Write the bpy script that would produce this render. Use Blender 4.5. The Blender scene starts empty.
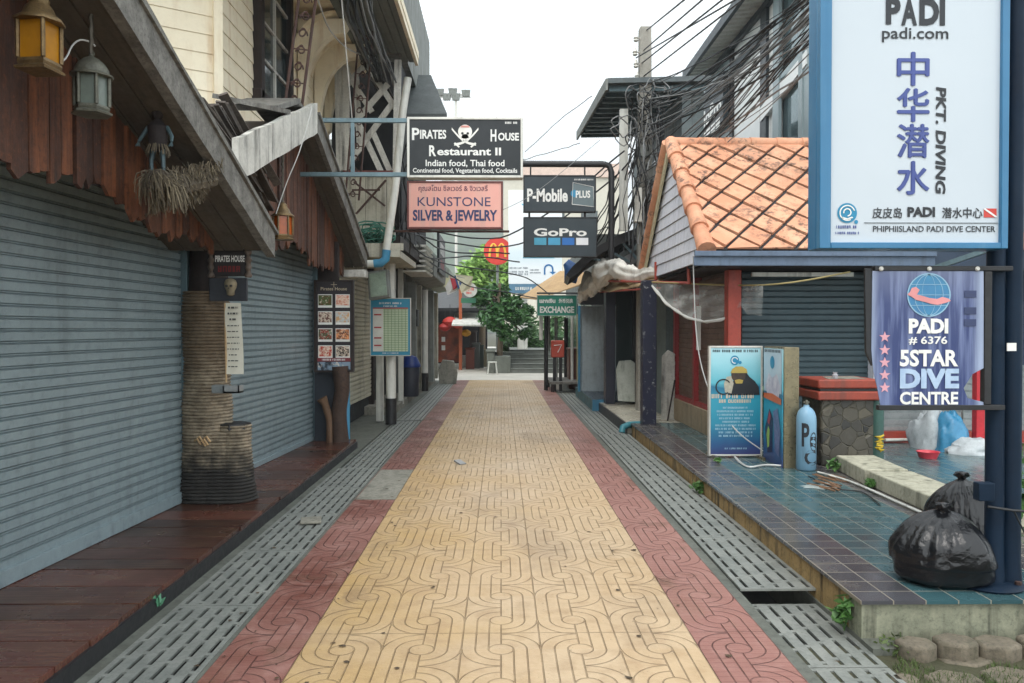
import bpy, math, random
from mathutils import Vector, Matrix, noise
random.seed(7)
R = math.radians
sc = bpy.context.scene
COL = sc.collection
# ------------------------------------------------------------------ camera
CAMH, F = 1.608, 800.0
PIT, YAW = math.atan(12/800), math.atan(11/800)
cam = bpy.data.cameras.new('camera'); camo = bpy.data.objects.new('camera', cam); COL.objects.link(camo)
camo.location = (0, 0, CAMH); camo.rotation_euler = (math.pi/2-PIT, 0, -YAW)
cam.sensor_width = 36; cam.lens = 36*F/1024; cam.clip_end = 3000; cam.clip_start = .05
sc.camera = camo
CR = camo.rotation_euler.to_matrix()
def ray(x, y): return CR @ Vector(((x-512)/F, (341.5-y)/F, -1))
def P(x, y, Y):
    d = ray(x, y); t = Y/d.y; return Vector((d.x*t, Y, CAMH+d.z*t))
def PX(x, y, X):
    d = ray(x, y); t = X/d.x; return Vector((X, d.y*t, CAMH+d.z*t))
def PZ(x, y, z=0.):
    d = ray(x, y); t = (z-CAMH)/d.z; return Vector((d.x*t, d.y*t, z))
V = Vector
# ------------------------------------------------------------------ mesh builder
class MB:
    def __init__(s): s.v=[]; s.f=[]; s.m=[]; s.cm=0
    def add(s, vs, fs):
        n=len(s.v); s.v += [tuple(v) for v in vs]; s.f += [tuple(i+n for i in f) for f in fs]; s.m += [s.cm]*len(fs); return s
    def box(s, x0,x1,y0,y1,z0,z1):
        if x0>x1:x0,x1=x1,x0
        if y0>y1:y0,y1=y1,y0
        if z0>z1:z0,z1=z1,z0
        return s.add([(x0,y0,z0),(x1,y0,z0),(x1,y1,z0),(x0,y1,z0),(x0,y0,z1),(x1,y0,z1),(x1,y1,z1),(x0,y1,z1)],
          [(0,3,2,1),(4,5,6,7),(0,1,5,4),(1,2,6,5),(2,3,7,6),(3,0,4,7)])
    def obox(s, c, size, M):
        c=V(c); hx,hy,hz=[k/2 for k in size]
        vs=[c+M@V((a*hx,b*hy,d*hz)) for d in(-1,1) for a,b in((-1,-1),(1,-1),(1,1),(-1,1))]
        return s.add(vs,[(0,3,2,1),(4,5,6,7),(0,1,5,4),(1,2,6,5),(2,3,7,6),(3,0,4,7)])
    def beam(s, p, q, w, h, up=(0,0,1)):
        p=V(p);q=V(q);d=(q-p);L=d.length;d.normalize();up=V(up)
        sx=d.cross(up)
        if sx.length<1e-4: sx=d.cross(V((0,1,0)))
        sx.normalize();u=sx.cross(d).normalized()
        M=Matrix((sx,d,u)).transposed()
        return s.obox((p+q)/2,(w,L,h),M)
    def tube(s, pts, r, n=8, caps=True):
        pts=[V(p) for p in pts]; rs=r if isinstance(r,(list,tuple)) else [r]*len(pts)
        vs=[];fs=[];ref=None
        for i,p in enumerate(pts):
            d=(pts[min(i+1,len(pts)-1)]-pts[max(i-1,0)])
            if d.length<1e-9:d=V((0,0,1))
            d.normalize()
            if ref is None: ref=V((0,0,1)) if abs(d.z)<.9 else V((1,0,0))
            a=d.cross(ref); a.normalize(); b=d.cross(a).normalized(); ref=a.cross(d)*1.0
            ref=b*-1
            for k in range(n):
                t=2*math.pi*k/n; vs.append(p+(a*math.cos(t)+b*math.sin(t))*rs[i])
        for i in range(len(pts)-1):
            for k in range(n):
                fs.append((i*n+k,i*n+(k+1)%n,(i+1)*n+(k+1)%n,(i+1)*n+k))
        if caps: fs += [tuple(range(n))[::-1], tuple((len(pts)-1)*n+k for k in range(n))]
        return s.add(vs,fs)
    def cyl(s,p,q,r0,r1=None,n=16): return s.tube([p,q],[r0,r0 if r1 is None else r1],n)
    def lathe(s, c, prof, n=20, ax=None, fn=None):
        c=V(c); vs=[];fs=[];m=len(prof)
        for j,(r,z) in enumerate(prof):
            for k in range(n):
                t=2*math.pi*k/n; rr=r*(fn(t,z,j) if fn else 1)
                vs.append(c+V((rr*math.cos(t),rr*math.sin(t),z)) if ax is None else c+ax@V((rr*math.cos(t),rr*math.sin(t),z)))
        for j in range(m-1):
            for k in range(n): fs.append((j*n+k,j*n+(k+1)%n,(j+1)*n+(k+1)%n,(j+1)*n+k))
        fs += [tuple(range(n))[::-1], tuple((m-1)*n+k for k in range(n))]
        return s.add(vs,fs)
    def prism(s, poly, vec):
        n=len(poly); vec=V(vec); vs=[V(p) for p in poly]+[V(p)+vec for p in poly]
        return s.add(vs,[tuple(range(n))[::-1],tuple(range(n,2*n))]+[(i,(i+1)%n,n+(i+1)%n,n+i) for i in range(n)])
    def sheet(s, rows):
        a=len(rows);b=len(rows[0]);vs=[V(p) for r in rows for p in r]
        return s.add(vs,[(i*b+j,i*b+j+1,(i+1)*b+j+1,(i+1)*b+j) for i in range(a-1) for j in range(b-1)])
    def leaves(s, c, rad, n, size, shell=.55, flat=0):
        c=V(c)
        for _ in range(n):
            d=V((random.gauss(0,1),random.gauss(0,1),random.gauss(0,1))).normalized()
            k=shell+(1-shell)*random.random()
            k*= .8+.35*noise.noise(d*2.3+c)
            p=c+V((d.x*rad[0],d.y*rad[1],d.z*rad[2]))*k
            a=V((random.gauss(0,1),random.gauss(0,1),random.gauss(0,.6))).normalized()
            b=a.cross(V((random.gauss(0,1),random.gauss(0,1),random.gauss(0,1)))).normalized()
            z=size*(.6+.8*random.random())
            s.add([p-a*z,p+b*z*.38,p+a*z,p-b*z*.38],[(0,1,2,3)])
        return s
def mesh_obj(name, mb, mat, parent=None, loc=None, smooth=True, bevel=0, ang=38):
    me=bpy.data.meshes.new(name)
    vs=mb.v
    if parent is not None and loc is None: loc=OR.get(parent.name,V((0,0,0)))
    if loc is None:
        xs=[v[0] for v in vs];ys=[v[1] for v in vs];zs=[v[2] for v in vs]
        loc=V(((min(xs)+max(xs))/2,(min(ys)+max(ys))/2,min(zs)))
    loc=V(loc)
    me.from_pydata([(v[0]-loc.x,v[1]-loc.y,v[2]-loc.z) for v in vs],[],mb.f)
    mats=mat if isinstance(mat,(list,tuple)) else [mat]
    for m in mats: me.materials.append(m)
    if len(mats)>1: me.polygons.foreach_set('material_index',mb.m)
    if smooth:
        me.polygons.foreach_set('use_smooth',[True]*len(me.polygons)); me.set_sharp_from_angle(angle=R(ang))
    me.update()
    o=bpy.data.objects.new(name,me); COL.objects.link(o)
    if parent is not None:
        o.parent=parent
        if loc is not None:
            o.location = loc-OR.get(parent.name,V((0,0,0)))
    else: o.location=loc
    OR[o.name]=loc
    if bevel:
        b=o.modifiers.new('bevel','BEVEL'); b.width=bevel; b.segments=2; b.limit_method='ANGLE'; b.angle_limit=R(40)
    return o
OR={}
def tag(o,label,cat,group=None,kind=None):
    if label:o['label']=label
    if cat:o['category']=cat
    if group:o['group']=group
    if kind:o['kind']=kind
    return o
def thing(name,label,cat,loc,group=None):
    o=bpy.data.objects.new(name,None); COL.objects.link(o); o.location=V(loc); o.empty_display_size=.1
    OR[o.name]=V(loc); return tag(o,label,cat,group)
def solo(name,mb,mat,label,cat,group=None,**k):
    return tag(mesh_obj(name,mb,mat,**k),label,cat,group)
def struct(name,mb,mat,**k):
    o=mesh_obj(name,mb,mat,**k); o['kind']='structure'; return o
def part(name,mb,mat,parent,**k): return mesh_obj(name,mb,mat,parent,**k)
# ------------------------------------------------------------------ node helper
class E:
    nt=None
    def __init__(s,k): s.k=k
    @staticmethod
    def op(o,*a):
        n=E.nt.nodes.new('ShaderNodeMath'); n.operation=o
        for i,x in enumerate(a):
            if isinstance(x,E): E.nt.links.new(x.k,n.inputs[i])
            else: n.inputs[i].default_value=x
        return E(n.outputs[0])
    def __add__(s,o):return E.op('ADD',s,o)
    def __radd__(s,o):return E.op('ADD',s,o)
    def __sub__(s,o):return E.op('SUBTRACT',s,o)
    def __rsub__(s,o):return E.op('SUBTRACT',o,s)
    def __mul__(s,o):return E.op('MULTIPLY',s,o)
    def __rmul__(s,o):return E.op('MULTIPLY',s,o)
    def __truediv__(s,o):return E.op('DIVIDE',s,o)
    def abs(s):return E.op('ABSOLUTE',s)
    def floor(s):return E.op('FLOOR',s)
    def fract(s):return E.op('FRACT',s)
    def lt(s,o):return E.op('LESS_THAN',s,o)
    def gt(s,o):return E.op('GREATER_THAN',s,o)
    def min(s,o):return E.op('MINIMUM',s,o)
    def max(s,o):return E.op('MAXIMUM',s,o)
    def ss(s,a,b): # 1 below a, 0 above b
        n=E.nt.nodes.new('ShaderNodeMapRange'); n.interpolation_type='SMOOTHSTEP'
        E.nt.links.new(s.k,n.inputs[0]); n.inputs[1].default_value=a;n.inputs[2].default_value=b;n.inputs[3].default_value=1;n.inputs[4].default_value=0
        return E(n.outputs[0])
def newmat(name):
    m=bpy.data.materials.new(name); m.use_nodes=True; nt=m.node_tree; nt.nodes.clear(); E.nt=nt
    out=nt.nodes.new('ShaderNodeOutputMaterial'); b=nt.nodes.new('ShaderNodeBsdfPrincipled'); nt.links.new(b.outputs[0],out.inputs[0])
    return m,nt,b,out
def pos():
    g=E.nt.nodes.new('ShaderNodeNewGeometry'); s=E.nt.nodes.new('ShaderNodeSeparateXYZ'); E.nt.links.new(g.outputs['Position'],s.inputs[0])
    return E(s.outputs[0]),E(s.outputs[1]),E(s.outputs[2])
def comb(x,y,z):
    c=E.nt.nodes.new('ShaderNodeCombineXYZ')
    for i,k in enumerate((x,y,z)):
        if isinstance(k,E):E.nt.links.new(k.k,c.inputs[i])
        else:c.inputs[i].default_value=k
    return c.outputs[0]
def nz(vec=None,scale=5,detail=4,rough=.6,sc3=None):
    nt=E.nt
    if vec is None:
        g=nt.nodes.new('ShaderNodeNewGeometry'); vec=g.outputs['Position']
    if sc3:
        mp=nt.nodes.new('ShaderNodeMapping'); mp.inputs['Scale'].default_value=sc3; nt.links.new(vec,mp.inputs[0]); vec=mp.outputs[0]
    n=nt.nodes.new('ShaderNodeTexNoise'); n.inputs['Scale'].default_value=scale;n.inputs['Detail'].default_value=detail;n.inputs['Roughness'].default_value=rough
    nt.links.new(vec,n.inputs['Vector']); return E(n.outputs['Fac'])
def mix(fac,a,b):
    nt=E.nt; n=nt.nodes.new('ShaderNodeMix'); n.data_type='RGBA'
    if isinstance(fac,E): nt.links.new(fac.k,n.inputs[0])
    else: n.inputs[0].default_value=fac
    for i,c in ((6,a),(7,b)):
        if isinstance(c,(tuple,list)): n.inputs[i].default_value=(c[0],c[1],c[2],1)
        else: nt.links.new(c,n.inputs[i])
    return n.outputs[2]
def bump(b,h,strength=.5,dist=.01):
    n=E.nt.nodes.new('ShaderNodeBump'); n.inputs['Strength'].default_value=strength; n.inputs['Distance'].default_value=dist
    E.nt.links.new(h.k,n.inputs['Height']); E.nt.links.new(n.outputs[0],b.inputs['Normal'])
MC={}
def M(name,col,rough=.6,col2=None,var=.3,scale=4,metal=0,bmp=.25,bs=60,streak=0,dirt=(.05,.045,.035),stretch=None,island=0,spec=None,trans=0,emit=0,dents=0):
    if name in MC: return MC[name]
    m,nt,b,out=newmat(name)
    c2=col2 or tuple(c*.62 for c in col)
    n1=nz(scale=scale,detail=6,sc3=stretch)
    f=((n1-.5)*2.2*var*2+.35)
    f=f.max(0).min(1)
    c=mix(f,col,c2)
    if island:
        g=nt.nodes.new('ShaderNodeNewGeometry'); ri=E(g.outputs['Random Per Island'])
        c=mix(ri*island,c,c2)
    if bmp>.04:
        nf=nz(scale=scale*7,detail=7,rough=.75)
        gs=min(1,bmp*2.2); c=mix(((nf-.5)*3.4).max(0).min(.5)*gs,c,tuple(q*.45 for q in c2)); c=mix(((.44-nf)*4).max(0).min(.35)*gs,c,tuple(min(1,q*1.25) for q in col))
    if streak:
        s=nz(scale=1,detail=5,sc3=(9,9,.7)); s2=nz(scale=2.2,detail=5)
        k=((s-.49)*7).max(0).min(1)*((s2-.36)*4).max(0).min(1)*streak
        c=mix(k,c,dirt)
    nt.links.new(c,b.inputs['Base Color'])
    if dents:
        n5=nz(scale=1.3,detail=2); n1=n1+n5*dents
    r=nz(scale=scale*2.3,detail=3)
    nt.links.new(((r-.5)*.35+rough).max(.04).k,b.inputs['Roughness'])
    b.inputs['Metallic'].default_value=metal
    if spec is not None:b.inputs['Specular IOR Level'].default_value=spec
    if bmp: bump(b,nz(scale=bs,detail=4,sc3=stretch)+n1*.5,bmp,.004)
    if emit: 
        nt.links.new(c,b.inputs['Emission Color']); b.inputs['Emission Strength'].default_value=emit
    MC[name]=m; return m
def srgb(r,g,b):
    f=lambda c:(c/255/12.92) if c<=10 else ((c/255+.055)/1.055)**2.4
    return (f(r),f(g),f(b))
# ------------------------------------------------------------------ text
TX={}
def textmesh(s,bold=0,align='CENTER',spacing=1):
    k=(s,bold,align,spacing)
    if k in TX:return TX[k]
    cu=bpy.data.curves.new('t','FONT'); cu.body=s; cu.align_x=align; cu.offset=bold; cu.resolution_u=3; cu.space_character=spacing
    o=bpy.data.objects.new('t',cu)
    me=o.to_mesh()
    vs=[(v.co.x,v.co.y) for v in me.vertices]; fs=[tuple(p.vertices) for p in me.polygons]
    o.to_mesh_clear(); bpy.data.objects.remove(o); bpy.data.curves.remove(cu)
    TX[k]=(vs,fs); return vs,fs
def text(mb,s,c,w,h,right=(1,0,0),up=(0,0,1),off=.003,bold=.0,spacing=1,shear=0):
    """letters fitted into a w x h rectangle centred on c; sits `off` in front of the board"""
    vs,fs=textmesh(s,bold,'CENTER',spacing)
    if not vs: return
    x0=min(v[0] for v in vs);x1=max(v[0] for v in vs);y0=min(v[1] for v in vs);y1=max(v[1] for v in vs)
    r=V(right).normalized();u=V(up).normalized();n=r.cross(u).normalized()
    sx=w/max(x1-x0,1e-5);sy=(h/max(y1-y0,1e-5)) if h else sx
    c=V(c)
    mb.add([c+r*((x-(x0+x1)/2)*sx+shear*(y-y0)*sy)+u*((y-(y0+y1)/2)*sy)+n*off for x,y in vs],fs)
def disc(mb,c,r,right=(1,0,0),up=(0,0,1),off=.003,n=28,sx=1,a0=0,a1=2*math.pi,r0=0):
    rt=V(right).normalized();u=V(up).normalized();nn=rt.cross(u);c=V(c)
    if r0:
        k=n;o=[c+nn*off+rt*math.cos(a0+(a1-a0)*i/k)*r*sx+u*math.sin(a0+(a1-a0)*i/k)*r for i in range(k+1)]
        q=[c+nn*off+rt*math.cos(a0+(a1-a0)*i/k)*r0*sx+u*math.sin(a0+(a1-a0)*i/k)*r0 for i in range(k+1)]
        mb.add(o+q,[(i,i+1,k+2+i,k+1+i) for i in range(k)])
    else:
        mb.add([c+nn*off+rt*math.cos(a0+(a1-a0)*i/n)*r*sx+u*math.sin(a0+(a1-a0)*i/n)*r for i in range(n)],[tuple(range(n))])
def flat(mb,pts,c,w,h,right=(1,0,0),up=(0,0,1),off=.003):
    """polygon with points in 0..1 of a w x h rectangle centred on c"""
    rt=V(right).normalized();u=V(up).normalized();nn=rt.cross(u);c=V(c)
    mb.add([c+rt*((x-.5)*w)+u*((y-.5)*h)+nn*off for x,y in pts],[tuple(range(len(pts)))])

def scrib(mb,c,w,h,right=(1,0,0),up=(0,0,1),off=.003,seed=None):
    """marks standing for lettering too small to read: short bars and ticks, word by word"""
    rt=V(right).normalized();u=V(up).normalized();nn=rt.cross(u);c=V(c); x=-w/2
    rg=random.Random(int((c.x*7+c.z*13)*1000)+int(w*999))
    def q(x0,x1,y0,y1): mb.add([c+rt*x0+u*y0+nn*off,c+rt*x1+u*y0+nn*off,c+rt*x1+u*y1+nn*off,c+rt*x0+u*y1+nn*off],[(0,1,2,3)])
    k=0
    while x<w/2-h*.4:
        lw=h*rg.uniform(.35,.7); tt=h*.2
        if rg.random()<.14 and k>2: x+=h*.6; k=0; continue
        q(x,x+tt,-h/2,h/2)
        if rg.random()<.7: q(x+lw-tt,x+lw,-h/2,h/2)
        if rg.random()<.6: q(x+tt,x+lw-tt*.9,h/2-tt,h/2)
        if rg.random()<.6: q(x+tt,x+lw-tt*.9,-h/2,-h/2+tt)
        if rg.random()<.4: q(x+tt,x+lw-tt*.9,-tt/2,tt/2)
        x+=lw+h*.22; k+=1
# ================================================================== world and light
w=bpy.data.worlds.new('World'); sc.world=w; w.use_nodes=True; nt=w.node_tree; nt.nodes.clear()
SUN_EL,SUN_ROT=R(58),R(200)
sky=nt.nodes.new('ShaderNodeTexSky'); sky.sky_type='NISHITA'; sky.sun_disc=False; sky.sun_elevation=SUN_EL; sky.sun_rotation=SUN_ROT
sky.air_density=1.6; sky.dust_density=4.0; sky.ozone_density=1.0
bg=nt.nodes.new('ShaderNodeBackground'); wo=nt.nodes.new('ShaderNodeOutputWorld')
mx=nt.nodes.new('ShaderNodeMix'); mx.data_type='RGBA'; mx.inputs[0].default_value=.86
mx.inputs[7].default_value=(12.3,13.0,13.3,1)          # the even cloud deck
nt.links.new(sky.outputs[0],mx.inputs[6]); nt.links.new(mx.outputs[2],bg.inputs[0]); bg.inputs[1].default_value=.15
nt.links.new(bg.outputs[0],wo.inputs[0])
sl=bpy.data.lights.new('sun','SUN'); sl.energy=1.0; sl.angle=R(25); sl.color=(1,.965,.92)
so=bpy.data.objects.new('sun',sl); COL.objects.link(so); so.location=(0,-5,30)
# towards the sun: sky sun_rotation turns clockwise from +Y
sd=V((math.sin(SUN_ROT)*math.cos(SUN_EL),math.cos(SUN_ROT)*math.cos(SUN_EL),math.sin(SUN_EL)))
so.rotation_euler=sd.to_track_quat('Z','Y').to_euler()
vs=sc.view_settings; vs.view_transform='Standard'; vs.look='None'; vs.gamma=1; vs.use_curve_mapping=False; vs.exposure=0.42
# ================================================================== materials
def paving_mat():
    m,nt,b,out=newmat('stamped_paving'); X,Y,Z=pos()
    cx=(X+1.4)/.4; ci=cx.floor(); u=(cx-ci-.5)*.4
    par=(ci*.5).fract()*2                       # 0 or 1
    q=Y/.4; k=q.floor(); t=(q-k)*.4
    par2=(k*.5).fract()*2
    s=1-2*((par+par2)*.5).fract()*2
    a=u*s; tp=t.min(.4-t)
    r0=E.op('SQRT',a*a+tp*tp)
    d=(r0-.063).abs()
    pos_side=a.gt(0); neg=1-pos_side; far=neg*1.0
    lines=(a-.063).abs().min((a-.13).abs())
    lines=lines+ (tp.lt(.0)*1.0)
    d=d.min(lines)
    cl=a.abs()+tp.lt(.063)*1.0
    d=d.min(cl)
    arcs=(r0-.13).abs().min((r0-.197).abs())+pos_side*1.0
    d=d.min(arcs)
    edge=.2-u.abs(); d=d.min(edge); n0=nz(scale=4.5,detail=5)
    Yj=((Y/.8).fract()-.27).abs()*.8; d=d.min(Yj+.0012)
    g=d.ss(.0012,.0046)*(.45+((n0-.35)*3).max(0).min(.55))                          # 1 in the groove
    # colours
    n1=nz(scale=1.1,detail=6); n2=nz(scale=7,detail=6); n3=nz(scale=45,detail=4)
    wn=nt.nodes.new('ShaderNodeTexWhiteNoise'); wn.noise_dimensions='2D'; nt.links.new(comb(ci,(Y/.8).floor(),0),wn.inputs[0]); rnd=E(wn.outputs[0])
    ay=X.abs()
    yel=mix((X*-.7+.1+(n1-.5)*2.2).max(0).min(1),srgb(192,168,136),srgb(178,146,94))
    yel=mix(((n2-.45)*2.4).max(0).min(.5),yel,srgb(156,128,96))
    yel=mix(rnd*.3,yel,srgb(184,150,104))
    red=mix(((n1-.42)*4+(X*-.35)).max(0).min(1),srgb(150,108,98),srgb(108,60,48))
    red=mix(((n2-.5)*3).max(0).min(.7),red,srgb(172,134,124))
    red=mix(rnd*.3,red,srgb(140,90,82))
    isred=ay.gt(1.0)
    c=mix(isred,yel,red)
    # worn cross scoring of the red tiles
    sc2=((Y/.052).fract()-.5).abs().ss(.03,.09)*isred*((n1-.4)*4).max(0).min(1)
    c=mix(sc2*.6,c,srgb(104,52,42))
    c=mix((g*(.34+isred*.34)).min(1),c,mix(isred,srgb(112,84,54),srgb(72,36,30)))
    stain=((nz(scale=.6,detail=7,sc3=(1,.4,1))-.53)*6).max(0).min(.35)
    c=mix(stain,c,srgb(128,104,78))
    ws=((nz(scale=1.7,detail=8,rough=.7)-.56)*9).max(0).min(.5)*((ay-.55)*1.6).max(.15).min(1); c=mix(ws,c,srgb(96,70,54))
    sp=((nz(scale=38,detail=2)-.68)*9).max(0).min(.7); c=mix(sp,c,srgb(92,78,60))
    # damp far end
    nt.links.new(c,b.inputs['Base Color'])
    wet=((nz(scale=.5,detail=3)-.45)*4).max(0).min(1)
    nt.links.new((.54-wet*.24+(n3-.5)*.2).k,b.inputs['Roughness'])
    h=(1-g)*1.0+(n2-.5)*.25+(n3-.5)*.2-sc2*.25
    bump(b,h,1.0,.014)
    return m
M_pave=paving_mat()
def tile_mat(name,x0,size,bounds,cA,cB,slx=0.,slo=0.,mort=srgb(150,140,122)):
    """square glazed floor tiles; X (sheared) chooses the band colour"""
    m,nt,b,out=newmat(name); X,Y,Z=pos()
    Xs=X-(x0+slx*(Y+slo)); u=Xs/size; v=Y/size
    fu=(u.fract()-.5).abs(); fv=(v.fract()-.5).abs()
    g=fu.max(fv); g=1-g.ss(.474,.488)
    wn=nt.nodes.new('ShaderNodeTexWhiteNoise'); wn.noise_dimensions='2D'; nt.links.new(comb(u.floor(),v.floor(),0),wn.inputs[0]); rnd=E(wn.outputs[0])
    n1=nz(scale=2.2,detail=6);n2=nz(scale=22,detail=4)
    inb=Xs.gt(bounds[0])*Xs.lt(bounds[1])+Xs.gt(bounds[2])
    A=mix(rnd*.8,cA,tuple(c*1.7 for c in cA)); A=mix(((n1-.5)*3).max(0).min(.5),A,srgb(96,90,82))
    B=mix(rnd,cB,tuple(c*.6 for c in cB)); B=mix(((n1-.45)*3).max(0).min(.6),B,srgb(70,96,100))
    c=mix(inb,A,B)
    c=mix(g*.75,c,mort)
    nt.links.new(c,b.inputs['Base Color'])
    nt.links.new((.24+(n1-.5)*.5+g*.4+(n2-.5)*.1).max(.08).k,b.inputs['Roughness'])
    bump(b,(1-g)*1.0+rnd*.3+(n2-.5)*.15,.5,.004)
    return m
M_tile=tile_mat('platform_tiles',1.92,.175,(.35,1.225,2.2),srgb(62,62,66),srgb(60,94,100),.0205,-4.22)
M_tile2=tile_mat('pale_tiles',1.9,.4,(9,10,11),srgb(170,165,150),srgb(150,150,140),mort=srgb(90,86,78))
M_conc=M('concrete',srgb(150,146,134),.8,srgb(96,96,86),scale=3,streak=.6,dirt=srgb(48,50,38),bmp=.5,bs=30)
M_concd=M('damp_concrete',srgb(108,110,102),.6,srgb(62,68,60),scale=2.5,streak=.4,bmp=.5,bs=30)
M_plaza=M('plaza_concrete',srgb(206,202,192),.42,srgb(160,156,146),scale=.9,bmp=.3,bs=12)
M_soil=M('soil',srgb(74,70,50),.95,srgb(46,52,30),scale=6,bmp=1,bs=40)
M_grate=M('drain_cast_iron',srgb(152,154,148),.5,srgb(96,102,98),scale=5,metal=.25,streak=0,bmp=.3,bs=50)
M_void=M('drain_bottom',(.006,.007,.007),.5,bmp=0)
M_mold=M('stained_kerb',srgb(172,142,92),.75,srgb(98,84,54),scale=6,streak=1,dirt=srgb(30,26,20),bmp=.5,bs=40)
# ================================================================== ground and street
mb=MB().box(-900,900,-60,2400,-.62,-.6); struct('ground',mb,M_soil,loc=(0,0,-.6))
mb=MB().box(-1.385,1.4,-6,25.4,-.5,0); struct('street_paving',mb,M_pave,loc=(0,0,0),smooth=False)
mb=MB()
mb.box(-1.41,-1.388,-6,25.4,-.5,-.002); mb.box(1.402,1.47,-6,25.4,-.5,-.004)
mb.box(-2.1,-1.885,-6,25.4,-.5,-.006); mb.box(1.955,2.6,12.4,25.4,-.5,-.01)
mb.box(1.93,2.2,4.1,12.4,-.5,-.05)
struct('gutter_kerb',mb,M_concd,smooth=False)
mb=MB().box(-1.9,-1.4,-6,25.4,-.5,-.3).box(1.46,1.97,-6,25.4,-.5,-.3); struct('gutter_bed',mb,M_void,smooth=False)
mb=MB().box(-16,9,25.41,75,-.5,-.003); struct('plaza_pavement',mb,M_plaza,smooth=False)
mb=MB().box(-12,-2.1,-6,25.4,-.5,-.02).box(2.6,14,12.4,25.4,-.5,-.012); struct('building_plots',mb,M_concd,smooth=False)
# a plain cement patch in the red band on the left
mb=MB(); mb.box(-1.375,-1.0,7.55,9.15,-.02,.004); solo('cement_patch',mb,M_conc,'grey cement repair slab set in the red paving band on the left','paving slab',smooth=False)
mb=MB(); mb.box(-1.93,-1.36,5.36,5.62,.0,.012)
# ---- drain grates
def grate(X0,X1,Y0,Y1,z,label,grp,rows,th=.014,sid=0):
    mb=MB(); W=(X1-X0); bw=.028; n=rows
    pitch=W/n; slot=.023
    xs=[X0+pitch*(i+.5) for i in range(n)]; th=min(th,.014)
    # longitudinal strips between slots
    edges=[X0]+[x-slot/2 for x in xs]+[X1]
    st=X0
    for x in xs:
        mb.box(st,x-slot/2,Y0,Y1,z-th,z); st=x+slot/2
    mb.box(st,X1,Y0,Y1,z-th,z)
    for i,x in enumerate(xs):
        y=Y0+.03; L=.21; offs=(i*.047+sid)%L
        mb.box(x-slot/2,x+slot/2,Y0,Y0+.03,z-th,z-.001); mb.box(x-slot/2,x+slot/2,Y1-.03,Y1,z-th,z-.001)
        yy=Y0+offs
        while yy<Y1-.04:
            if yy>Y0+.03: mb.box(x-slot/2,x+slot/2,yy,yy+.03,z-th,z-.001)
            yy+=L
    solo('drain_grate',mb,M_grate,label,'drain grate',grp,smooth=False)
ordn=['first','second','third','fourth','fifth','sixth','seventh','eighth','ninth','tenth','eleventh','twelfth','thirteenth','fourteenth','fifteenth','sixteenth','seventeenth','eighteenth']
ys=[2.3,3.5,4.66,5.82,6.98,8.14,9.3]
for i in range(len(ys)-1):
    grate(-1.885,-1.412,ys[i]+.004,ys[i+1]-.004,.0,f'grey slotted drain grate beside the timber deck, {ordn[i]} from the camera','drain grates beside the timber deck',6)
ys=[9.35,10.55,11.75,12.95,14.15]
for i in range(len(ys)-1):
    grate(-1.86+.0*i,-1.43,ys[i]+.004,ys[i+1]-.01,-.012,f'worn drain grate by the white posts, {ordn[i]} along the gutter past the deck','drain grates by the white posts',6)
ys=[14.2+1.4*i for i in range(9)]
for i in range(len(ys)-1):
    grate(-1.86,-1.41,ys[i]+.004,ys[i+1]-.01,.0,f'far drain grate before the left shops, {ordn[i]} past the white posts','drain grates before the left shops',5)
grate(1.5,1.93,3.06,3.93,-.075,'low drain grate at the very front right, nearest the camera','drain grates sunk below the right gutter',5)
grate(1.5,1.93,3.94,4.86,-.075,'low drain grate tucked just before the raised grate end','drain grates sunk below the right gutter',5)
ys=[4.88,6.1,7.32,8.54,9.76,10.98,12.2]
for i in range(len(ys)-1):
    grate(1.475,1.955,ys[i]+(.0 if i==0 else .004),ys[i+1]-.004,.012,f'raised drain grate beside the tiled platform, {ordn[i]} from the front','drain grates beside the tiled platform',5,th=.045)
ys=[12.3+1.45*i for i in range(7)]
for i in range(len(ys)-1):
    grate(1.49,1.94,ys[i]+.004,ys[i+1]-.01,-.02,f'far drain grate before the right shops, {ordn[i]} past the blue drainpipe','drain grates before the right shops',5)
mb=MB()
for k in range(150):
    x=random.choice((-1,1))*random.uniform(.4,1.95) if k%3 else random.uniform(-1.4,1.4); y=3+random.random()**1.6*16; c=V((x,y,.004)); r=random.uniform(.006,.02); a=random.random()*6
    mb.add([c+V((math.cos(a+i*1.05)*r*random.uniform(.5,1.3),math.sin(a+i*1.05)*r*random.uniform(.4,1.1),random.uniform(0,.006))) for i in range(6)],[tuple(range(6))])
o=mesh_obj('leaf_litter',mb,M('litter_leaf',srgb(96,74,46),.7,srgb(52,44,34),island=.9,bmp=0),smooth=False); tag(o,'scattered bits of dry leaf and grit over the paving',"litter",None,'stuff')
# loose cover plate on the left gutter and litter
mb=MB(); c=PZ(311,521,.012); mb.obox((c.x,c.y,.018),(.17,.2,.02),Matrix.Rotation(.2,3,'Z')); solo('loose_stone',mb,M_conc,'small broken concrete lump lying on the left drain grates','stone',bevel=.006)
c=PZ(460,464,.0); mb=MB(); mb.obox((c.x,c.y,.02),(.09,.13,.018),Matrix.Rotation(.7,3,'Z')@Matrix.Rotation(.25,3,'X')); solo('crumpled_litter',mb,M('litter_grey',srgb(150,150,150),.5),'small grey scrap lying on the yellow paving in midstreet','litter')
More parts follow.
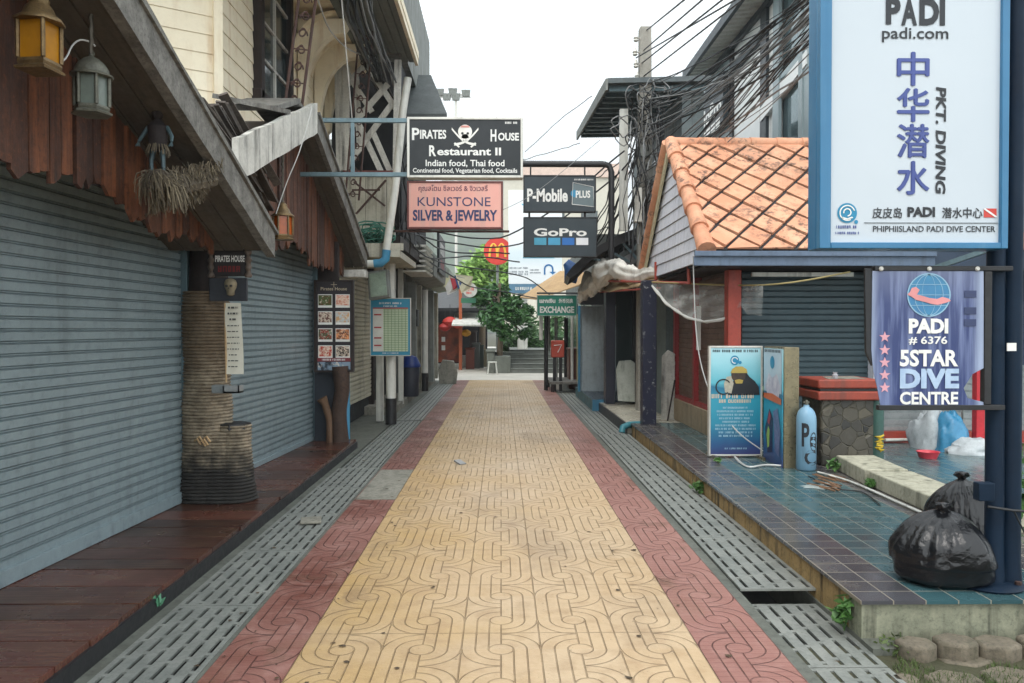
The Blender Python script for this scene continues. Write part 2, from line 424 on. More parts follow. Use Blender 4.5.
# ================================================================== weeds
M_leaf=M('weed_leaf',srgb(98,140,70),.5,srgb(52,92,40),island=.7,bmp=0)
M_leafd=M('crown_leaf',srgb(86,124,62),.55,srgb(36,72,38),island=.8,bmp=0,scale=1.2)
def weed(name,label,c,r,h,n,size,mat=None,cat='weed'):
    mb=MB()
    c=V(c)
    for k in range(max(3,n//12)):
        a=random.random()*6.28; e=c+V((math.cos(a)*r*.6,math.sin(a)*r*.6,h*.9*random.random()+h*.1))
        mb.tube([c,(c+e)/2+V((0,0,h*.15)),e],.0025,4)
    mb.leaves(c+V((0,0,h*.55)),(r,r,h*.55),n,size,shell=.2)
    solo(name,mb,mat or M_leaf,label,cat,smooth=False,loc=c)
weed('weed','broad green weed growing out of the deck edge on the left',PZ(152,612,.0)+V((.0,0,.02)),.07,.07,34,.035,M('weed_blue',srgb(70,130,96),.4,srgb(40,90,62),bmp=0,island=.5))
weed('weed','bright green weed rooted between raised grate and platform kerb',(1.93,7.75,0),.1,.14,60,.04)
weed('weed','leafy weed at the foot of the stained platform corner',(1.9,4.38,-.06),.1,.2,60,.04)
weed('weed','small weed on the platform by the poster board',(2.35,8.62,.16),.05,.07,24,.03)
# ================================================================== LEFT: deck
def deckmat():
    m,nt,b,out=newmat('deck_boards'); X,Y,Z=pos()
    n1=nz(scale=3,detail=7,sc3=(.5,5,5)); n2=nz(scale=30,detail=4,sc3=(.12,3,1)); n3=nz(scale=1.2,detail=5)
    g=nt.nodes.new('ShaderNodeNewGeometry'); ri=E(g.outputs['Random Per Island'])
    c=mix(((n1-.35)*2.6).max(0).min(1),srgb(58,32,28),srgb(32,24,22))
    c=mix(ri*.9,c,srgb(96,54,44)); c=mix(((n2-.5)*5).max(0).min(.5),c,srgb(112,88,66)); c=mix(((n3-.5)*3).max(0).min(.5),c,srgb(34,26,24))
    sp=nz(scale=70,detail=1); c=mix((sp-.78)*14,c,srgb(150,140,130))
    nt.links.new(c,b.inputs['Base Color']); nt.links.new((.28+(n3-.5)*.5).max(.1).k,b.inputs['Roughness'])
    bump(b,n2+n1*.5,.5,.004); return m
M_deck=deckmat()
def SHX(Y): return -2.893+.0587*(Y-4.62)     # the shutter line
deck=thing('timber_deck','long dark red timber deck before the grey shutters','deck',(-3,6,0))
mb=MB(); y=.6
for wd in [.27,.3,.24,.33,.2,.28,.24,.31,.26,.3,.22,.3,.28,.24,.3,.33,.22,.26,.3,.28,.25,.3,.28,.26,.3,.24,.28,.3,.25,.3,.26,.28,.3,.3,.28,.3,.28,.26]:
    if y+wd>10.9: wd=10.9-y
    if wd<.05: break
    e=random.uniform(-.006,.006); mb.box(-4.2,-1.972+e,y,y+wd-.011,.06,.115+random.uniform(-.002,.002)); y+=wd
part('deck_boards',mb,M_deck,deck,bevel=.003,smooth=False)
M_blk=M('black_rubber',srgb(26,27,30),.5,srgb(40,41,43),scale=8,bmp=.6,bs=25)
mb=MB().box(-1.985,-1.955,.6,10.9,-.02,.085).box(-4.2,-1.99,10.87,10.9,-.02,.085); part('fascia',mb,M_blk,deck)
mb=MB().box(-4.1,-2.05,.7,10.8,-.02,.05); part('joist_frame',mb,M_blk,deck,smooth=False)
# ================================================================== LEFT: restaurant building
M_sht=M('shutter_steel',srgb(138,153,158),.42,srgb(118,134,139),scale=2,metal=.15,streak=.3,dirt=srgb(84,92,92),bmp=.25,bs=20,dents=2.5)
M_wooddk=M('dark_wood',srgb(42,28,24),.65,srgb(18,14,14),stretch=(6,6,.8),bmp=.6,bs=20)
M_boards=M('redbrown_boards',srgb(126,74,44),.6,srgb(40,25,21),stretch=(5,5,.45),scale=4,island=.95,bmp=.7,bs=30,var=.6,streak=.5,dirt=srgb(36,26,22))
M_grey=M('weathered_timber',srgb(132,130,124),.8,srgb(62,61,58),stretch=(1.5,1.5,1.5),scale=7,bmp=.7,bs=35,var=.45,streak=.5)
M_soff=M('soffit_boards',srgb(92,86,76),.75,srgb(48,44,40),stretch=(7,.5,3),scale=3,bmp=.3,bs=20)
M_side=M('cream_siding',srgb(242,232,208),.6,srgb(222,206,174),scale=1.6,streak=.55,dirt=srgb(196,166,126),bmp=.1)
M_white=M('dirty_white_paint',srgb(214,212,204),.6,srgb(150,148,140),scale=5,streak=.8,dirt=srgb(52,52,48),bmp=.3,bs=30)
M_bark=M('roof_debris_wood',srgb(108,98,90),.85,srgb(48,44,42),island=.6,bmp=.8,bs=25)
rest=thing('restaurant_building','two storey timber restaurant with closed grey shutters and cream siding on the left','building',(-3,6,0))
def shutter(name,x_of,Y0,Y1,z0,z1,parent,mat,pitch=.074,facing=1):
    """roller shutter running along Y; profile across height"""
    mb=MB(); rows=[]
    z=z0; prof=[]
    while z<z1:
        for dz,o in((0,.0),(.05*pitch/.074,.004),(.053*pitch/.074,-.018),(.058*pitch/.074,-.018),(.061*pitch/.074,-.003),(.066*pitch/.074,-.003),(.068*pitch/.074,-.016),(.0735*pitch/.074,-.008)):
            prof.append((z+dz,o))
        z+=pitch
    n=2
    for zz,o in prof:
        rows.append([(x_of(Y0)+o*facing,Y0,zz),(x_of(Y1)+o*facing,Y1,zz)])
    # thickness behind so it is a solid curtain
    mb.sheet(rows)
    back=[[(a[0]-.02*facing,a[1],a[2]) for a in r] for r in (rows[0],rows[-1])]
    mb.sheet(back[::-1])
    mb.sheet([rows[-1],back[-1]]); mb.sheet([back[0],rows[0]])
    return part(name,mb,mat,parent,ang=20)
sh=shutter('roller_shutter',SHX,.8,6.93,.21,2.75,rest,M_sht)
mb=MB(); mb.prism([(SHX(.8)-.02,.8,.118),(SHX(.8)+.022,.8,.118),(SHX(6.93)+.022,6.93,.118),(SHX(6.93)-.02,6.93,.118)],(0,0,.095)); part('bottom_rail',mb,M_sht,sh,loc=OR[rest.name],bevel=.004)
sh2=shutter('roller_shutter',SHX,7.25,10.78,.17,2.75,rest,M_sht,pitch=.068)
mb=MB(); mb.prism([(SHX(7.25)-.02,7.25,.118),(SHX(7.25)+.02,7.25,.118),(SHX(10.78)+.02,10.78,.118),(SHX(10.78)-.02,10.78,.118)],(0,0,.055)); part('bottom_rail',mb,M_sht,sh2,loc=OR[rest.name],bevel=.004)
for a,b_ in((6.94,7.0),(10.79,10.86)):
    mb=MB(); mb.prism([(SHX(a)-.03,a,.116),(SHX(a)+.05,a,.116),(SHX(b_)+.05,b_,.116),(SHX(b_)-.03,b_,.116)],(0,0,2.6)); part('guide_rail',mb,M('rail_steel',srgb(96,120,128),.4,metal=.2),rest,bevel=.003)
mb=MB(); mb.prism([(-3.6,7.01,.0),(SHX(7.01)+.03,7.01,0),(SHX(7.24)+.03,7.24,0),(-3.6,7.24,0)],(0,0,2.8)); mb.box(SHX(7)+.03,SHX(7)+.2,7.1,7.24,.116,2.7)
part('corner_post',mb,M_wooddk,rest,bevel=.01); mb=MB(); mb.prism([(SHX(10.87)+.0,10.87,.0),(SHX(10.87)+.33,10.87,0),(SHX(10.87)+.33,10.93,0),(SHX(10.87)+.0,10.93,0)],(0,0,2.8))
part('corner_post',mb,M_wooddk,rest,bevel=.01)
mb=MB()  # walls, plus an unseen porch ceiling added to block the light
mb.box(-7,-3.1,-3,10.95,0,2.8); mb.box(-3.3,-2.62,-3,10.9,2.74,2.9)
part('wall_and_light_block',mb,M_wooddk,rest,smooth=False)
# gable 1 (nearer) and gable 2
def gl1(Y): return 3.27-.365*(Y-4.0) if Y>2.0 else 3.27-.365*(-2.0)-.365*(2.0-Y)
def gl2(Y): return 3.74-.385*abs(Y-8.74)
def cladding(Xp,Y0,Y1,top,botfn,wmin=.09,wmax=.17):
    mb=MB(); y=Y0
    while y<Y1:
        wd=random.uniform(wmin,wmax); y2=min(y+wd,Y1)
        b0=botfn(y)+random.uniform(-.05,.03); b1=botfn(y2)+random.uniform(-.05,.03); bm=(b0+b1)/2-random.uniform(.0,.07)
        t0=top(y)+.03; t1=top(y2)+.03
        if min(t0,t1)-max(b0,b1)>.04:
            xo=random.uniform(-.012,.012); g=.004
            mb.prism([(Xp+xo,y+g,b0),(Xp+xo,(y+y2)/2-.02*random.random(),bm),(Xp+xo,y2-g,b1),(Xp+xo,y2-g,t1),(Xp+xo,(y+y2)/2,top((y+y2)/2)+.03),(Xp+xo,y+g,t0)],(-.022,0,0))
        y=y2
    return mb
def bot1(Y): return 2.47-.02*(Y-3)-.07*max(0,Y-4.6)+.05*math.sin(Y*4.3)
part('gable_cladding',cladding(-2.35,1.0,6.6,gl1,bot1),M_boards,rest,smooth=False)
def bot2(Y): return 2.5+.03*math.sin(Y*3)-.02*(Y-7)+(.06 if 8.3<Y<9.4 else 0)
part('gable_cladding',cladding(-2.25,6.35,11.55,gl2,bot2),M_boards,rest,smooth=False)
mb=MB(); mb.prism([(-2.4,.8,2.6),(-2.4,6.3,2.42),(-2.4,6.3,gl1(6.3)),(-2.4,2,gl1(2.0)),(-2.4,.8,gl1(.8))],(-.03,0,0))
mb.prism([(-2.3,6.4,2.6),(-2.3,11.5,2.62),(-2.3,11.5,gl2(11.5)),(-2.3,8.74,gl2(8.74)),(-2.3,6.4,gl2(6.4))],(-.03,0,0)); part('gable_backing',mb,M_wooddk,rest,smooth=False)
def rslab(fn,Ys,X0,X1,th,up=.0):
    mb=MB()
    for a,b_ in zip(Ys[:-1],Ys[1:]):
        za,zb=fn(a)+up,fn(b_)+up
        mb.add([(X0,a,za),(X1,a,za),(X1,b_,zb),(X0,b_,zb),(X0,a,za+th),(X1,a,za+th),(X1,b_,zb+th),(X0,b_,zb+th)],[(0,3,2,1),(4,5,6,7),(0,1,5,4),(1,2,6,5),(2,3,7,6),(3,0,4,7)])
    return mb
# soffit made of boards running down the slope
def soffit(fn,Ys,X0,X1,nb,up=.0):
    mb=MB(); 
    for i in range(nb):
        xa=X0+(X1-X0)*i/nb+.006; xb=X0+(X1-X0)*(i+1)/nb-.006
        m2=rslab(fn,Ys,xa,xb,.02,up+random.uniform(0,.004)); mb.add(m2.v,m2.f)
    return mb
part('soffit',soffit(gl1,[-2,2.0,6.75],-2.98,-1.99,6),M_soff,rest,smooth=False)
part('soffit',soffit(gl2,[6.3,8.74,11.9],-2.88,-2.04,6),M_soff,rest,smooth=False)
part('roof',rslab(gl1,[-2,2.0,6.72],-3.4,-1.98,.12,.026),M_bark,rest,smooth=False)
part('roof',rslab(gl2,[6.2,8.74,11.9],-3.0,-2.04,.1,.026),M_bark,rest,smooth=False)
def rake(fn,Ya,Yb,X,th,w_,dz=0):
    mb=MB(); za,zb=fn(Ya)+dz,fn(Yb)+dz; N=14; rows=[]
    pts=[]
    for side in(0,1):
        r=[]
        for i in range(N+1):
            y=Ya+(Yb-Ya)*i/N; z=fn(y)+dz+(w_ if side else 0)+random.uniform(-.008,.008); r.append((X,y,z))
        pts.append(r)
    poly=pts[0]+pts[1][::-1]
    mb.prism(poly,(th,0,0)); return mb
part('rake_beam',rake(gl1,2.0,6.82,-1.985,.07,.21,-.03),M_grey,rest,smooth=False)
part('rake_beam',rake(gl1,-2,1.99,-1.985,.07,.21,-.03),M_grey,rest,smooth=False)
mb=rake(gl1,2.0,6.86,-1.995,.1,.03,.185); part('beam_capping',mb,M_grey,rest,smooth=False)
part('rake_beam',rake(gl2,6.1,8.72,-2.035,.05,.33,0),M_white,rest,smooth=False)
part('rake_beam',rake(gl2,8.74,11.93,-2.035,.05,.2,0),M_grey,rest,smooth=False)
part('beam_capping',rake(gl2,8.74,11.96,-2.05,.09,.03,.19),M_grey,rest,smooth=False)
mb=MB(); mb.box(-2.35,-1.96,11.55,11.85,2.36,2.47); part('eave_block',mb,M_white,rest,bevel=.01)
# upper storey: siding boards
def siding(A,B,z0,z1,pitch=.19,th=.014):
    A=V(A);B=V(B);d=(B-A);n=V((d.y,-d.x,0)).normalized()
    mb=MB(); z=z0
    while z<z1:
        o0=n*th; o1=n*.002
        mb.add([A+o0+V((0,0,z)),B+o0+V((0,0,z)),B+o1+V((0,0,z+pitch)),A+o1+V((0,0,z+pitch)),A-n*.05+V((0,0,z)),B-n*.05+V((0,0,z)),B-n*.05+V((0,0,z+pitch)),A-n*.05+V((0,0,z+pitch))],
          [(0,1,2,3),(4,7,6,5),(0,4,5,1),(3,2,6,7),(0,3,7,4),(1,5,6,2)]); z+=pitch
    return mb
part('siding_wall',siding((-2.9,8.3,0),(-2.9,13.6,0),3.0,8.0),M_side,rest,smooth=False)
part('siding_wall',siding((-5.9,6.4,0),(-2.9,8.3,0),2.9,8.0),M_side,rest,smooth=False)
mb=MB(); mb.obox((-2.9,8.28,5.4),(.09,.09,5.2),Matrix.Rotation(.5,3,'Z')); part('corner_board',mb,M_side,rest,bevel=.005)
mb=MB().box(-6.4,-2.98,8.9,13.6,2.95,8); part('upper_wall',mb,M_side,rest,smooth=False)
# window in the siding
A=PX(259,96,-2.88); wy0,wy1,wz0,wz1=9.55,10.75,4.42,6.1
fr=mb=MB()
for (a,b_,c,d) in((wy0-.12,wy0,wz0-.1,wz1),(wy1,wy1+.12,wz0-.1,wz1),(wy0-.16,wy1+.16,wz0-.16,wz0),(wy0-.16,wy1+.16,wz1,wz1+.12)): mb.box(-2.905,-2.79,a,b_,c,d)
win=part('window',mb,M_wooddk,rest,bevel=.006)
M_gl=M('dark_glass',srgb(36,48,50),.12,srgb(50,62,62),bmp=0,scale=2,spec=.8)
part('pane',MB().box(-2.88,-2.86,wy0,wy1,wz0,wz1),M_gl,win,loc=OR[rest.name])
mb=MB(); mb.box(-2.86,-2.83,(wy0+wy1)/2-.02,(wy0+wy1)/2+.02,wz0,wz1)
for z in(4.85,5.3,5.75): mb.box(-2.862,-2.835,wy0,wy1,z-.015,z+.015)
part('glazing_bars',mb,M_white,win,loc=OR[rest.name])
# roof overhang above the window with cream cove and brackets
mb=MB()
for k in range(7): mb.box(-2.3+.13*k+.006,-2.3+.13*(k+1)-.006,6.5,13.3,6.02,6.06)
part('eave_soffit',mb,M('grey_soffit',srgb(120,124,118),.7,srgb(80,84,80),stretch=(4,.4,2)),rest,smooth=False)
mb=MB(); N=10; rows=[]
for i in range(N+1):
    a=math.pi/2*i/N; rows.append([(-2.9+.62*(1-math.cos(a)),11.2,5.4+.64*math.sin(a)),(-2.9+.62*(1-math.cos(a)),13.3,5.4+.64*math.sin(a))])
mb.sheet(rows); mb.box(-6,-1.36,6.4,13.35,6.08,6.2); mb.box(-1.42,-1.37,6.4,13.35,5.98,6.2); part('eave_cove',mb,M_side,rest)
for yb in(11.4,12.4,13.1):
    mb=MB(); pts=[(-2.87,yb,4.75)]
    for i in range(9):
        a=math.pi/2*i/8; pts.append((-2.8+.55*(1-math.cos(a))+.02,yb,4.85+.95*math.sin(a)))
    pts+=[(-2.1,yb,6.0),(-2.87,yb,6.0)]
    mb.prism(pts,(0,.14,0)); part('curved_bracket',mb,M_side,rest,smooth=False)
# ---- debris on the roofs
mb=MB()
for k in range(16):
    a=PX(random.uniform(196,226),random.uniform(86,120),-2.2); 
    q=a+V((random.uniform(-.05,.12),random.uniform(.9,1.7),-.30-random.uniform(.0,.35)))
    mb.beam(a,q,.05+.05*random.random(),.018,up=(random.uniform(-.4,.4),0,1))
solo('broken_roof_battens',mb,M_bark,'heap of dark splintered roof battens sliding off between the two gables','roof debris',smooth=False)
mb=MB(); 
c=PX(262,104,-2.35); mb.obox(c,(.55,.9,.05),Matrix.Rotation(R(20),3,'X')); mb.obox(c+V((.1,-.6,-.17)),(.5,.7,.04),Matrix.Rotation(R(12),3,'X')@Matrix.Rotation(.2,3,'Y'))
mb.obox(c+V((.05,.65,.06)),(.5,.6,.035),Matrix.Rotation(R(-6),3,'X'))
solo('fallen_roof_sheet',mb,M_grey,'grey warped sheet lying on the farther gable roof below the window','roof sheet',smooth=False)
# ================================================================== rusty trellis columns
M_rust=M('rusty_iron',srgb(84,58,50),.7,srgb(46,34,32),metal=.3,bmp=.5)
def trellis(label,p0,p1,w_):
    p0=V(p0);p1=V(p1); mb=MB(); ux=V((0,1,0))*.35+V((1,0,0)); ux.normalize(); o=ux*w_/2
    t=thing('iron_trellis_column',label,'iron trellis',p0,'rusty scrollwork trellis columns')
    for s in(-1,1): part('rail',MB().tube([p0+o*s,p1+o*s],.016,6),M_rust,t)
    d=(p1-p0);L=d.length;dn=d.normalized();n=int(L/.17); sb=MB()
    for i in range(n):
        c=p0+dn*((i+.5)*L/n); sg=1 if i%2 else -1; pts=[]
        for k in range(15):
            a=k/14*math.pi*3; r=.012+.03*(1-k/14)
            pts.append(c+ux*(sg*math.cos(a)*r*1.2)+dn*(math.sin(a)*r*1.4+ (k/14-.5)*.06))
        sb.tube(pts,.009,5)
        if i%2==0: sb.tube([c-o,c+o],.008,5)
    part('scrollwork',sb,M_rust,t)
trellis('rusty scrollwork column standing on the nearer gable roof beside the window',P(291,122,8.4)+V((0,0,-.03)),P(315,-60,8.4),.17)
trellis('rusty scrollwork column tangled with cables before the white lattice',P(352,200,11.9),P(372,-40,11.9),.2)
# ================================================================== rope pillar
def ropemat():
    m,nt,b,out=newmat('rope'); X,Y,Z=pos()
    n=nz(scale=9,detail=5); n2=nz(scale=60,detail=3,sc3=(1,1,.5))
    c=mix(((n-.35)*2.4).max(0).min(1),srgb(146,134,114),srgb(92,82,68))
    dk=((.66-Z)*3.4+(n-.5)*1.6).max(0).min(.96)                         # darker band towards the foot
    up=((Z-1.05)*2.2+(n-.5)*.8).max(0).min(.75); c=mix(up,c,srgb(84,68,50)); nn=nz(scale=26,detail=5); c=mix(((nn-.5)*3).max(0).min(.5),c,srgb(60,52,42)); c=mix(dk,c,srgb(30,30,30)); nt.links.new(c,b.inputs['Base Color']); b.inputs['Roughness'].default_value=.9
    bump(b,n2,.7,.006); return m
M_rope=ropemat()
pb=PZ(216,499,.115); px,py=pb.x,pb.y
rp=thing('rope_wrapped_pillar','thick rope wrapped pillar with a short side stump between the shutters','pillar',(px,py,.115))
def roped(c,z0,z1,r0,r1,fn=None):
    prof=[];z=z0;pt=.029
    while z<z1:
        k=(z-z0)/(z1-z0); r=r0+(r1-r0)*(k**.5)+.006*math.sin(z*9)
        for a in range(5): 
            prof.append((r+.013*math.sin(math.pi*a/5)**.7,z+pt*a/5))
        z+=pt
    return MB().lathe(c,prof,36,fn=fn)
wob=lambda t,z,j:1+.03*math.sin(2*t+z*3)+.02*math.sin(5*t+z*1.3)+.05*noise.noise(V((math.cos(t)*3,math.sin(t)*3,z*11)))+.025*noise.noise(V((math.cos(t)*9,math.sin(t)*9,z*40)))
part('rope_wrap',roped((px-.075,py,0),.116,1.92,.215,.19,wob),M_rope,rp,ang=60)
part('rope_wrap',roped((px+.06,py-.02,0),.116,.7,.2,.16,wob),M_rope,rp,ang=60)
sp=(px+.18,py-.04,0)
st=part('stump_wrap',roped(sp,.116,.76,.17,.125,wob),M_rope,rp,ang=60)
mb=MB(); mb.lathe(sp,[(.128,.74),(.125,.79),(.08,.80),(.02,.785)],20,fn=lambda t,z,j:1+.12*math.sin(7*t)); part('stump_top',mb,M_blk,rp)
mb=MB(); mb.tube([(px-.06,py,1.9),(px-.04,py,2.62)],[.17,.15],14); part('timber_post',mb,M_wooddk,rp)
mb=MB()
for k in range(5):
    a=V((px-.1+k*.02,py-.215,.66+.02*math.sin(k*2)));mb.tube([a,a+V((.03,-.03,.02)),a+V((.05,0,-.03))],.009,6)
part('rope_knot',mb,M('rope_clean',srgb(190,160,120),.8),rp)
# ================================================================== lanterns
M_brass=M('aged_brass',srgb(138,114,76),.5,srgb(56,46,36),scale=20,metal=.55,bmp=.6,bs=60)
M_tin=M('patinated_tin',srgb(112,112,100),.55,srgb(58,58,52),scale=20,metal=.4,bmp=.6,bs=60)
def glassm(name,col,rough=.2,alpha=.75):
    if name in MC:return MC[name]
    m,nt,b,out=newmat(name); n=nz(scale=25,detail=4)
    nt.links.new(mix(n,col,tuple(c*.6 for c in col)),b.inputs['Base Color']); b.inputs['Roughness'].default_value=rough
    b.inputs['Transmission Weight'].default_value=1-alpha; MC[name]=m; return m
M_amb=glassm('amber_glass',srgb(206,142,30)); M_clr=glassm('smoky_glass',srgb(128,140,132)); M_org=glassm('orange_glass',srgb(216,104,30))
def lantern(label,c,r,h,ns,mat,gl,top,rot=0,ztop=3.4):
    c=V(c); t=thing('hanging_lantern',label,'lantern',c,'metal lanterns hanging under the gables')
    b0=h*.14; b1=h*.62
    mb=MB().lathe(c,[(r*.75,0),(r*1.05,.0),(r*1.08,h*.03),(r*.9,h*.06),(r*.95,h*.1),(r*.9,b0)],ns,ax=Matrix.Rotation(rot,3,'Z')); part('base',mb,mat,t,smooth=False)
    mb=MB()
    for k in range(ns):
        a=rot+2*math.pi*k/ns; p=c+V((math.cos(a)*r*.9,math.sin(a)*r*.9,b0)); mb.tube([p,p+V((0,0,b1-b0))],r*.1,6)
    part('cage',mb,mat,t)
    mb=MB().lathe(c,[(r*.8,b0),(r*.8,b1)],ns,ax=Matrix.Rotation(rot,3,'Z')); part('glass',mb,gl,t,smooth=False)
    if top=='dome':
        mb=MB().lathe(c,[(r*1.1,b1),(r*1.12,b1+h*.03),(r*.9,b1+h*.06),(r*.88,b1+h*.13),(r*.7,b1+h*.22),(r*.4,b1+h*.3),(r*.12,b1+h*.34),(r*.1,b1+h*.38)],16,fn=lambda t_,z,j:1+.05*math.sin(8*t_))
    else:
        mb=MB().lathe(c,[(r*1.1,b1),(r*1.1,b1+h*.03),(r*.75,b1+h*.1),(r*.6,b1+h*.2),(r*.42,b1+h*.25),(r*.45,b1+h*.3),(r*.2,b1+h*.37),(r*.1,b1+h*.38)],max(ns,8),ax=Matrix.Rotation(rot,3,'Z'))
    part('cap',mb,mat,t,ang=60)
    mb=MB()
    disc_pts=[c+V((math.cos(a)*r*.14,0,h*1.0+math.sin(a)*r*.14)) for a in [i*math.pi/6 for i in range(13)]]
    mb.tube(disc_pts,.004,5); part('ring',mb,mat,t)
    mb=MB(); z=c.z+h
    pts=[V((c.x,c.y,z))]
    while z<ztop: 
        z+=.03; pts.append(V((c.x+.004*math.sin(z*90),c.y,z)))
    mb.tube(pts,[.009 if i%2 else .013 for i in range(len(pts))],6); part('chain',mb,M('chain_iron',srgb(96,90,80),.6,metal=.5),t)
a=P(40,72,3.75); lantern('square brass lantern with amber glass, hanging nearest the camera',a,.098,.36,4,M_brass,M_amb,'square',R(38),3.5)
a2=P(92,115,4.15); lantern('round domed lantern with smoky glass hanging from the rake beam',a2,.092,.31,6,M_tin,M_clr,'dome',.2,3.25)
a3=P(283,240,7.7); lantern('small lantern with orange glass under the farther gable',a3,.1,.36,6,M_brass,M_org,'square',.3,3.35)
M_cable=M('black_cable',srgb(38,42,44),.55,srgb(30,30,32),bmp=0); M_wcable=M('white_cable',srgb(200,200,196),.5,bmp=0); M_gcable=M('grey_cable',srgb(128,130,130),.5,bmp=0)
def wire(name,label,pts,r,mat,cat='cable',grp=None,n=14,sag=0,jit=0):
    q=[]
    pts=[V(p) for p in pts]
    m=len(pts)-1
    if m==1:
        for i in range(n+1):
            t=i/n; p=pts[0].lerp(pts[1],t); p.z-=sag*4*t*(1-t); q.append(p)
    else:
        for i in range(m):
            a=pts[max(i-1,0)];b=pts[i];c=pts[i+1];d=pts[min(i+2,m)]
            k=max(3,n//m)
            for j in range(k+(i==m-1)):
                t=j/k; q.append(.5*((2*b)+(c-a)*t+(2*a-5*b+4*c-d)*t*t+(3*b-a-3*c+d)*t*t*t))
    if jit:
        sd_=random.random()*99
        for i,p in enumerate(q): p+=V((noise.noise(V((i*.33,sd_,0))),noise.noise(V((i*.33,sd_,5))),noise.noise(V((i*.33,sd_,9)))))*jit
    return solo(name,MB().tube(q,r,5),mat,label,cat,grp)
b_=P(57,64,3.78)
wire('lamp_wire','pale wire looping between the two nearest lanterns',[P(56,66,3.78),P(66,58,3.9),P(72,46,4.0),P(80,40,4.1),P(90,42,4.15),P(95,46,4.15)],.0045,M_wcable)
wire('lamp_wire','thin white wire hanging beside the orange lantern',[P(312,108,7.9),P(300,150,7.8),P(287,182,7.7),P(276,214,7.6)],.005,M_wcable)
# ================================================================== hanging doll and thatch
M_straw=M('dry_palm_straw',srgb(142,130,106),.9,srgb(56,48,40),island=.9,bmp=.4)
M_dkcloth=M('dark_cloth',srgb(48,40,40),.85,srgb(28,26,28),bmp=.4)
M_bone=M('tarnished_pewter',srgb(92,116,122),.5,srgb(46,56,60),metal=.3)
c=P(158,176,4.95)
dl=thing('hanging_pirate_doll','small dark hanging doll with pale limbs above the straw bundle','doll',c)
mb=MB(); mb.lathe(c,[(.03,.15),(.05,.17),(.055,.24),(.06,.3),(.035,.33),(.02,.345)],12); part('torso',mb,M_dkcloth,dl)
mb=MB(); mb.lathe(c,[(.012,.34),(.03,.36),(.036,.385),(.03,.415),(.012,.43)],12); part('head',mb,M_dkcloth,dl)
mb=MB(); mb.lathe(c,[(.01,.44),(.03,.435),(.062,.415),(.06,.408),(.03,.412)],14); part('hat',mb,M_blk,dl)
for s in(-1,1):
    mb=MB().tube([c+V((s*.055,0,.3)),c+V((s*.09,-.01,.24)),c+V((s*.1,-.04,.2))],[.014,.012,.009],7)
    for k in range(3): mb.tube([c+V((s*.1,-.04,.2)),c+V((s*(.1+.012*(k-1)),-.05,.17))],.004,4)
    part('arm',mb,M_bone,dl)
    mb=MB().tube([c+V((s*.025,0,.17)),c+V((s*.036,-.01,.09)),c+V((s*.036,0,.0))],[.018,.013,.01],7).tube([c+V((s*.036,0,.0)),c+V((s*.036,-.035,-.005))],.011,6); part('leg',mb,M_bone,dl)
mb=MB()
for k in range(70):
    a=random.random()*6.28; mb.tube([c+V((math.cos(a)*.045,math.sin(a)*.045,.2)),c+V((math.cos(a)*.07,math.sin(a)*.07,.12+.03*random.random()))],.003,3)
part('straw_skirt',mb,M_straw,dl,smooth=False)
# bundle: a horizontal thatch roll plus a hanging tassel
A=P(160,192,4.95);B=P(212,180,5.5); mb=MB()
ax=(B-A).normalized()
for k in range(1100):
    a=random.random()*6.28; r=.125*random.random()**.4; t=random.random()
    o=V((math.cos(a)*r*.6,math.sin(a)*r*.5,math.sin(a+1.2)*r)); p=A.lerp(B,t)+o
    d=(ax*random.uniform(-.4,.4)+V((random.gauss(0,.3),random.gauss(0,.3),-.9))).normalized()*random.uniform(.04,.11)
    mb.tube([p-d*.5,p+d*.6],.0028,3,False)
for i in range(1): mb.tube([A,A.lerp(B,.5)+V((0,0,.01)),B],[.05,.06,.05],8)
solo('straw_bundle',mb,M_straw,'thick roll of dry palm straw tucked under the nearer rake beam','straw bundle',smooth=False)
mb=MB(); c0=P(160,180,4.9)
for k in range(300):
    a=random.random()*6.28; r=.09*random.random()**.5; p=c0+V((math.cos(a)*r,math.sin(a)*r,random.uniform(-.03,.06)))
    e=p+V((math.cos(a)*r*.7+random.gauss(0,.02)+.03,math.sin(a)*.05,-random.uniform(.04,.2)))
    mb.tube([p,(p+e)/2+V((math.cos(a)*.02,math.sin(a)*.02,.02)),e],.0028,3,False)
mb.lathe(c0,[(.03,-.06),(.08,-.02),(.075,.03),(.03,.06)],10)
solo('straw_tassel',mb,M_straw,'shaggy straw tassel hanging below the pirate doll','straw tassel',smooth=False)
# ================================================================== plaques and notice on the pillar
def board_thing(name,label,cat,x0,y0,x1,y1,Y,th,mat,group=None,yaw=0,bev=.004,face=None):
    """upright board facing the camera side of the street, corners given in its own metres"""
    a=P(x0,y0,Y);b=P(x1,y1,Y); cx=(a.x+b.x)/2; cz=(a.z+b.z)/2; W=abs(b.x-a.x);H=abs(a.z-b.z)
    t=thing(name,label,cat,(cx,Y,min(a.z,b.z)),group)
    return t,V((cx,Y,cz)),W,H
M_wht=M('white_letters',srgb(236,236,232),.5,srgb(205,205,200),bmp=0,scale=30)
t,c,W,H=board_thing('carved_name_plaque','black carved plaque lettered PIRATES HOUSE with twisted side posts','sign',210,249,250,276,py-.24,.03,M_blk)
part('panel',MB().box(c.x-W/2,c.x+W/2,c.y,c.y+.035,c.z-H/2,c.z+H/2),M('plaque_black',srgb(40,34,34),.5,srgb(24,22,24)),t,bevel=.006)
mb=MB(); text(mb,'PIRATES HOUSE',c+V((0,0,H*.14)),W*.74,.055,bold=.03); part('lettering',mb,M_wht,t,smooth=False)
mb=MB(); scrib(mb,c+V((0,0,-H*.24)),W*.6,.05); part('red_lettering',mb,M('plaque_red',srgb(120,34,36),.6,bmp=0),t,smooth=False)
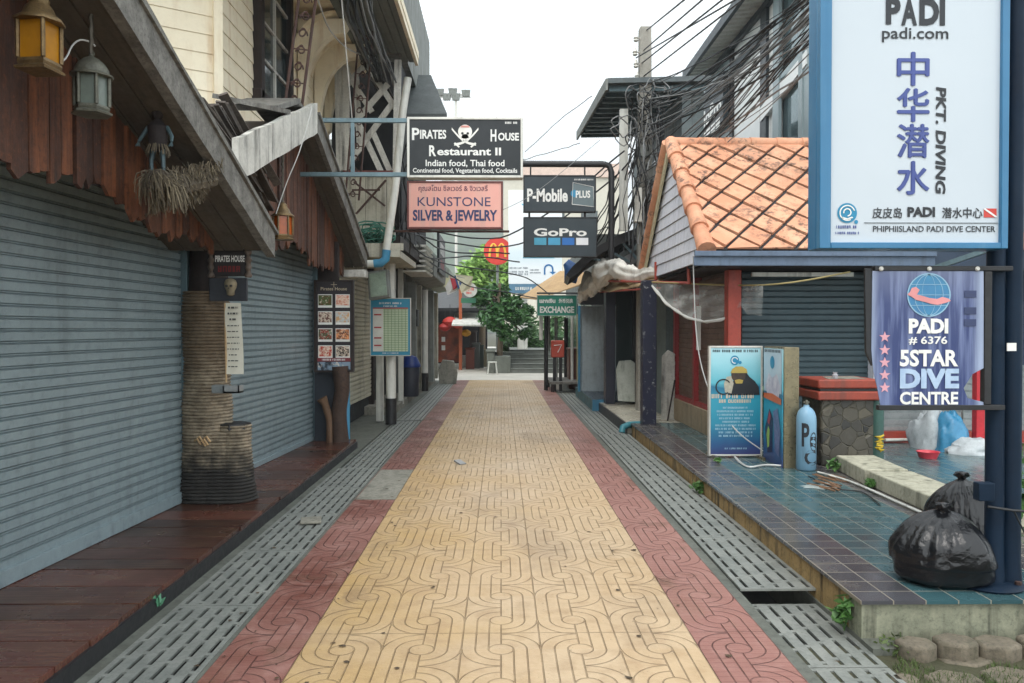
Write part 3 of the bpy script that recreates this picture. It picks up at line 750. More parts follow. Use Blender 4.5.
for s in(-1,1):
    mb=MB(); prof=[]; 
    mb.lathe(c+V((s*W*.47,-.01,-H*.56)),[(.022+.006*math.sin(z*95),z) for z in [i*H*1.15/26 for i in range(27)]],12,fn=lambda t_,z,j:1+.15*math.sin(2*t_+z*60)); part('twisted_post',mb,M('carved_wood',srgb(110,96,84),.6,srgb(50,42,38)),t,ang=70)
t,c,W,H=board_thing('skull_plaque','dark plaque with a small carved skull below the name plaque','sign',209,278,247,301,py-.235,.03,M_blk)
part('panel',MB().box(c.x-W/2,c.x+W/2,c.y,c.y+.03,c.z-H/2,c.z+H/2),M('slate_black',srgb(50,54,62),.5,srgb(34,36,42)),t,bevel=.006)
mb=MB(); k=c+V((W*.1,-.03,.015)); mb.lathe(k,[(.012,-.07),(.03,-.06),(.032,-.03),(.046,.0),(.052,.035),(.04,.065),(.01,.078)],16,fn=lambda t_,z,j:1+.04*math.cos(2*t_)); sk=part('skull',mb,M('bone_carving',srgb(150,138,112),.7,srgb(84,76,62)),t,ang=70)
mb=MB()
for s in(-1,1): mb.lathe(k+V((s*.018,-.043,.012)),[(.0,-.012),(.011,-.006),(.011,.006),(.0,.012)],10)
mb.prism([k+V((-.006,-.05,-.012)),k+V((.006,-.05,-.012)),k+V((0,-.05,.0))],(0,.01,0)); part('eye_sockets',mb,M_blk,sk,loc=OR[t.name])
t,c,W,H=board_thing('paper_notice','long white handwritten paper notice hanging on the rope pillar','notice',225,303,242,374,py-.27,.01,M_wht)
c=c+V((0,0,0)); tl=.06
rows=[]
for i in range(9):
    z=H/2-H*i/8; rows.append([(c.x-W/2+tl*.2*i/8,c.y-.01*math.sin(i*.9),c.z+z),(c.x+W/2+tl*.3*i/8,c.y-.015-.01*math.sin(i*.7+1),c.z+z)])
m2=MB(); m2.sheet(rows); m2.sheet([[V(p)+V((0,.006,0)) for p in r] for r in rows][::-1]); part('sheet',m2,M('paper_white',srgb(226,224,210),.7,srgb(196,190,170),bmp=0),t)
mb=MB()
for i in range(11):
    zz=H*.42-i*H*.082; w_=W*random.uniform(.4,.75)
    xx=-w_/2
    while xx<w_/2:
        l=random.uniform(.008,.03); mb.box(c.x+.008+xx,c.x+.008+min(xx+l,w_/2),c.y-.036,c.y-.034,c.z+zz,c.z+zz+.016 if i<3 else c.z+zz+.009); xx+=l+.008
part('handwriting',mb,M('ink_grey',srgb(84,84,80),.7,bmp=0),t,smooth=False)
mb=MB().tube([c+V((-W*.5,-.0,H*.5)),c+V((-W*.45,0,-H*.5)),c+V((-W*.45,0,-H*.5-.07))],.008,6); part('cord',mb,M('rope_clean2',srgb(190,160,120),.8),t)
t,c,W,H=board_thing('ashtray_bracket','grey metal ashtray bracket strapped to the rope pillar','ashtray',213,384,242,394,py-.27,.02,M_tin)
mb=MB(); mb.box(c.x-W/2,c.x+.0,c.y-.04,c.y+.05,c.z-.035,c.z+.035); part('bracket',mb,M('zinc',srgb(140,146,146),.5,metal=.4),t,bevel=.005)
mb=MB(); mb.box(c.x-.01,c.x+W/2,c.y-.08,c.y+.04,c.z-.03,c.z-.015)
for (a,b1,c1,d1) in((-.01,.0,-.08,.04),(W/2-.01,W/2,-.08,.04)): mb.box(c.x+a,c.x+b1,c.y+c1,c.y+d1,c.z-.03,c.z+.035)
mb.box(c.x-.01,c.x+W/2,c.y-.08,c.y-.07,c.z-.03,c.z+.035); part('tray',mb,M('zinc2',srgb(160,164,164),.5,metal=.4),t)
# ================================================================== menu board by the deck end
Ym=10.62
M_mblk=M('menu_black',srgb(44,38,42),.45,srgb(32,28,34),bmp=.1)
t,c,W,H=board_thing('menu_board','tall black menu board with eight food photos beside the second shutter','menu board',314,280,354,372,Ym,.05,M_mblk)
part('panel',MB().box(c.x-W/2,c.x+W/2,c.y,c.y+.06,c.z-H/2,c.z+H/2),M_mblk,t,bevel=.008)
mb=MB()
for (a,b1,c1,d1) in((-.5,-.44,-.5,.5),(.44,.5,-.5,.5)): mb.box(c.x+a*W,c.x+b1*W,c.y-.02,c.y-.0,c.z+c1*H,c.z+d1*H)
for (c1,d1) in((-.5,-.48),(.48,.5)): mb.box(c.x-.44*W,c.x+.44*W,c.y-.02,c.y,c.z+c1*H,c.z+d1*H)
part('frame',mb,M_wooddk,t)
def foodmat(name,a,b2,sc_=18):
    m,nt,b,out=newmat(name); n=nz(scale=sc_,detail=2); n2=nz(scale=sc_*1.7,detail=2)
    c_=mix(((n-.42)*6).max(0).min(1),a,b2); c_=mix(((n2-.55)*8).max(0).min(.8),c_,srgb(226,214,196))
    nt.links.new(c_,b.inputs['Base Color']); b.inputs['Roughness'].default_value=.35; return m
foods=[((96,70,40),(70,96,50)),((206,120,96),(230,200,180)),((90,36,34),(214,196,176)),((190,196,196),(206,160,110)),((66,90,60),(150,60,50)),((226,150,96),(110,60,40)),((186,60,40),(226,210,190)),((60,46,40),(210,190,170))]
for i,(a,b2) in enumerate(foods):
    r,k=divmod(i,2); xx=(-.22 if k==0 else .22)*W; zz=c.z+H*(.27-.185*r)
    fm=foodmat('food_photo_%d'%i,srgb(*a),srgb(*b2))
    ph=MB().box(c.x+xx-.18*W,c.x+xx+.18*W,c.y-.006,c.y-.002,zz-.07*H,zz+.075*H); part('photo_frame',ph,M_wht,t,smooth=False)
    ph=MB().box(c.x+xx-.165*W,c.x+xx+.165*W,c.y-.01,c.y-.0065,zz-.045*H,zz+.066*H); part('food_photo',ph,fm,t,smooth=False)
    pl=MB(); disc(pl,(c.x+xx,c.y-.0105,zz+.01*H),.11*W,sx=1.1 if i%3 else .8,off=.001); part('plate',pl,foodmat('dish_%d'%i,srgb(*b2),srgb(*a),40),t,smooth=False)
mb=MB(); text(mb,'Pirates House',c+V((0,-.002,H*.405)),W*.66,H*.035,bold=.01); part('lettering',mb,M('menu_gold',srgb(190,176,150),.6,bmp=0),t,smooth=False)
mb=MB().tube([c+V((-.04,-.002,H*.45)),c+V((.04,-.002,H*.45))],.003,4).tube([c+V((0,-.002,H*.42)),c+V((0,-.002,H*.49))],.003,4); part('emblem',mb,M('menu_gold'  ,(0,0,0)),t)
mb=MB().box(c.x-.42*W,c.x+.42*W,c.y-.008,c.y-.004,c.z-.385*H,c.z-.345*H); part('red_strip',mb,M('menu_red',srgb(130,50,56),.5,bmp=0),t,smooth=False)
mb=MB(); scrib(mb,c+V((0,-.009,-H*.365)),W*.6,H*.02); part('strip_lettering',mb,M_wht,t,smooth=False)
mb=MB().box(c.x-.41*W,c.x+.41*W,c.y-.008,c.y-.004,c.z-.485*H,c.z-.39*H); part('photo_strip',mb,foodmat('blue_photo',srgb(38,48,60),srgb(130,150,168),12),t,smooth=False)
# carved driftwood post under it
c=PZ(332,441,.116); dw=thing('driftwood_support','dark panel with knotty driftwood trunk carrying the menu board','post',(c.x,Ym+.06,.116))
part('back_panel',MB().box(c.x-.23,c.x+.19,Ym+.1,Ym+.14,.116,1.1),M('navy_dark',srgb(34,42,52),.6),dw)
mb=MB(); mb.tube([(c.x+.12,Ym+.04,.116),(c.x+.1,Ym+.04,.5),(c.x+.15,Ym+.04,.8),(c.x+.13,Ym+.04,1.12)],[.12,.1,.1,.12],12)
part('trunk',mb,M('driftwood',srgb(74,54,42),.75,srgb(34,26,24),stretch=(4,4,.7),bmp=.8),dw)
mb=MB(); mb.tube([(c.x+.0,Ym+.0,.116),(c.x-.01,Ym+.0,.42),(c.x-.07,Ym-.0,.62),(c.x-.11,Ym-.01,.7)],[.055,.05,.05,.075],12); part('branch',mb,M('driftwood_pale',srgb(112,84,60),.7,srgb(58,42,34),stretch=(4,4,.7)),dw)
# blue pipe
M_bpipe=M('blue_pvc',srgb(64,140,176),.45,srgb(50,110,140),streak=.4,bmp=.05)
a=PZ(346,444,.05); mb=MB().tube([(a.x,10.96,.02),(a.x,10.96,.98),(a.x-.02,10.96,1.04),(a.x-.09,10.97,1.08)],.042,14).tube([(a.x,10.96,.55),(a.x,10.96,.6)],.047,14)
solo('blue_drainpipe',mb,M_bpipe,'light blue drainpipe rising from the deck end below the menu board','pipe')
# ================================================================== PIRATES HOUSE sign + brackets
def sign_box(name,label,cat,x0,y0,x1,y1,Y,th,facem,framem,fw=.035,grp=None):
    t,c,W,H=board_thing(name,label,cat,x0,y0,x1,y1,Y,th,facem,grp)
    part('panel',MB().box(c.x-W/2+fw,c.x+W/2-fw,c.y,c.y+th,c.z-H/2+fw,c.z+H/2-fw),facem,t,smooth=False)
    mb=MB()
    mb.box(c.x-W/2,c.x-W/2+fw,c.y-.012,c.y+th+.01,c.z-H/2,c.z+H/2).box(c.x+W/2-fw,c.x+W/2,c.y-.012,c.y+th+.01,c.z-H/2,c.z+H/2)
    mb.box(c.x-W/2+fw,c.x+W/2-fw,c.y-.012,c.y+th+.01,c.z-H/2,c.z-H/2+fw).box(c.x-W/2+fw,c.x+W/2-fw,c.y-.012,c.y+th+.01,c.z+H/2-fw,c.z+H/2)
    part('frame',mb,framem,t,bevel=.004)
    return t,c,W,H
M_sgbk=M('sign_black',srgb(28,34,38),.5,srgb(22,28,32),bmp=.05); M_alu=M('aluminium_frame',srgb(216,214,206),.4,srgb(180,178,170),metal=.3,streak=.3,bmp=.05)
Yp=9.0
t,c,W,H=sign_box('restaurant_sign','black sign with skull and crossed swords reading PIRATES HOUSE','sign',407,117,523,178,Yp,.14,M_sgbk,M_alu,.028)
L=MB()
# irregular capitals
text(L,'P',c+V((-.425*W,0,.22*H)),.065*W,.2*H,bold=.025); text(L,'IRATES',c+V((-.275*W,0,.215*H)),.225*W,.15*H,bold=.03)
text(L,'H',c+V((.245*W,0,.2*H)),.05*W,.2*H,bold=.03); text(L,'OUSE',c+V((.375*W,0,.18*H)),.18*W,.13*H,bold=.03)
text(L,'R',c+V((-.28*W,0,-.055*H)),.06*W,.18*H,bold=.03); text(L,'estaurant II',c+V((.035*W,0,-.065*H)),.55*W,.13*H,bold=.028)
text(L,'Indian food, Thai food',c+V((0,0,-.265*H)),.68*W,.125*H,bold=.016); text(L,'Continental food, Vegetarian food, Cocktails',c+V((0,0,-.39*H)),.9*W,.1*H,bold=.016)
scrib(L,c+V((.4*W,0,.41*H)),.11*W,.035*H)
part('lettering',L,M_wht,t,smooth=False)
E2=MB(); k=c+V((.0,0,.2*H)); s_=H*.2
disc(E2,k+V((0,0,.3*s_)),s_*.58,off=.004); disc(E2,k+V((0,0,-.25*s_)),s_*.36,off=.004,sx=.9)
for sg in(-1,1):
    pts=[]
    for i in range(9):
        a_=i/8; pts.append(k+V((sg*(-.9+2.0*a_)*s_,-.003,(-.75+1.3*a_+.35*math.sin(a_*3.14)*-1)*s_)))
    for i in range(8):
        w0=.1*s_; E2.add([pts[i]+V((0,0,-w0)),pts[i+1]+V((0,0,-w0)),pts[i+1]+V((0,0,w0)),pts[i]+V((0,0,w0))],[(0,1,2,3)])
    e=pts[1]; E2.add([e+V((-.28*s_*sg,-.001,.05*s_)),e+V((-.18*s_*sg,-.001,.15*s_)),e+V((.22*s_*sg,-.001,-.2*s_)),e+V((.12*s_*sg,-.001,-.3*s_))],[(0,1,2,3)])
part('skull_emblem',E2,M('bone_white',srgb(240,238,230),.5,bmp=0),t,smooth=False)
E3=MB()
for sg in(-1,1): disc(E3,k+V((sg*.22*s_,0,.16*s_)),s_*.105,off=.007,n=12)
disc(E3,k+V((0,0,-.08*s_)),s_*.045,off=.007,n=6)
for i in range(3): E3.box(k.x+(i-1)*.15*s_-.01*s_,k.x+(i-1)*.15*s_+.02*s_,k.y-.009,k.y-.0065,k.z-.5*s_,k.z-.34*s_)
part('skull_sockets',E3,M_sgbk,t,smooth=False)
E4=MB(); flat(E4,[(0,0),(1,0),(.85,1),(.15,1)],k+V((0,0,.72*s_)),s_*.8,s_*.16,off=.0075); part('headscarf',E4,M('scarf_red',srgb(220,150,140),.6,bmp=0),t,smooth=False)
M_stl=M('galvanised_blue_steel',srgb(116,140,148),.45,srgb(86,106,112),metal=.3,streak=.4)
br=thing('sign_bracket','grey steel double bracket arm holding the black pirate sign','bracket',P(300,174,Yp))
x0=-2.27; zt=P(400,117.5,Yp).z; zb=P(400,174,Yp).z; xs=c.x-W/2
part('arm',MB().box(P(318,118,Yp).x,xs-.002,Yp+.02,Yp+.06,zt-.05,zt),M_stl,br,bevel=.004)
part('arm',MB().box(x0,xs-.002,Yp+.02,Yp+.06,zb-.025,zb+.025),M_stl,br,bevel=.004)
xv=P(352,140,Yp).x; part('upright',MB().box(xv-.02,xv+.02,Yp+.025,Yp+.055,zb+.026,zt-.051),M_stl,br)
wire('stay_wire','thin stay wire from the bracket up to the eave',[P(352,118,Yp),P(340,-20,8.2)],.006,M_wcable)
# ================================================================== KUNSTONE sign
Yk=12.6
M_pink=M('faded_pink',srgb(240,180,166),.5,srgb(234,164,152),scale=3,streak=.3,dirt=srgb(190,170,160),bmp=0)
t,c,W,H=sign_box('jewelry_sign','faded pink sign reading KUNSTONE SILVER & JEWELRY','sign',407,181,503,229,Yk,.12,M_pink,M('maroon_frame',srgb(120,66,62),.6,srgb(84,48,46)),.03)
M_navy=M('navy_letters',srgb(52,64,110),.5,bmp=0)
L=MB(); text(L,'KUNSTONE',c+V((-.01*W,0,.07*H)),.76*W,.19*H,bold=.0); text(L,'SILVER & JEWELRY',c+V((0,0,-.25*H)),.88*W,.3*H,bold=.035); part('lettering',L,M_navy,t,smooth=False)
L=MB(); text(L,'คุณสโตน ซิลเวอร์ & จิวเวลรี่',c+V((-.02*W,0,.34*H)),.72*W,.17*H,bold=.012); part('thai_lettering',L,M('maroon_letters',srgb(110,60,84),.5,bmp=0),t,smooth=False)
wire('sign_bracket','iron arm carrying the faded pink sign from the left shop',[V((c.x+W/2+.1,Yk+.06,c.z-H/2-.03)),V((-1.75,Yk+.06,c.z-H/2-.03))],.02,M_rust,cat='bracket')
# ================================================================== left shops beyond the deck
M_beige=M('beige_shutter',srgb(206,202,182),.5,srgb(176,172,152),streak=.5,bmp=.1)
M_cream=M('cream_plaster',srgb(196,192,176),.75,srgb(150,146,132),streak=.7,bmp=.2)
M_greyw=M('grey_plaster',srgb(140,144,140),.75,srgb(100,104,100),streak=.7,bmp=.2)
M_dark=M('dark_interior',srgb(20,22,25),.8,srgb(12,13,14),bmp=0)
M_pvc=M('white_pvc',srgb(222,222,214),.45,srgb(184,184,176),streak=.5,bmp=.03)
sb=thing('corner_shop','cream shop with half raised beige shutter and white lattice storey above','building',(-3,14,0))
part('wall',MB().box(-6,-2.62,11.0,18.5,0,3.0),M_cream,sb,smooth=False)
shutter('roller_shutter',lambda Y:-2.6+.045*(Y-11.2)*0+.012*(Y-11.2),11.2,15.7,.32,2.5,sb,M_beige,pitch=.08)
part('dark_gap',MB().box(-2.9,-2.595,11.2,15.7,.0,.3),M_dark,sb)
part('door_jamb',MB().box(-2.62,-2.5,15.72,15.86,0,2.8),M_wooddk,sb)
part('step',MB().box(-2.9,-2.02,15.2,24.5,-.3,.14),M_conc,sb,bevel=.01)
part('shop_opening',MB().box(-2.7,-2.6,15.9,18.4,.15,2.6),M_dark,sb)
Yl=12.9
zlo,zhi=4.15,6.15
part('balcony_floor',MB().box(-2.9,-1.62,Yl+.02,18.5,2.95,3.12),M_wooddk,sb)
mb=MB(); x=-2.85
while x<-1.72: 
    mb.box(x,min(x+.16,-1.72),Yl+.05,Yl+.07,3.13,4.08); x+=.168
part('cream_panel',mb,M_cream,sb,smooth=False)
part('red_rail',MB().box(-2.9,-1.66,Yl,Yl+.09,4.08,4.16),M('rail_red',srgb(110,58,54),.6),sb)
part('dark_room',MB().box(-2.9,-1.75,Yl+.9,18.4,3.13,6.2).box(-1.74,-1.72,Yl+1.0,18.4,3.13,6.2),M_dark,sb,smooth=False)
part('lintel',MB().box(-2.9,-1.6,Yl-.02,Yl+.12,6.0,6.22),M_grey,sb)
def seg(mb,x0,y0,x1,y1,Y,w_=.1,d=.05):
    a=P(x0,y0,Y);b=P(x1,y1,Y); mb.beam(a,b,w_,d,up=(0,1,0))
LT=MB()
part_l=[(338,58,340,178),(346,66,346,180),(398,60,396,178),(340,62,372,112),(336,96,374,56),(350,128,388,84),(344,170,392,104),(366,64,398,112),(356,74,360,150),(372,130,392,176),(356,118,384,178),(360,52,398,52)]
for i,(a,b1,c1,d1) in enumerate(part_l): seg(LT,a,b1,c1,d1,Yl+.02+.012*i,.09 if i>2 else .11,.04)
part('white_lattice',LT,M_white,sb,smooth=False)
part('upper_wall',MB().box(-2.0,-1.64,13.2,18.5,6.3,8.2),M_greyw,sb)
mb=MB(); 
for k in range(4): mb.beam(P(358+k*3,188+4*k,Yl-.05),P(384,220-k*4,Yl-.05),.03,.03,up=(0,1,0))
part('iron_strut',MB().beam(P(354,182,Yl-.1),P(385,206,Yl-.1),.03,.03,up=(0,1,0)).beam(P(386,180,Yl-.14),P(356,214,Yl-.14),.03,.03,up=(0,1,0)).beam(P(352,190,Yl-.18),P(380,190,Yl-.18),.025,.025,up=(0,1,0)),M_rust,sb)
# white downpipe with blue elbow
pp=thing('white_downpipe','tall white downpipe with a pale blue elbow at its foot','pipe',P(384,262,12.2))
part('pipe',MB().tube([P(408,78,12.2),P(403,110,12.2),P(395,190,12.2),P(386,252,12.2)],.058,14),M_pvc,pp)
part('elbow',MB().tube([P(386.5,250,12.2),P(385.5,259,12.2),P(381,263,12.2),P(374,263.5,12.2)],.066,14),M_bpipe,pp)
part('pipe',MB().tube([P(375,263.5,12.2),P(350,264,12.2)],.055,14),M_pvc,pp)
# green hose/net roll and brown awning beneath it
M_net=M('green_netting',srgb(64,124,104),.7,srgb(36,78,68),bmp=.5)
a=P(366,236,12.45); mb=MB()
for k in range(16):
    c=P(371+random.uniform(-4,12),236+random.uniform(-9,10),12.5+random.uniform(-.1,.2)); pts=[c+V((math.cos(i*.5)*(.14+.08*random.random()),.12*math.sin(i*.9),math.sin(i*.5)*.1)) for i in range(14)]; mb.tube(pts,.012,5)
solo('green_net_bundle',mb,M_net,'tangled green netting bundled on the ledge behind the white downpipe','netting')
mb=MB(); mb.box(-2.55,-1.55,12.3,14.6,2.72,2.82).box(-2.5,-1.5,12.3,12.36,2.821,2.93); zz=0
solo('porch_ledge',mb,M_cream,'dirty cream porch ledge under the green netting','ledge',smooth=False)
a,b1=P(362,281,12.0),P(391,300,12.0)
t=thing('slanted_lightbox','pale green lightbox tilting above the beige shutter','lightbox',P(377,300,12.4))
part('box',MB().prism([P(367,272,12.6),P(387,269,12.6),P(389,297,12.6),P(369,300,12.6)][::-1],(0,.3,0)),M_greyw,t,bevel=.01)
part('face',MB().prism([P(369,274,12.55),P(385,271,12.55),P(387,295,12.55),P(371,297,12.55)][::-1],(0,.03,0)),M('pale_green_face',srgb(150,168,150),.5,srgb(96,110,100)),t)
# white posts
def vpost(label,x,ytop,ybot,Y,r,black=0,sq=False,name='white_post'):
    b0=P(x,ybot,Y); z1=P(x,ytop,Y).z; z0=max(b0.z,-.02)
    t=thing(name,label,'post',(b0.x,Y,z0),'white posts on the left')
    if sq: part('shaft',MB().box(b0.x-r,b0.x+r,Y-r,Y+r,z0,z1),M_pvc,t,bevel=.006)
    else: part('shaft',MB().tube([(b0.x,Y,z0+(.0 if not black else .42)),(b0.x,Y,z1)],r,16),M_pvc,t)
    if black: part('foot_sleeve',MB().tube([(b0.x,Y,z0),(b0.x,Y,z0+.44)],r*1.12,16),M_blk,t)
vpost('square white post nearest the deck, left of the rate chart column',380,232,421,14.05,.06,sq=True)
vpost('round white post with black foot sleeve behind the blue chart',391,232,424,13.6,.085,black=1)
vpost('thin square white post right of the black footed one',401,240,404,16.5,.05,sq=True)
vpost('round white column with black foot, farther along the left shops',425,290,391,19.6,.075,black=1)
# price chart
t,c,W,H=sign_box('price_chart','blue bordered timetable chart mounted on the white posts','price chart',370,298,411,356,13.4,.03,M('chart_blue',srgb(48,136,164),.4,srgb(40,118,150),bmp=0),M_alu,.014)
part('chart_sheet',MB().box(c.x-.43*W,c.x+.43*W,c.y-.006,c.y-.002,c.z-.42*H,c.z+.32*H),M('chart_paper',srgb(196,206,176),.5,srgb(176,190,160),bmp=0),t,smooth=False)
part('label_column',MB().box(c.x-.43*W,c.x-.18*W,c.y-.009,c.y-.0065,c.z-.42*H,c.z+.32*H),M('chart_white',srgb(214,214,206),.5,bmp=0),t,smooth=False)
mb=MB()
for i in range(24): mb.box(c.x-.17*W,c.x+.42*W,c.y-.0085,c.y-.0066,c.z+.3*H-i*.03*H,c.z+.3*H-i*.03*H+(.009*H))
for i in range(7): mb.box(c.x+(-.15+.085*i)*W,c.x+(-.15+.085*i+.012)*W,c.y-.0105,c.y-.0088,c.z-.42*H,c.z+.3*H)
part('table_rows',mb,M('chart_green',srgb(122,150,116),.6,bmp=0),t,smooth=False)
mb=MB()
for k in(.2,-.02,-.2,-.33): mb.box(c.x-.4*W,c.x-.22*W,c.y-.012,c.y-.0095,c.z+k*H,c.z+(k+.025)*H)
mb.box(c.x-.43*W,c.x+.43*W,c.y-.012,c.y-.0095,c.z+.315*H,c.z+.335*H)
part('red_entries',mb,M('chart_red',srgb(176,60,60),.6,bmp=0),t,smooth=False)
mb=MB(); scrib(mb,c+V((0,-.002,.41*H)),.55*W,.03*H); scrib(mb,c+V((0,-.002,.36*H)),.35*W,.02*H); scrib(mb,c+V((0,-.002,-.45*H)),.4*W,.02*H); part('lettering',mb,M_wht,t,smooth=False)
# bin
c=V((-1.99,17.6,.142)); t=thing('litter_bin','dark grey litter bin with blue domed lid by the left shops','bin',c)
part('body',MB().lathe(c,[(.17,0),(.18,.02),(.2,.62),(.19,.64)],18),M('bin_grey',srgb(52,56,68),.5),t)
part('lid',MB().lathe(c,[(.22,.64),(.225,.68),(.2,.74),(.14,.86),(.05,.9)],18),M('bin_blue',srgb(34,60,130),.4),t)
mb=MB()
for (sx,sy,tx,ty) in ((0,0,0,0),): pass
# ---- further left shop row
def shopfront(lbl,Y0,Y1,X,zt,mat,items):
    t=thing('shop_building',lbl,'building',(X-1,(Y0+Y1)/2,0))
    part('wall',MB().box(X-5,X-.22,Y0,Y1,0,zt),mat,t,smooth=False)
    n=items; w_=(Y1-Y0)/n
    for i in range(n):
        a=Y0+i*w_; 
        part('pilaster',MB().box(X-.22,X,a,a+.28,.14,2.7),M_cream if i%2 else M_greyw,t)
        f=part('window',MB().box(X-.2,X-.12,a+.3,a+.36,.2,2.5).box(X-.2,X-.12,a+w_-.08,a+w_-.02,.2,2.5).box(X-.2,X-.12,a+.37,a+w_-.09,2.42,2.5).box(X-.2,X-.12,a+.37,a+w_-.09,.2,.5),M('shop_frame',srgb(120,132,132),.5),t)
        part('pane',MB().box(X-.18,X-.15,a+.37,a+w_-.09,.5,2.42),M_gl,f,loc=OR[t.name])
    part('canopy',MB().prism([(X-.1,Y0,2.75),(X+.42,Y0,2.85),(X+.46,Y0,3.3),(X-.1,Y0,3.9)],(0,Y1-Y0,0)),mat,t,bevel=.02)
    return t
s1=shopfront('grey rendered shop with framed menu fascia, after the cream corner shop',18.6,22.4,-1.98,6.0,M_greyw,3)
s2=shopfront('pale green rendered shop at the far end of the left row',22.5,25.4,-1.9,4.6,M('mint_plaster',srgb(168,178,166),.7,srgb(126,136,126),streak=.5),2)
t,c,W,H=sign_box('louvred_shop_sign','small red sign panel above white louvres on the left row','sign',405,232,414,260,16.2,.5,M('old_red',srgb(150,52,56),.6,srgb(110,48,50)),M_wooddk,.02)
mb=MB()
for k in range(6): mb.prism([(-1.95,15.9,2.75+k*.1),(-1.5,15.9,2.75+k*.1-.02*0),(-1.48,15.9,2.79+k*.1),(-1.95,15.9,2.79+k*.1)],(0,1.6,0))
solo('white_louvre_box',mb,M_pvc,'white louvred box under the small red sign','louvre box',smooth=False)
t=thing('framed_side_sign','black framed sign with red and white lettering along the grey canopy','sign',(-1.5,20,3.1))
part('panel',MB().box(-1.55,-1.49,19.4,21.4,3.0,3.95),M_sgbk,t,bevel=.01)
L=MB(); scrib(L,(-1.49,20.4,3.62),1.4,.28,right=(0,1,0)); part('lettering',L,M_wht,t,smooth=False)
L=MB(); scrib(L,(-1.49,20.4,3.24),1.2,.2,right=(0,1,0)); part('red_lettering',L,M('old_red2',srgb(190,70,70),.6,bmp=0),t,smooth=False)
# AC box/speaker on left
t=thing('wall_air_conditioner','dark air conditioner unit bracketed under the left canopy','air conditioner',P(415,322,19))
c=P(412,318,18.8); part('casing',MB().box(c.x-.18,c.x+.14,c.y-.1,c.y+.3,c.z-.2,c.z+.2),M_blk,t,bevel=.02); mb=MB(); disc(mb,(c.x,c.y-.1,c.z),.12,off=.004); part('fan_grille',mb,M_greyw,t)
# high roofs above
mb=MB(); mb.prism([P(404,78,16),P(431,78,16),P(447,117,14.6),P(404,117,14.6)],(0,.0,.06)); solo('corrugated_awning',mb,M('dark_tin',srgb(74,80,80),.6,srgb(52,58,58),bmp=.4),'dark corrugated awning behind the black pirate sign','awning',smooth=False)
mb=MB(); mb.prism([P(400,66,20),P(406,44,20),P(418,76,20)],(0,.1,0)); mb.prism([P(380,-10,14),P(384,-10,14),P(396,34,14),P(388,36,14)],(0,.08,0)); solo('gable_sheet',mb,M_greyw,'pale sheet metal gable pieces silhouetted above the left roofs','roof sheet',smooth=False)
part('attic_box',MB().box(-2.6,-1.9,18.6,22,6.0,6.9),M_greyw,s1)
# leaning slab, bunting
t=thing('leaning_stone_slab','rough grey stone slab leaning at the end of the left shops','slab',PZ(448,383.5,0)); c=PZ(448,384,0)
mb=MB(); pts=[(-.26,0),(.24,0),(.28,.3),(.16,.66),(-.18,.7),(-.3,.4)]; mb.prism([c+V((x,.0+z*.25,z)) for x,z in pts],(0,.09,.02)); part('slab',mb,M_conc,t,bevel=.012)
cols=[(232,226,176),(236,232,226),(206,64,70),(236,232,190),(240,236,230),(200,70,80),(60,90,150),(232,228,196)]
for i,cc in enumerate(cols):
    x=432+i*4.6; y=266+10*math.sin(i/7*2.6)+i*1.0; c=P(x,y,22.5); mb=MB(); s_=.15+.1*(i%3==1)
    m0=[c+V((-s_,0,.12)),c+V((s_,0,.05)),c+V((s_*.7,.06,-s_*1.2)),c+V((-s_*.3,-.05,-s_*1.7))]; mb.prism(m0[::-1],(0,.01,0))
    solo('bunting_flag',mb,M('flag_%d'%i,srgb(*cc),.7,bmp=0),['pale yellow','white','red','light yellow','large white','crimson','blue','small yellow'][i]+' cloth flag strung across by the left canopies','flag','cloth flags strung over the street',smooth=False)
# ================================================================== RIGHT: tiled platform
def EX(Y): return 1.92+.0105*(Y-4.22)        # kerb edge line of the platform
plat=thing('tiled_platform','raised tiled terrace with blue and black tiles before the dive shop','platform',(3,7,-.06))
mb=MB(); mb.prism([(EX(4.22),4.22,.16),(9,4.22,.16),(9,12.35,.16),(EX(12.35),12.35,.16)],(0,0,-.02)); part('tile_floor',mb,M_tile,plat,smooth=False)
mb=MB()
y=4.262
while y<12.3:
    y2=min(y+.175,12.33); e=random.uniform(-.004,.004); mb.prism([(EX(y)+.012+e,y+.005,-.06),(EX(y)+.05,y+.005,-.06),(EX(y2)+.05,y2-.004,-.06),(EX(y2)+.012+e,y2-.004,-.06)],(0,0,.198)); y=y2
part('kerb_tiles',mb,M_mold,plat,smooth=False)
mb=MB(); mb.box(EX(4.22)+.015,9,4.245,4.4,-.5,.138); part('retaining_wall',mb,M('wall_conc_stained',srgb(150,150,128),.7,srgb(94,100,84),scale=5,streak=.9,dirt=srgb(34,34,26),bmp=.5,bs=25),plat,smooth=False)
mb=MB().box(1.42,14,-6,4.23,-.5,-.085); struct('verge_soil',mb,M_soil,smooth=False)
part('core',MB().prism([(EX(4.4)+.03,4.4,-.5),(9,4.4,-.5),(9,12.33,-.5),(EX(12.33)+.03,12.33,-.5)],(0,0,.635)),M('joint_black',srgb(30,28,24),.8,bmp=0),plat,smooth=False)
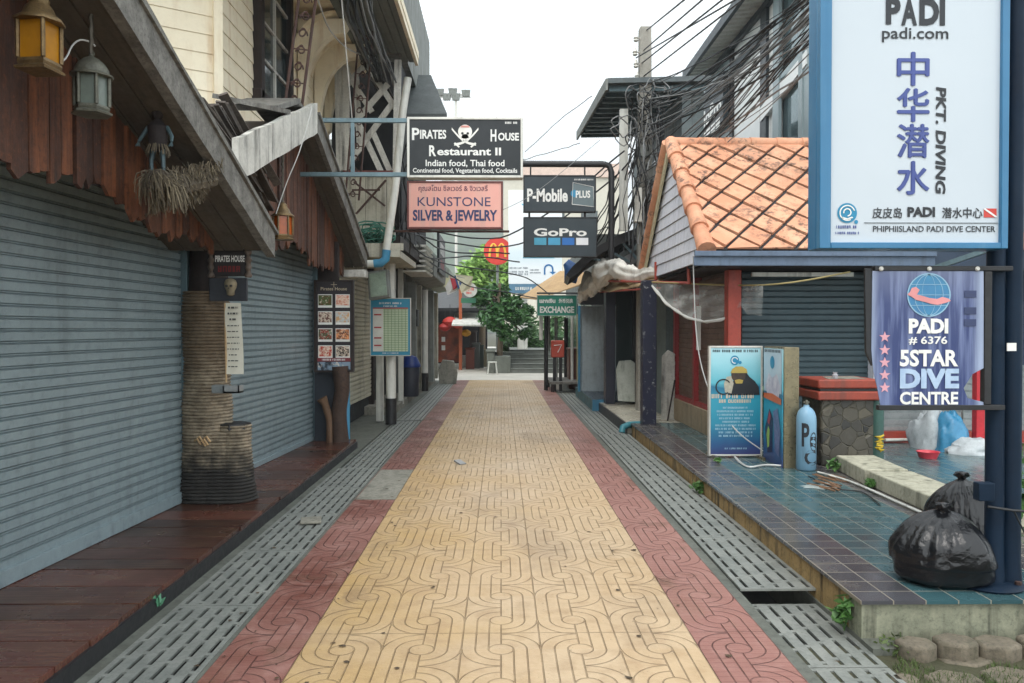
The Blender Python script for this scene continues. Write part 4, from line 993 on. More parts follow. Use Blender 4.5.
# hexagonal stones
M_stone=M('hex_stone',srgb(122,112,96),.85,srgb(70,66,56),scale=7,streak=.5,dirt=srgb(46,52,30),bmp=.7,bs=30)
def hexs(cx,cy,r,z,h,label,grp):
    mb=MB(); a0=random.uniform(-.1,.1)+.5; pts=[(cx+r*math.cos(a0+k*math.pi/3)*1.08,cy+r*.9*math.sin(a0+k*math.pi/3)) for k in range(6)]
    mb.prism([(x,y_,z) for x,y_ in pts],(0,0,h)); solo('hexagonal_stone',mb,M_stone,label,'stone',grp,bevel=.018)
for i,(x,lb) in enumerate(((918,'first mossy hexagonal block at the platform foot, nearest the drain'),(958,'pale hexagonal block, second from the drain at the platform foot'),(1000,'dark hexagonal block, third from the drain at the platform foot'),(1042,'hexagonal block at the platform foot by the right edge'))):
    c=PZ(x,638,.02); hexs(c.x,4.09,.1+.008*(i%3),-.12,.115+.012*(i%2),lb,'hexagonal stones below the platform')
for i,(x,y_,lb) in enumerate(((962,655,'flat mossy hexagonal paver in the grass behind the others'),(955,678,'flat hexagonal paver at the bottom frame edge'),(1012,674,'flat greenish paver right of the bottom hexagonal paver'),(905,676,'small flat paver half sunk in grass beside the drain'))):
    c=PZ(x,y_,-.07); hexs(c.x,c.y,.14 if i!=3 else .07,-.12,.045,lb,'flat pavers in the grass')
# grass on the verge
M_grass=M('verge_grass',srgb(94,112,54),.7,srgb(50,66,30),island=.8,bmp=0)
mb=MB()
for k in range(5200):
    x=random.uniform(1.95,3.3); y=random.uniform(3.45,4.2)
    if noise.noise(V((x*3.3,y*3.3,4)))<-.02+.1*(x-2.3): continue
    a=random.random()*6.28; h=random.uniform(.012,.045); w_=.0028
    mb.add([(x-w_*math.cos(a),y-w_*math.sin(a),-.085),(x+w_*math.cos(a),y+w_*math.sin(a),-.085),(x+random.gauss(0,.014),y+random.gauss(0,.014),-.085+h)],[(0,1,2)])
o=mesh_obj('grass',mb,M_grass,smooth=False); tag(o,'short patchy grass and moss between the stones at lower right','grass',None,'stuff')
weed('weed','creeping green moss tuft under the stained platform corner',(2.1,4.14,-.08),.16,.07,120,.02,M_grass)
weed('weed','leafy green plant at the right frame edge beside the blue post',(3.15,4.9,.16),.16,.75,240,.05)
# ================================================================== ledge of pale blocks, pipe, debris
t=thing('concrete_ledge','pale stained concrete block ledge running behind the rubbish bags','ledge',(3.6,7,.16),None)
for i,(a,b1,x0,x1,h) in enumerate(((7.35,8.2,3.36,3.78,.15),(5.6,7.32,3.3,3.72,.14))):
    mb=MB(); mb.prism([(x0+.02*(8-a),a,.16),(x1,a,.16),(x1+.08,b1,.16),(x0+.1,b1,.16)],(0,0,h)); part('block',mb,M('ledge_conc',srgb(190,186,166),.75,srgb(128,126,106),scale=4,streak=.8,dirt=srgb(60,62,48),bmp=.4,bs=25),t,bevel=.012)
wire('floor_pipe','thin white pipe lying along the black tiles by the ledge',[PZ(818,472,.18),PZ(852,482,.18),PZ(900,503,.18),PZ(925,514,.18)],.012,M_pvc,cat='pipe',n=20)
wire('floor_cable','dark cable lying on the black tiles beside the white pipe',[PZ(808,476,.17),PZ(835,488,.17),PZ(862,492,.17),PZ(880,505,.17)],.006,M_cable)
mb=MB()
for k in range(16):
    c=PZ(834+random.uniform(-12,10),482+random.uniform(-6,7),.17); a=random.uniform(1.6,2.4); d=V((math.cos(a),math.sin(a),.05))*random.uniform(.05,.16); mb.beam(c-d,c+d,.016,.008)
solo('wood_scraps',mb,M('scrap_wood',srgb(150,110,76),.8,srgb(90,66,50),island=.6),'small heap of brown wood scraps beside the gas bottle','wood scraps',smooth=False)
mb=MB(); c=PZ(818,487,.162)
for (x,y_,a,b1) in((818,487,16,3.5),(830,485,9,3)): 
    c=PZ(x,y_,.1605); mb.add([c+V((math.cos(i*.524)*a*.0095*(1+.3*math.sin(i*3)),math.sin(i*.524)*b1*.03*(1+.3*math.cos(i*2)),.002)) for i in range(12)],[tuple(range(12))])
solo('paint_spill',mb,M('spill_white',srgb(176,186,182),.4,bmp=0),'whitish dried spill stain on the blue tiles','stain',smooth=False)
# weeds by the pillar and ledge
weed('weed','green seedling sprouting at the foot of the stone pillar',(3.38,8.05,.16),.08,.14,50,.045)
weed('weed','bushy weed growing against the pale ledge blocks',(3.36,7.2,.16),.07,.1,70,.03)
# ================================================================== PADI post and signs
M_pbl=M('post_blue',srgb(9,34,54),.6,srgb(6,22,40),scale=3,metal=.1,streak=.5,dirt=srgb(10,18,30),bmp=.15,bs=20,spec=.25)
M_fbl=M('frame_blue',srgb(52,118,158),.35,srgb(40,98,138),scale=2,streak=.2,dirt=srgb(120,160,180),bmp=.05)
post=thing('sign_post','twin dark blue steel pipe post carrying the big dive signs','post',(2.72,4.5,.16))
pbx=lambda x,y_:P(x,y_,4.5)
a0,a1=P(993,578,4.5),P(1000,-40,4.5)
b0,b1=P(1010.5,578,4.5),P(1017,-40,4.5)
part('pipe',MB().tube([(a0.x,4.5,.16),(a0.x+.005,4.5,.3),(P(995.5,300,4.5).x,4.5,1.8),(a1.x,4.5,4.2)],[.062,.05,.048,.048],20),M_pbl,post)
part('pipe',MB().tube([(b0.x,4.5,.16),(b0.x,4.5,.3),(P(1013,300,4.5).x,4.5,1.8),(b1.x,4.5,4.2)],[.06,.05,.048,.048],20),M_pbl,post)
part('base_plate',MB().lathe((2.76,4.5,.16),[(.19,0),(.2,.012),(.18,.022)],24),M_pbl,post)
mb=MB(); 
for x in(-1,1): 
    for y_ in(-1,1): mb.cyl((2.76+x*.13,4.5+y_*.09,.18),(2.76+x*.13,4.5+y_*.09,.2),.018,n=6)
part('bolt',mb,M_rust,post)
a=P(984,488,4.45); part('junction_box',MB().box(a.x-.07,a.x+.02,4.38,4.44,a.z-.06,a.z+.04),M_pbl,post,bevel=.005)
mb=MB().tube([(a0.x-.09,4.41,.62),(a0.x+.05,4.4,.6),(b0.x+.08,4.41,.59),(b0.x+.1,4.5,.58)],.008,6).tube([(b0.x-.05,4.4,.6),(b0.x+.03,4.41,.45),(b0.x+.09,4.43,.33)],.005,5); part('wire_tie',mb,M_blk,post)
part('sticker',MB().box(P(1008,344,4.4).x,P(1017,350,4.4).x,4.405,4.412,P(1009,351,4.4).z,P(1009,343,4.4).z),M_wht,post)
# large light box
Yb=4.36
cA=P(811,-110,Yb);cB=P(1005,248,Yb)
t,c,W,H=board_thing('dive_centre_sign','large blue framed white lightbox reading PADI PKT. DIVING in Chinese and English','lightbox sign',820,-104,1006,249,Yb,.2,M_wht)
tilt=Matrix.Rotation(R(-.6),3,'Y')
M_face=M('lightbox_white',srgb(192,201,208),.35,srgb(184,194,202),scale=1.2,bmp=0)
fw=.042
part('housing',MB().box(c.x-W/2,c.x+W/2,Yb+.03,Yb+.15,c.z-H/2,c.z+H/2),M_fbl,t,bevel=.006)
part('face',MB().box(c.x-W/2+fw*1.5,c.x+W/2-fw*.95,Yb+.005,Yb+.028,c.z-H/2+fw*.8,c.z+H/2-fw),M_face,t,smooth=False)
mb=MB()
mb.box(c.x-W/2,c.x-W/2+fw*1.5,Yb-.02,Yb+.03,c.z-H/2,c.z+H/2)
mb.box(c.x+W/2-fw*.95,c.x+W/2,Yb-.02,Yb+.03,c.z-H/2,c.z+H/2)
mb.box(c.x-W/2+fw*1.51,c.x+W/2-fw*.96,Yb-.021,Yb+.03,c.z-H/2,c.z-H/2+fw*.8); mb.box(c.x-W/2+fw*1.51,c.x+W/2-fw*.96,Yb-.021,Yb+.03,c.z+H/2-fw,c.z+H/2)
part('frame',mb,M_fbl,t,bevel=.004)
M_ink=M('ink_black',srgb(34,38,44),.5,bmp=0); M_cn=M('ink_blue',srgb(66,82,148),.5,bmp=0)
def at(x,y_): 
    p=P(x,y_,Yb+.004); return V((p.x,Yb+.004,p.z))
pm=Yb/800
L=MB(); text(L,'P',at(893,11),15*pm,27*pm,bold=.05); text(L,'A',at(909,12),16*pm,27*pm,bold=.04); text(L,'DI',at(932,12),26*pm,27*pm,bold=.05)
text(L,'padi.com',at(915,35),67*pm,15*pm,bold=.012)
text(L,'PKT. DIVING',at(940.5,140),106*pm,10.5*pm,right=(0,0,-1),up=(1,0,0),bold=.035,shear=.15)
text(L,'皮皮岛',at(887,213),30*pm,11*pm,bold=.015); text(L,'PADI',at(921,212),28*pm,10*pm,bold=.05); text(L,'潜水中心',at(962,213),41*pm,11*pm,bold=.015)
text(L,'PHIPHIISLAND PADI DIVE CENTER',at(934,229),124*pm,6*pm,bold=.012)
L.box(at(864,221).x,at(998,221).x,Yb+.0005,Yb+.003,at(0,221.5).z,at(0,221).z)
part('black_lettering',L,M_ink,t,smooth=False)
L=MB()
for ch,y_ in(('中',69),('华',105),('潜',141),('水',178)):
    for j,(dx,dy) in enumerate(((-.9,0),(.9,0),(0,-.6),(0,.6),(0,0))): text(L,ch,at(913+dx,y_+dy),31.5*pm,33*pm,off=.002+.0006*j)
part('chinese_lettering',L,M_cn,t,smooth=False)
L=MB(); k=at(847,213); disc(L,k,10*pm,off=.002); disc(L,at(856,222),2*pm,off=.002); part('dive_emblem',L,M('emblem_blue',srgb(40,140,180),.5,bmp=0),t,smooth=False)
L=MB(); disc(L,k,8*pm,off=.005,r0=6.8*pm,a0=.3,a1=5.2); disc(L,k+V((0,0,.003)),4.2*pm,off=.005,r0=3*pm,a0=-1.5,a1=3.4); flat(L,[(0,.2),(.5,0),(1,.3),(.9,.5),(.5,.2),(.1,.45)],k+V((0,0,-.02)),12*pm,6*pm,off=.005); part('emblem_lines',L,M_wht,t,smooth=False)
L=MB(); scrib(L,at(847,227),22*pm,3*pm); scrib(L,at(847,233),24*pm,2.5*pm); part('emblem_caption',L,M_cn,t,smooth=False)
L=MB(); flat(L,[(0,0),(1,0),(1,1),(0,1)],at(990,213),13*pm,9*pm,off=.002); part('dive_flag',L,M('flag_red',srgb(216,70,60),.5,bmp=0),t,smooth=False)
L=MB(); flat(L,[(0,1),(.12,1),(1,.12),(1,0),(.88,0),(0,.88)],at(990,213),13*pm,9*pm,off=.004); part('flag_stripe',L,M_wht,t,smooth=False)
# small hanging sign
Ys=4.42
t=thing('dive_star_sign','torn blue banner sign reading 5 STAR DIVE CENTRE on a black frame','sign',P(930,410,Ys))
def at2(x,y_,d=0):
    p=P(x,y_,Ys); return V((p.x,Ys-d,p.z))
p2=Ys/800
def bannermat():
    m,nt,b,out=newmat('banner'); X,Y,Z=pos()
    n=nz(scale=5,detail=4,sc3=(4,1,.25)); n2=nz(scale=2,detail=4)
    f=((n-.45)*3).max(0).min(1)
    c=mix(f,srgb(46,60,108),srgb(138,152,190)); zz=((Z-1.75)/.2).max(0).min(1)*.35; c=mix(zz*n2,c,srgb(190,200,220))
    
    ed=((X-2.62)/.045).max(0).min(1)*.55+((2.10-X)/.05).max(0).min(1)*.6
    c=mix((ed+(n2-.5)*.2).max(0).min(.8),c,srgb(178,192,214))
    nt.links.new(c,b.inputs['Base Color']); b.inputs['Roughness'].default_value=.35; bump(b,n2,.3,.01); return m
M_ban=bannermat()
mb=MB(); pts=[(872,271),(983,271),(983,368),(972,374),(963,388),(967,398),(983,402),(983,405),(880,405),(877,388),(873,372),(871,350)]
mb.prism([at2(x,y_) for x,y_ in pts][::-1],(0,-.006,0)); part('banner',mb,M_ban,t,smooth=False)
mb=MB()
def bar(x0,y0,x1,y1,d0=-.03,d1=.012):
    a=at2(x0,y0);b_=at2(x1,y1); mb.box(a.x,b_.x,Ys-d1,Ys-d0,b_.z,a.z)
bar(874,266,1012,271);bar(878,405,1004,410);bar(984,271.5,990,404.5)
mb.prism([at2(865,268),at2(872,268),at2(872,345),at2(876,362),at2(872,366),at2(866,352)][::-1],(0,.02,0))
part('frame',mb,M_blk,t,bevel=.003)
mb=MB()
for x in(880,928,976): mb.lathe(at2(x,269,.016),[(.012,-.006),(.014,0),(.008,.006)],8,ax=Matrix.Rotation(R(90),3,'X'))
part('clip',mb,M_alu,t)
L=MB(); 
text(L,'PADI',at2(927.5,326,.008),40*p2,15*p2,bold=.05); text(L,'# 6376',at2(927,340.5,.008),39*p2,8.5*p2,bold=.02)
text(L,'5STAR',at2(928,358,.008),59*p2,17*p2,bold=.035); text(L,'CENTRE',at2(928,398,.008),59*p2,13*p2,bold=.03)
part('lettering',L,M_wht,t,smooth=False)
L=MB(); text(L,'DIVE',at2(928.5,378.5,.008),60*p2,20*p2,bold=.05); part('pale_lettering',L,M('pale_blue_letters',srgb(186,206,226),.5,srgb(120,150,190),bmp=0,scale=12),t,smooth=False)
L=MB(); disc(L,at2(928,295,.007),22*p2,off=.001); part('globe_emblem',L,M('globe_blue',srgb(64,136,172),.5,srgb(54,104,156),bmp=0,scale=12),t,smooth=False)
L=MB(); g=at2(928,295,.009)
disc(L,g,22*p2,off=.001,r0=20.8*p2,n=36)
for k in(.33,.7): disc(L,g,21*p2,off=.001,sx=k,r0=20.2*p2,n=30)
for zz in(-.5,0,.5):
    hw=21*p2*math.sqrt(1-zz*zz); L.box(g.x-hw,g.x+hw,g.y-.0012,g.y-.001,g.z+zz*21*p2-.0015,g.z+zz*21*p2+.0015)
part('globe_lines',L,M('globe_line',srgb(150,190,214),.5,bmp=0),t,smooth=False)
L=MB(); h_=at2(928,297,.011)
fp=[(0,.62),(.06,.75),(.1,.95),(.2,1),(.28,.85),(.22,.62),(.35,.55),(.5,.45),(.68,.4),(.8,.5),(.95,.42),(1,.3),(.88,.2),(.7,.1),(.55,.15),(.4,.25),(.2,.35),(.12,.48)]
flat(L,fp,h_,44*p2,20*p2,off=.001); part('diver_emblem',L,M('diver_pink',srgb(226,150,150),.5,bmp=0),t,smooth=False)
L=MB()
for y_ in(337,350,362.5,375,387.5):
    cc=at2(884,y_,.008); L.add([cc+V((math.cos(math.pi/2+k*math.pi/5)*(5.8 if k%2==0 else 2.4)*p2,-.001,math.sin(math.pi/2+k*math.pi/5)*(5.8 if k%2==0 else 2.4)*p2)) for k in range(10)],[tuple(range(10))])
part('pink_star',L,M('star_pink',srgb(226,166,178),.5,bmp=0),t,smooth=False)
for y_ in(293,310,322):
    L=MB(); L.box(at2(966,0).x,at2(978,0).x,Ys-.0095,Ys-.0075,at2(0,y_+4).z,at2(0,y_-3).z); part('dark_patch',L,M('patch_navy',srgb(50,62,100),.5,bmp=0),t,smooth=False)
# ================================================================== rubbish bags
def bagmat():
    m,nt,b,out=newmat('black_plastic'); b.inputs['Base Color'].default_value=(.004,.0045,.006,1)
    n=nz(scale=9,detail=5); n2=nz(scale=26,detail=4)
    nt.links.new((.2+(n-.5)*.2).k,b.inputs['Roughness']); bump(b,n*1.2+n2*.3,.8,.016); return m
M_bag=bagmat()
def bag(label,c,r,h,seed,kn=(0,0)):
    t=thing('rubbish_bag',label,'rubbish bag',c,'black rubbish bags by the blue post'); c=V(c); n=120; prof=[]; m=46
    random.seed(seed); ph=[random.random()*6.28 for _ in range(8)]
    mb=MB(); vs=[];fs=[]
    for j in range(m+1):
        u=j/m; z=h*u
        if u<.12: rr=r*(.72+.26*math.sin(u/.12*math.pi/2))
        elif u<.3: rr=r*(.98+.03*math.sin((u-.12)*8))
        else:
            q=(u-.3)/.7; rr=r*(1.005-.0*q)*max(0,1-q**2.3)**.66+.014
        for k in range(n):
            a=2*math.pi*k/n
            pl=max(0,(u-.2)/.8)
            w1=sum(math.sin(a*f+ph[i]+u*2.5)*am for i,(f,am) in enumerate(((2,.05),(3,.045),(5,.03))))
            w2=sum((abs(math.sin(a*f/2+ph[i+3]))-.6)*am for i,(f,am) in enumerate(((13,.10),(19,.08),(31,.05))))*pl**1.3
            nn=.05*noise.noise(V((math.cos(a)*2.2,math.sin(a)*2.2,u*3.2+seed)))+.04*abs(noise.noise(V((math.cos(a)*5,math.sin(a)*5,u*7+seed))))
            k2=rr*(1+w1+w2+nn)
            vs.append((c.x+kn[0]*u*u+math.cos(a)*k2,c.y+kn[1]*u*u+math.sin(a)*k2*.92,c.z+z*(1+.03*math.sin(2*a+ph[0]))))
    for j in range(m):
        for k in range(n): fs.append((j*n+k,j*n+(k+1)%n,(j+1)*n+(k+1)%n,(j+1)*n+k))
    fs+= [tuple(range(n))[::-1],tuple(m*n+k for k in range(n))]
    mb.add(vs,fs); part('body',mb,M_bag,t,ang=80)
    k=c+V((kn[0],kn[1],h*.99)); mb=MB(); mb.lathe(k,[(.035,-.03),(.018,.0),(.022,.015),(.04,.03),(.03,.05),(.01,.055)],18,fn=lambda t_,z,j:1+.3*math.sin(4*t_+j)); part('knot',mb,M_bag,t,ang=80)
random.seed(3)
c1=PZ(938,583,.16); bag('big black rubbish bag with knotted top in front of the post',(c1.x+.04,4.56,.162),.25,.4,11,(.01,0))
bag('second black rubbish bag squeezed behind the bigger one against the post',(2.93,5.0,.162),.22,.5,23,(-.02,0))
random.seed(21)
# ================================================================== poster boards
M_stst=M('stained_steel',srgb(150,140,112),.3,srgb(86,80,64),scale=5,metal=.6,streak=.7,dirt=srgb(60,50,34),bmp=.3,bs=12)
def watermat(name,z0,z1):
    if name in MC:return MC[name]
    m,nt,b,out=newmat(name); X,Y,Z=pos(); f=((Z-z0)/(z1-z0)).max(0).min(1); n=nz(scale=4,detail=3)
    cr=nt.nodes.new('ShaderNodeValToRGB'); nt.links.new((f+(n-.5)*.12).k,cr.inputs[0]); e=cr.color_ramp.elements
    e[0].position=0; e[0].color=(*srgb(54,52,104),1); e[1].position=1; e[1].color=(*srgb(178,214,222),1)
    for p,cc in((.12,(36,84,130)),(.3,(40,134,162)),(.5,(50,152,176)),(.62,(36,112,146)),(.66,(92,180,196)),(.85,(150,206,216))):
        q=e.new(p); q.color=(*srgb(*cc),1)
    nt.links.new(cr.outputs[0],b.inputs['Base Color']); b.inputs['Roughness'].default_value=.3; MC[name]=m; return m
t,c,W,H=board_thing('poster_board','upright poster board showing a scuba diver over teal water text','poster board',709,346,762,456,9.0,.08,M_wht)
part('panel',MB().box(c.x-W/2+.02,c.x+W/2-.02,c.y,c.y+.05,c.z-H/2+.02,c.z+H/2-.02),watermat('poster_water',c.z-H/2,c.z+H/2),t,smooth=False)
mb=MB(); mb.box(c.x-W/2,c.x-W/2+.02,c.y-.01,c.y+.06,c.z-H/2,c.z+H/2).box(c.x+W/2-.02,c.x+W/2,c.y-.01,c.y+.06,c.z-H/2,c.z+H/2).box(c.x-W/2+.02,c.x+W/2-.02,c.y-.01,c.y+.06,c.z+H/2-.02,c.z+H/2).box(c.x-W/2+.02,c.x+W/2-.02,c.y-.01,c.y+.06,c.z-H/2,c.z-H/2+.02)
part('frame',mb,M_alu,t,bevel=.003)
for sx in(-1,1): part('foot',MB().beam((c.x+sx*W*.42,c.y-.22,.175),(c.x+sx*W*.42,c.y+.26,.175),.03,.03).beam((c.x+sx*W*.42,c.y+.02,.19),(c.x+sx*W*.42,c.y+.02,c.z-H/2),.03,.03),M_stst,t)
# artwork: a diver in wetsuit, mask, hose
def poly(pts,mat,name,off=.003,par=None,cc=None,w_=None,h_=None,**k):
    L=MB(); flat(L,pts,cc or c,w_ or W,h_ or H,off=off,**k); return part(name,L,mat,par or t,smooth=False)
poly([(.36,.555),(.95,.555),(.93,.63),(.86,.68),(.76,.72),(.7,.76),(.62,.75),(.5,.7),(.4,.66),(.37,.6)],M_ink,'diver_body',.003)
poly([(.3,.58),(.42,.57),(.46,.66),(.42,.73),(.33,.72),(.28,.66)],M('artwork_pale',srgb(196,190,170),.5,srgb(120,120,112),bmp=0,scale=30),'diver_hand',.005)
L=MB(); disc(L,c+V((.05*W,0,.235*H)),.135*W,off=.006,sx=1.0); part('diver_mask',L,M('mask_dark',srgb(48,42,40),.4,srgb(90,70,52),bmp=0,scale=30),t,smooth=False)
poly([(.4,.755),(.72,.755),(.7,.79),(.62,.815),(.5,.815),(.43,.79)],M('hood_yellow',srgb(190,166,84),.5,bmp=0),'diver_hood',.008)
poly([(.5,.66),(.62,.66),(.64,.69),(.56,.7),(.48,.69)],M('hood_yellow',(0,0,0)),'regulator',.008)
L=MB(); disc(L,c+V((-.23*W,0,.13*H)),.15*W,off=.007,r0=.125*W,a0=.6,a1=5.4); part('diver_hose',L,M_ink,t,smooth=False)
L=MB(); disc(L,c+V((-.02*W,0,.37*H)),.09*W,off=.004,sx=.9); disc(L,c+V((.08*W,0,.35*H)),.03*W,off=.004); part('dive_emblem',L,M('emblem_blue',(0,0,0)),t,smooth=False)
L=MB(); disc(L,c+V((-.02*W,0,.37*H)),.06*W,off=.006,r0=.045*W,a0=.3,a1=5); part('emblem_ring',L,M_wht,t,smooth=False)
L=MB(); scrib(L,c+V((0,0,.455*H)),.86*W,.022*H); part('top_caption',L,M_ink,t,smooth=False)
L=MB(); scrib(L,c+V((-.03*W,0,.045*H)),.84*W,.038*H); scrib(L,c+V((0,0,.0*H)),.62*W,.03*H); part('headline',L,M('cream_letters',srgb(224,204,176),.5,bmp=0),t,smooth=False)
L=MB()
for i in range(9): scrib(L,c+V((0,0,(-.06-.032*i)*H)),random.uniform(.4,.84)*W,.017*H)
scrib(L,c+V((0,0,-.43*H)),.4*W,.014*H); part('body_text',L,M('pale_blue_text',srgb(170,206,224),.5,bmp=0),t,smooth=False)
# light box parallel to the street
x0b=P(762.5,400,8.95).x
t=thing('steel_light_box','narrow stainless light box with diving mask poster, edge towards the street','light box',(x0b+.08,8.6,.2))
z0,z1=c.z-H/2-.05,c.z+H/2-.0; ya,yb=8.3,8.93
part('casing',MB().box(x0b+.012,x0b+.17,ya,yb,z0,z1),M_stst,t,bevel=.006)
part('face',MB().box(x0b,x0b+.011,ya+.02,yb-.02,z0+.02,z1-.02),watermat('poster_water2',z0,z1),t,smooth=False)
cc=V((x0b,(ya+yb)/2,(z0+z1)/2)); w2=.58;h2=z1-z0
kw=dict(par=t,cc=cc,w_=w2,h_=h2,right=(0,-1,0))
poly([(.02,.62),(.98,.62),(.98,.98),(.02,.98)],M('poster_pale',srgb(196,212,222),.4,srgb(160,186,206),bmp=0,scale=4),'pale_panel',.003,**kw)
poly([(.12,.66),(.3,.78),(.5,.74),(.75,.78),(.92,.68),(.85,.58),(.6,.6),(.3,.56)],M('poster_mask',srgb(226,224,230),.4,srgb(110,110,150),bmp=0,scale=14),'diving_mask',.005,**kw)
poly([(.02,.56),(.98,.53),(.98,.58),(.5,.61),(.02,.6)],M('poster_orange',srgb(216,110,60),.4,bmp=0),'orange_band',.006,**kw)
poly([(.1,.3),(.35,.48),(.55,.4),(.5,.12),(.25,.1)],M('poster_fins',srgb(44,50,84),.4,srgb(20,24,40),bmp=0,scale=18),'fins',.005,**kw)
poly([(.55,.46),(.8,.5),(.95,.3),(.88,.1),(.66,.14)],M('poster_fins2',srgb(120,130,170),.4,srgb(36,40,70),bmp=0,scale=22),'fins',.006,**kw)
poly([(.2,.25),(.3,.33),(.38,.3),(.36,.16),(.26,.14)],M('fin_green',srgb(160,190,90),.4,bmp=0),'fin_blade',.008,**kw)
poly([(.25,.36),(.36,.46),(.44,.42),(.36,.34)],M('fin_red',srgb(170,60,70),.4,bmp=0),'fin_blade',.008,**kw)
L=MB(); disc(L,cc+V((0,0,.37*h2)),.07,right=(0,-1,0),off=.006); part('dive_emblem',L,M('emblem_blue',(0,0,0)),t,smooth=False)
L=MB(); scrib(L,cc+V((0,0,.465*h2)),.5,.03,right=(0,-1,0),off=.006); part('caption',L,M_ink,t,smooth=False)
mb=MB(); mb.cyl((x0b+.09,ya+.1,.162),(x0b+.09,ya+.1,z0),.03,n=12).cyl((x0b+.09,yb-.1,.162),(x0b+.09,yb-.1,z0),.03,n=12).box(x0b+.02,x0b+.16,ya+.04,ya+.16,.162,.19); part('foot',mb,M_blk,t)
wire('white_hose','pale loose hose coiled on the tiles under the poster board',[PZ(735,457,.2),PZ(741,463,.175),PZ(750,467,.175),PZ(765,465,.175),PZ(785,466,.175)],.012,M_wcable,cat='hose',n=24)
wire('swooping_rope','long white cord swooping down to the poster board foot',[P(693,256,9.6),P(696,330,9.6),P(703,372,9.5),P(716,404,9.3),P(738,432,8.93),P(763,451,8.88)],.007,M_wcable,cat='cord',n=30)
# plant behind
weed('potted_greenery','broad green leaves sprouting behind the light box',(3.14,9.3,.16),.16,.85,70,.13,M('broad_leaf',srgb(66,120,66),.4,srgb(34,72,40),island=.6,bmp=0),cat='plant')
# ================================================================== gas bottle
c=PZ(811,472,.16); c=V((c.x,8.2,.161)); t=thing('gas_bottle','pale blue painted diving tank with black script letters','tank',c)
part('body',MB().lathe(c,[(.09,0),(.1,.012),(.1,.5),(.097,.55),(.082,.6),(.055,.635),(.03,.65),(.028,.67)],28),M('tank_blue',srgb(128,168,192),.35,srgb(110,150,176),scale=6,streak=.3,bmp=.03),t,ang=60)
mb=MB().lathe(c,[(.018,.67),(.02,.7),(.012,.72)],10).cyl(c+V((-.03,0,.695)),c+V((.03,0,.695)),.009,n=8); part('valve',mb,M_tin,t)
L=MB()
def wraptext(s,cx,cz,w_,h_,bold):
    vs_,fs_=textmesh(s,bold); x0=min(v[0] for v in vs_);x1=max(v[0] for v in vs_);y0=min(v[1] for v in vs_);y1=max(v[1] for v in vs_)
    out=[]
    for x,y_ in vs_:
        X=(x-(x0+x1)/2)/(x1-x0)*w_+cx; Z=(y_-(y0+y1)/2)/(y1-y0)*h_+cz; a=-math.pi/2+X/.1+.12
        out.append(c+V((math.cos(a)*.1025,math.sin(a)*.1025,Z)))
    L.add(out,fs_)
wraptext('P',-.055,.37,.075,.24,.03); wraptext('e',.03,.3,.085,.2,.03); wraptext('C',.0,.14,.13,.16,.02)
part('script_lettering',L,M_ink,t,smooth=False)
# ================================================================== stone pillar
def stonemat():
    m,nt,b,out=newmat('rubble_stone'); g=nt.nodes.new('ShaderNodeNewGeometry')
    v=nt.nodes.new('ShaderNodeTexVoronoi'); v.inputs['Scale'].default_value=8; nt.links.new(g.outputs['Position'],v.inputs[0])
    v2=nt.nodes.new('ShaderNodeTexVoronoi'); v2.feature='DISTANCE_TO_EDGE'; v2.inputs['Scale'].default_value=8; nt.links.new(g.outputs['Position'],v2.inputs[0])
    sx=nt.nodes.new('ShaderNodeSeparateXYZ'); nt.links.new(v.outputs['Color'],sx.inputs[0]); r=E(sx.outputs[0]); n=nz(scale=20,detail=5)
    c=mix(r,srgb(30,30,32),srgb(88,82,68)); c=mix((n-.3)*.8,c,srgb(70,70,64)); e=E(v2.outputs[0]).ss(.01,.05); c=mix(e*.8,c,srgb(90,86,72))
    nt.links.new(c,b.inputs['Base Color']); b.inputs['Roughness'].default_value=.5; bump(b,(1-e)*1.0+n*.3,.9,.02); return m
xa=P(820,440,8.4).x; xb=P(878,440,8.4).x
t=thing('stone_gate_pillar','square rubble stone pillar with orange red tiled cap','pillar',((xa+xb)/2,8.65,.16))
part('shaft',MB().box(xa+.02,xb-.02,8.42,8.98,.16,.93),stonemat(),t,bevel=.02)
part('cap',MB().box(xa-.03,xb+.03,8.37,9.03,.985,1.08).box(xa-.03,xb+.03,8.37,9.03,.86,.955),M('cap_orange',srgb(160,68,48),.55,srgb(116,46,36),scale=8,streak=.4),t,bevel=.015)
part('cap',MB().box(xa+.0,xb-.0,8.4,9.0,.956,.984),M_blk,t)
part('cap_stain',MB().prism([(xa+.1,8.45,1.081),(xb-.1,8.45,1.081),(xb-.05,8.9,1.081),(xa+.2,8.85,1.081)],(0,0,.004)),M_conc,t)
c=P(835,372,8.5); solo('small_jar',MB().lathe((c.x,8.5,1.083),[(.03,0),(.032,.04),(.02,.055),(.025,.07)],12),glassm('pale_glass',srgb(190,190,196)),'tiny glass jar left on top of the stone pillar','jar')
c=PZ(884,452,.16); solo('graffiti_pipe',MB().cyl((P(884,430,8.3).x,8.45,.16),(P(884,430,8.3).x,8.45,.95),.065,n=16),M('green_pipe',srgb(56,92,84),.5,srgb(44,66,60)),'short dark green pipe with yellow scrawl beside the stone pillar','pipe')
L=MB(); cc=V((P(884,430,8.3).x,8.45,.3)); pts=[cc+V((math.cos(-1.57+.75*math.sin(k*1.7))*.068,math.sin(-1.57+.75*math.sin(k*1.7))*.068,.02+.17*k/16)) for k in range(17)]; solo('yellow_scrawl',L.tube(pts,.012,5),M('scrawl_yellow',srgb(214,180,40),.5,bmp=0),'yellow painted scrawl round the dark green pipe','graffiti')
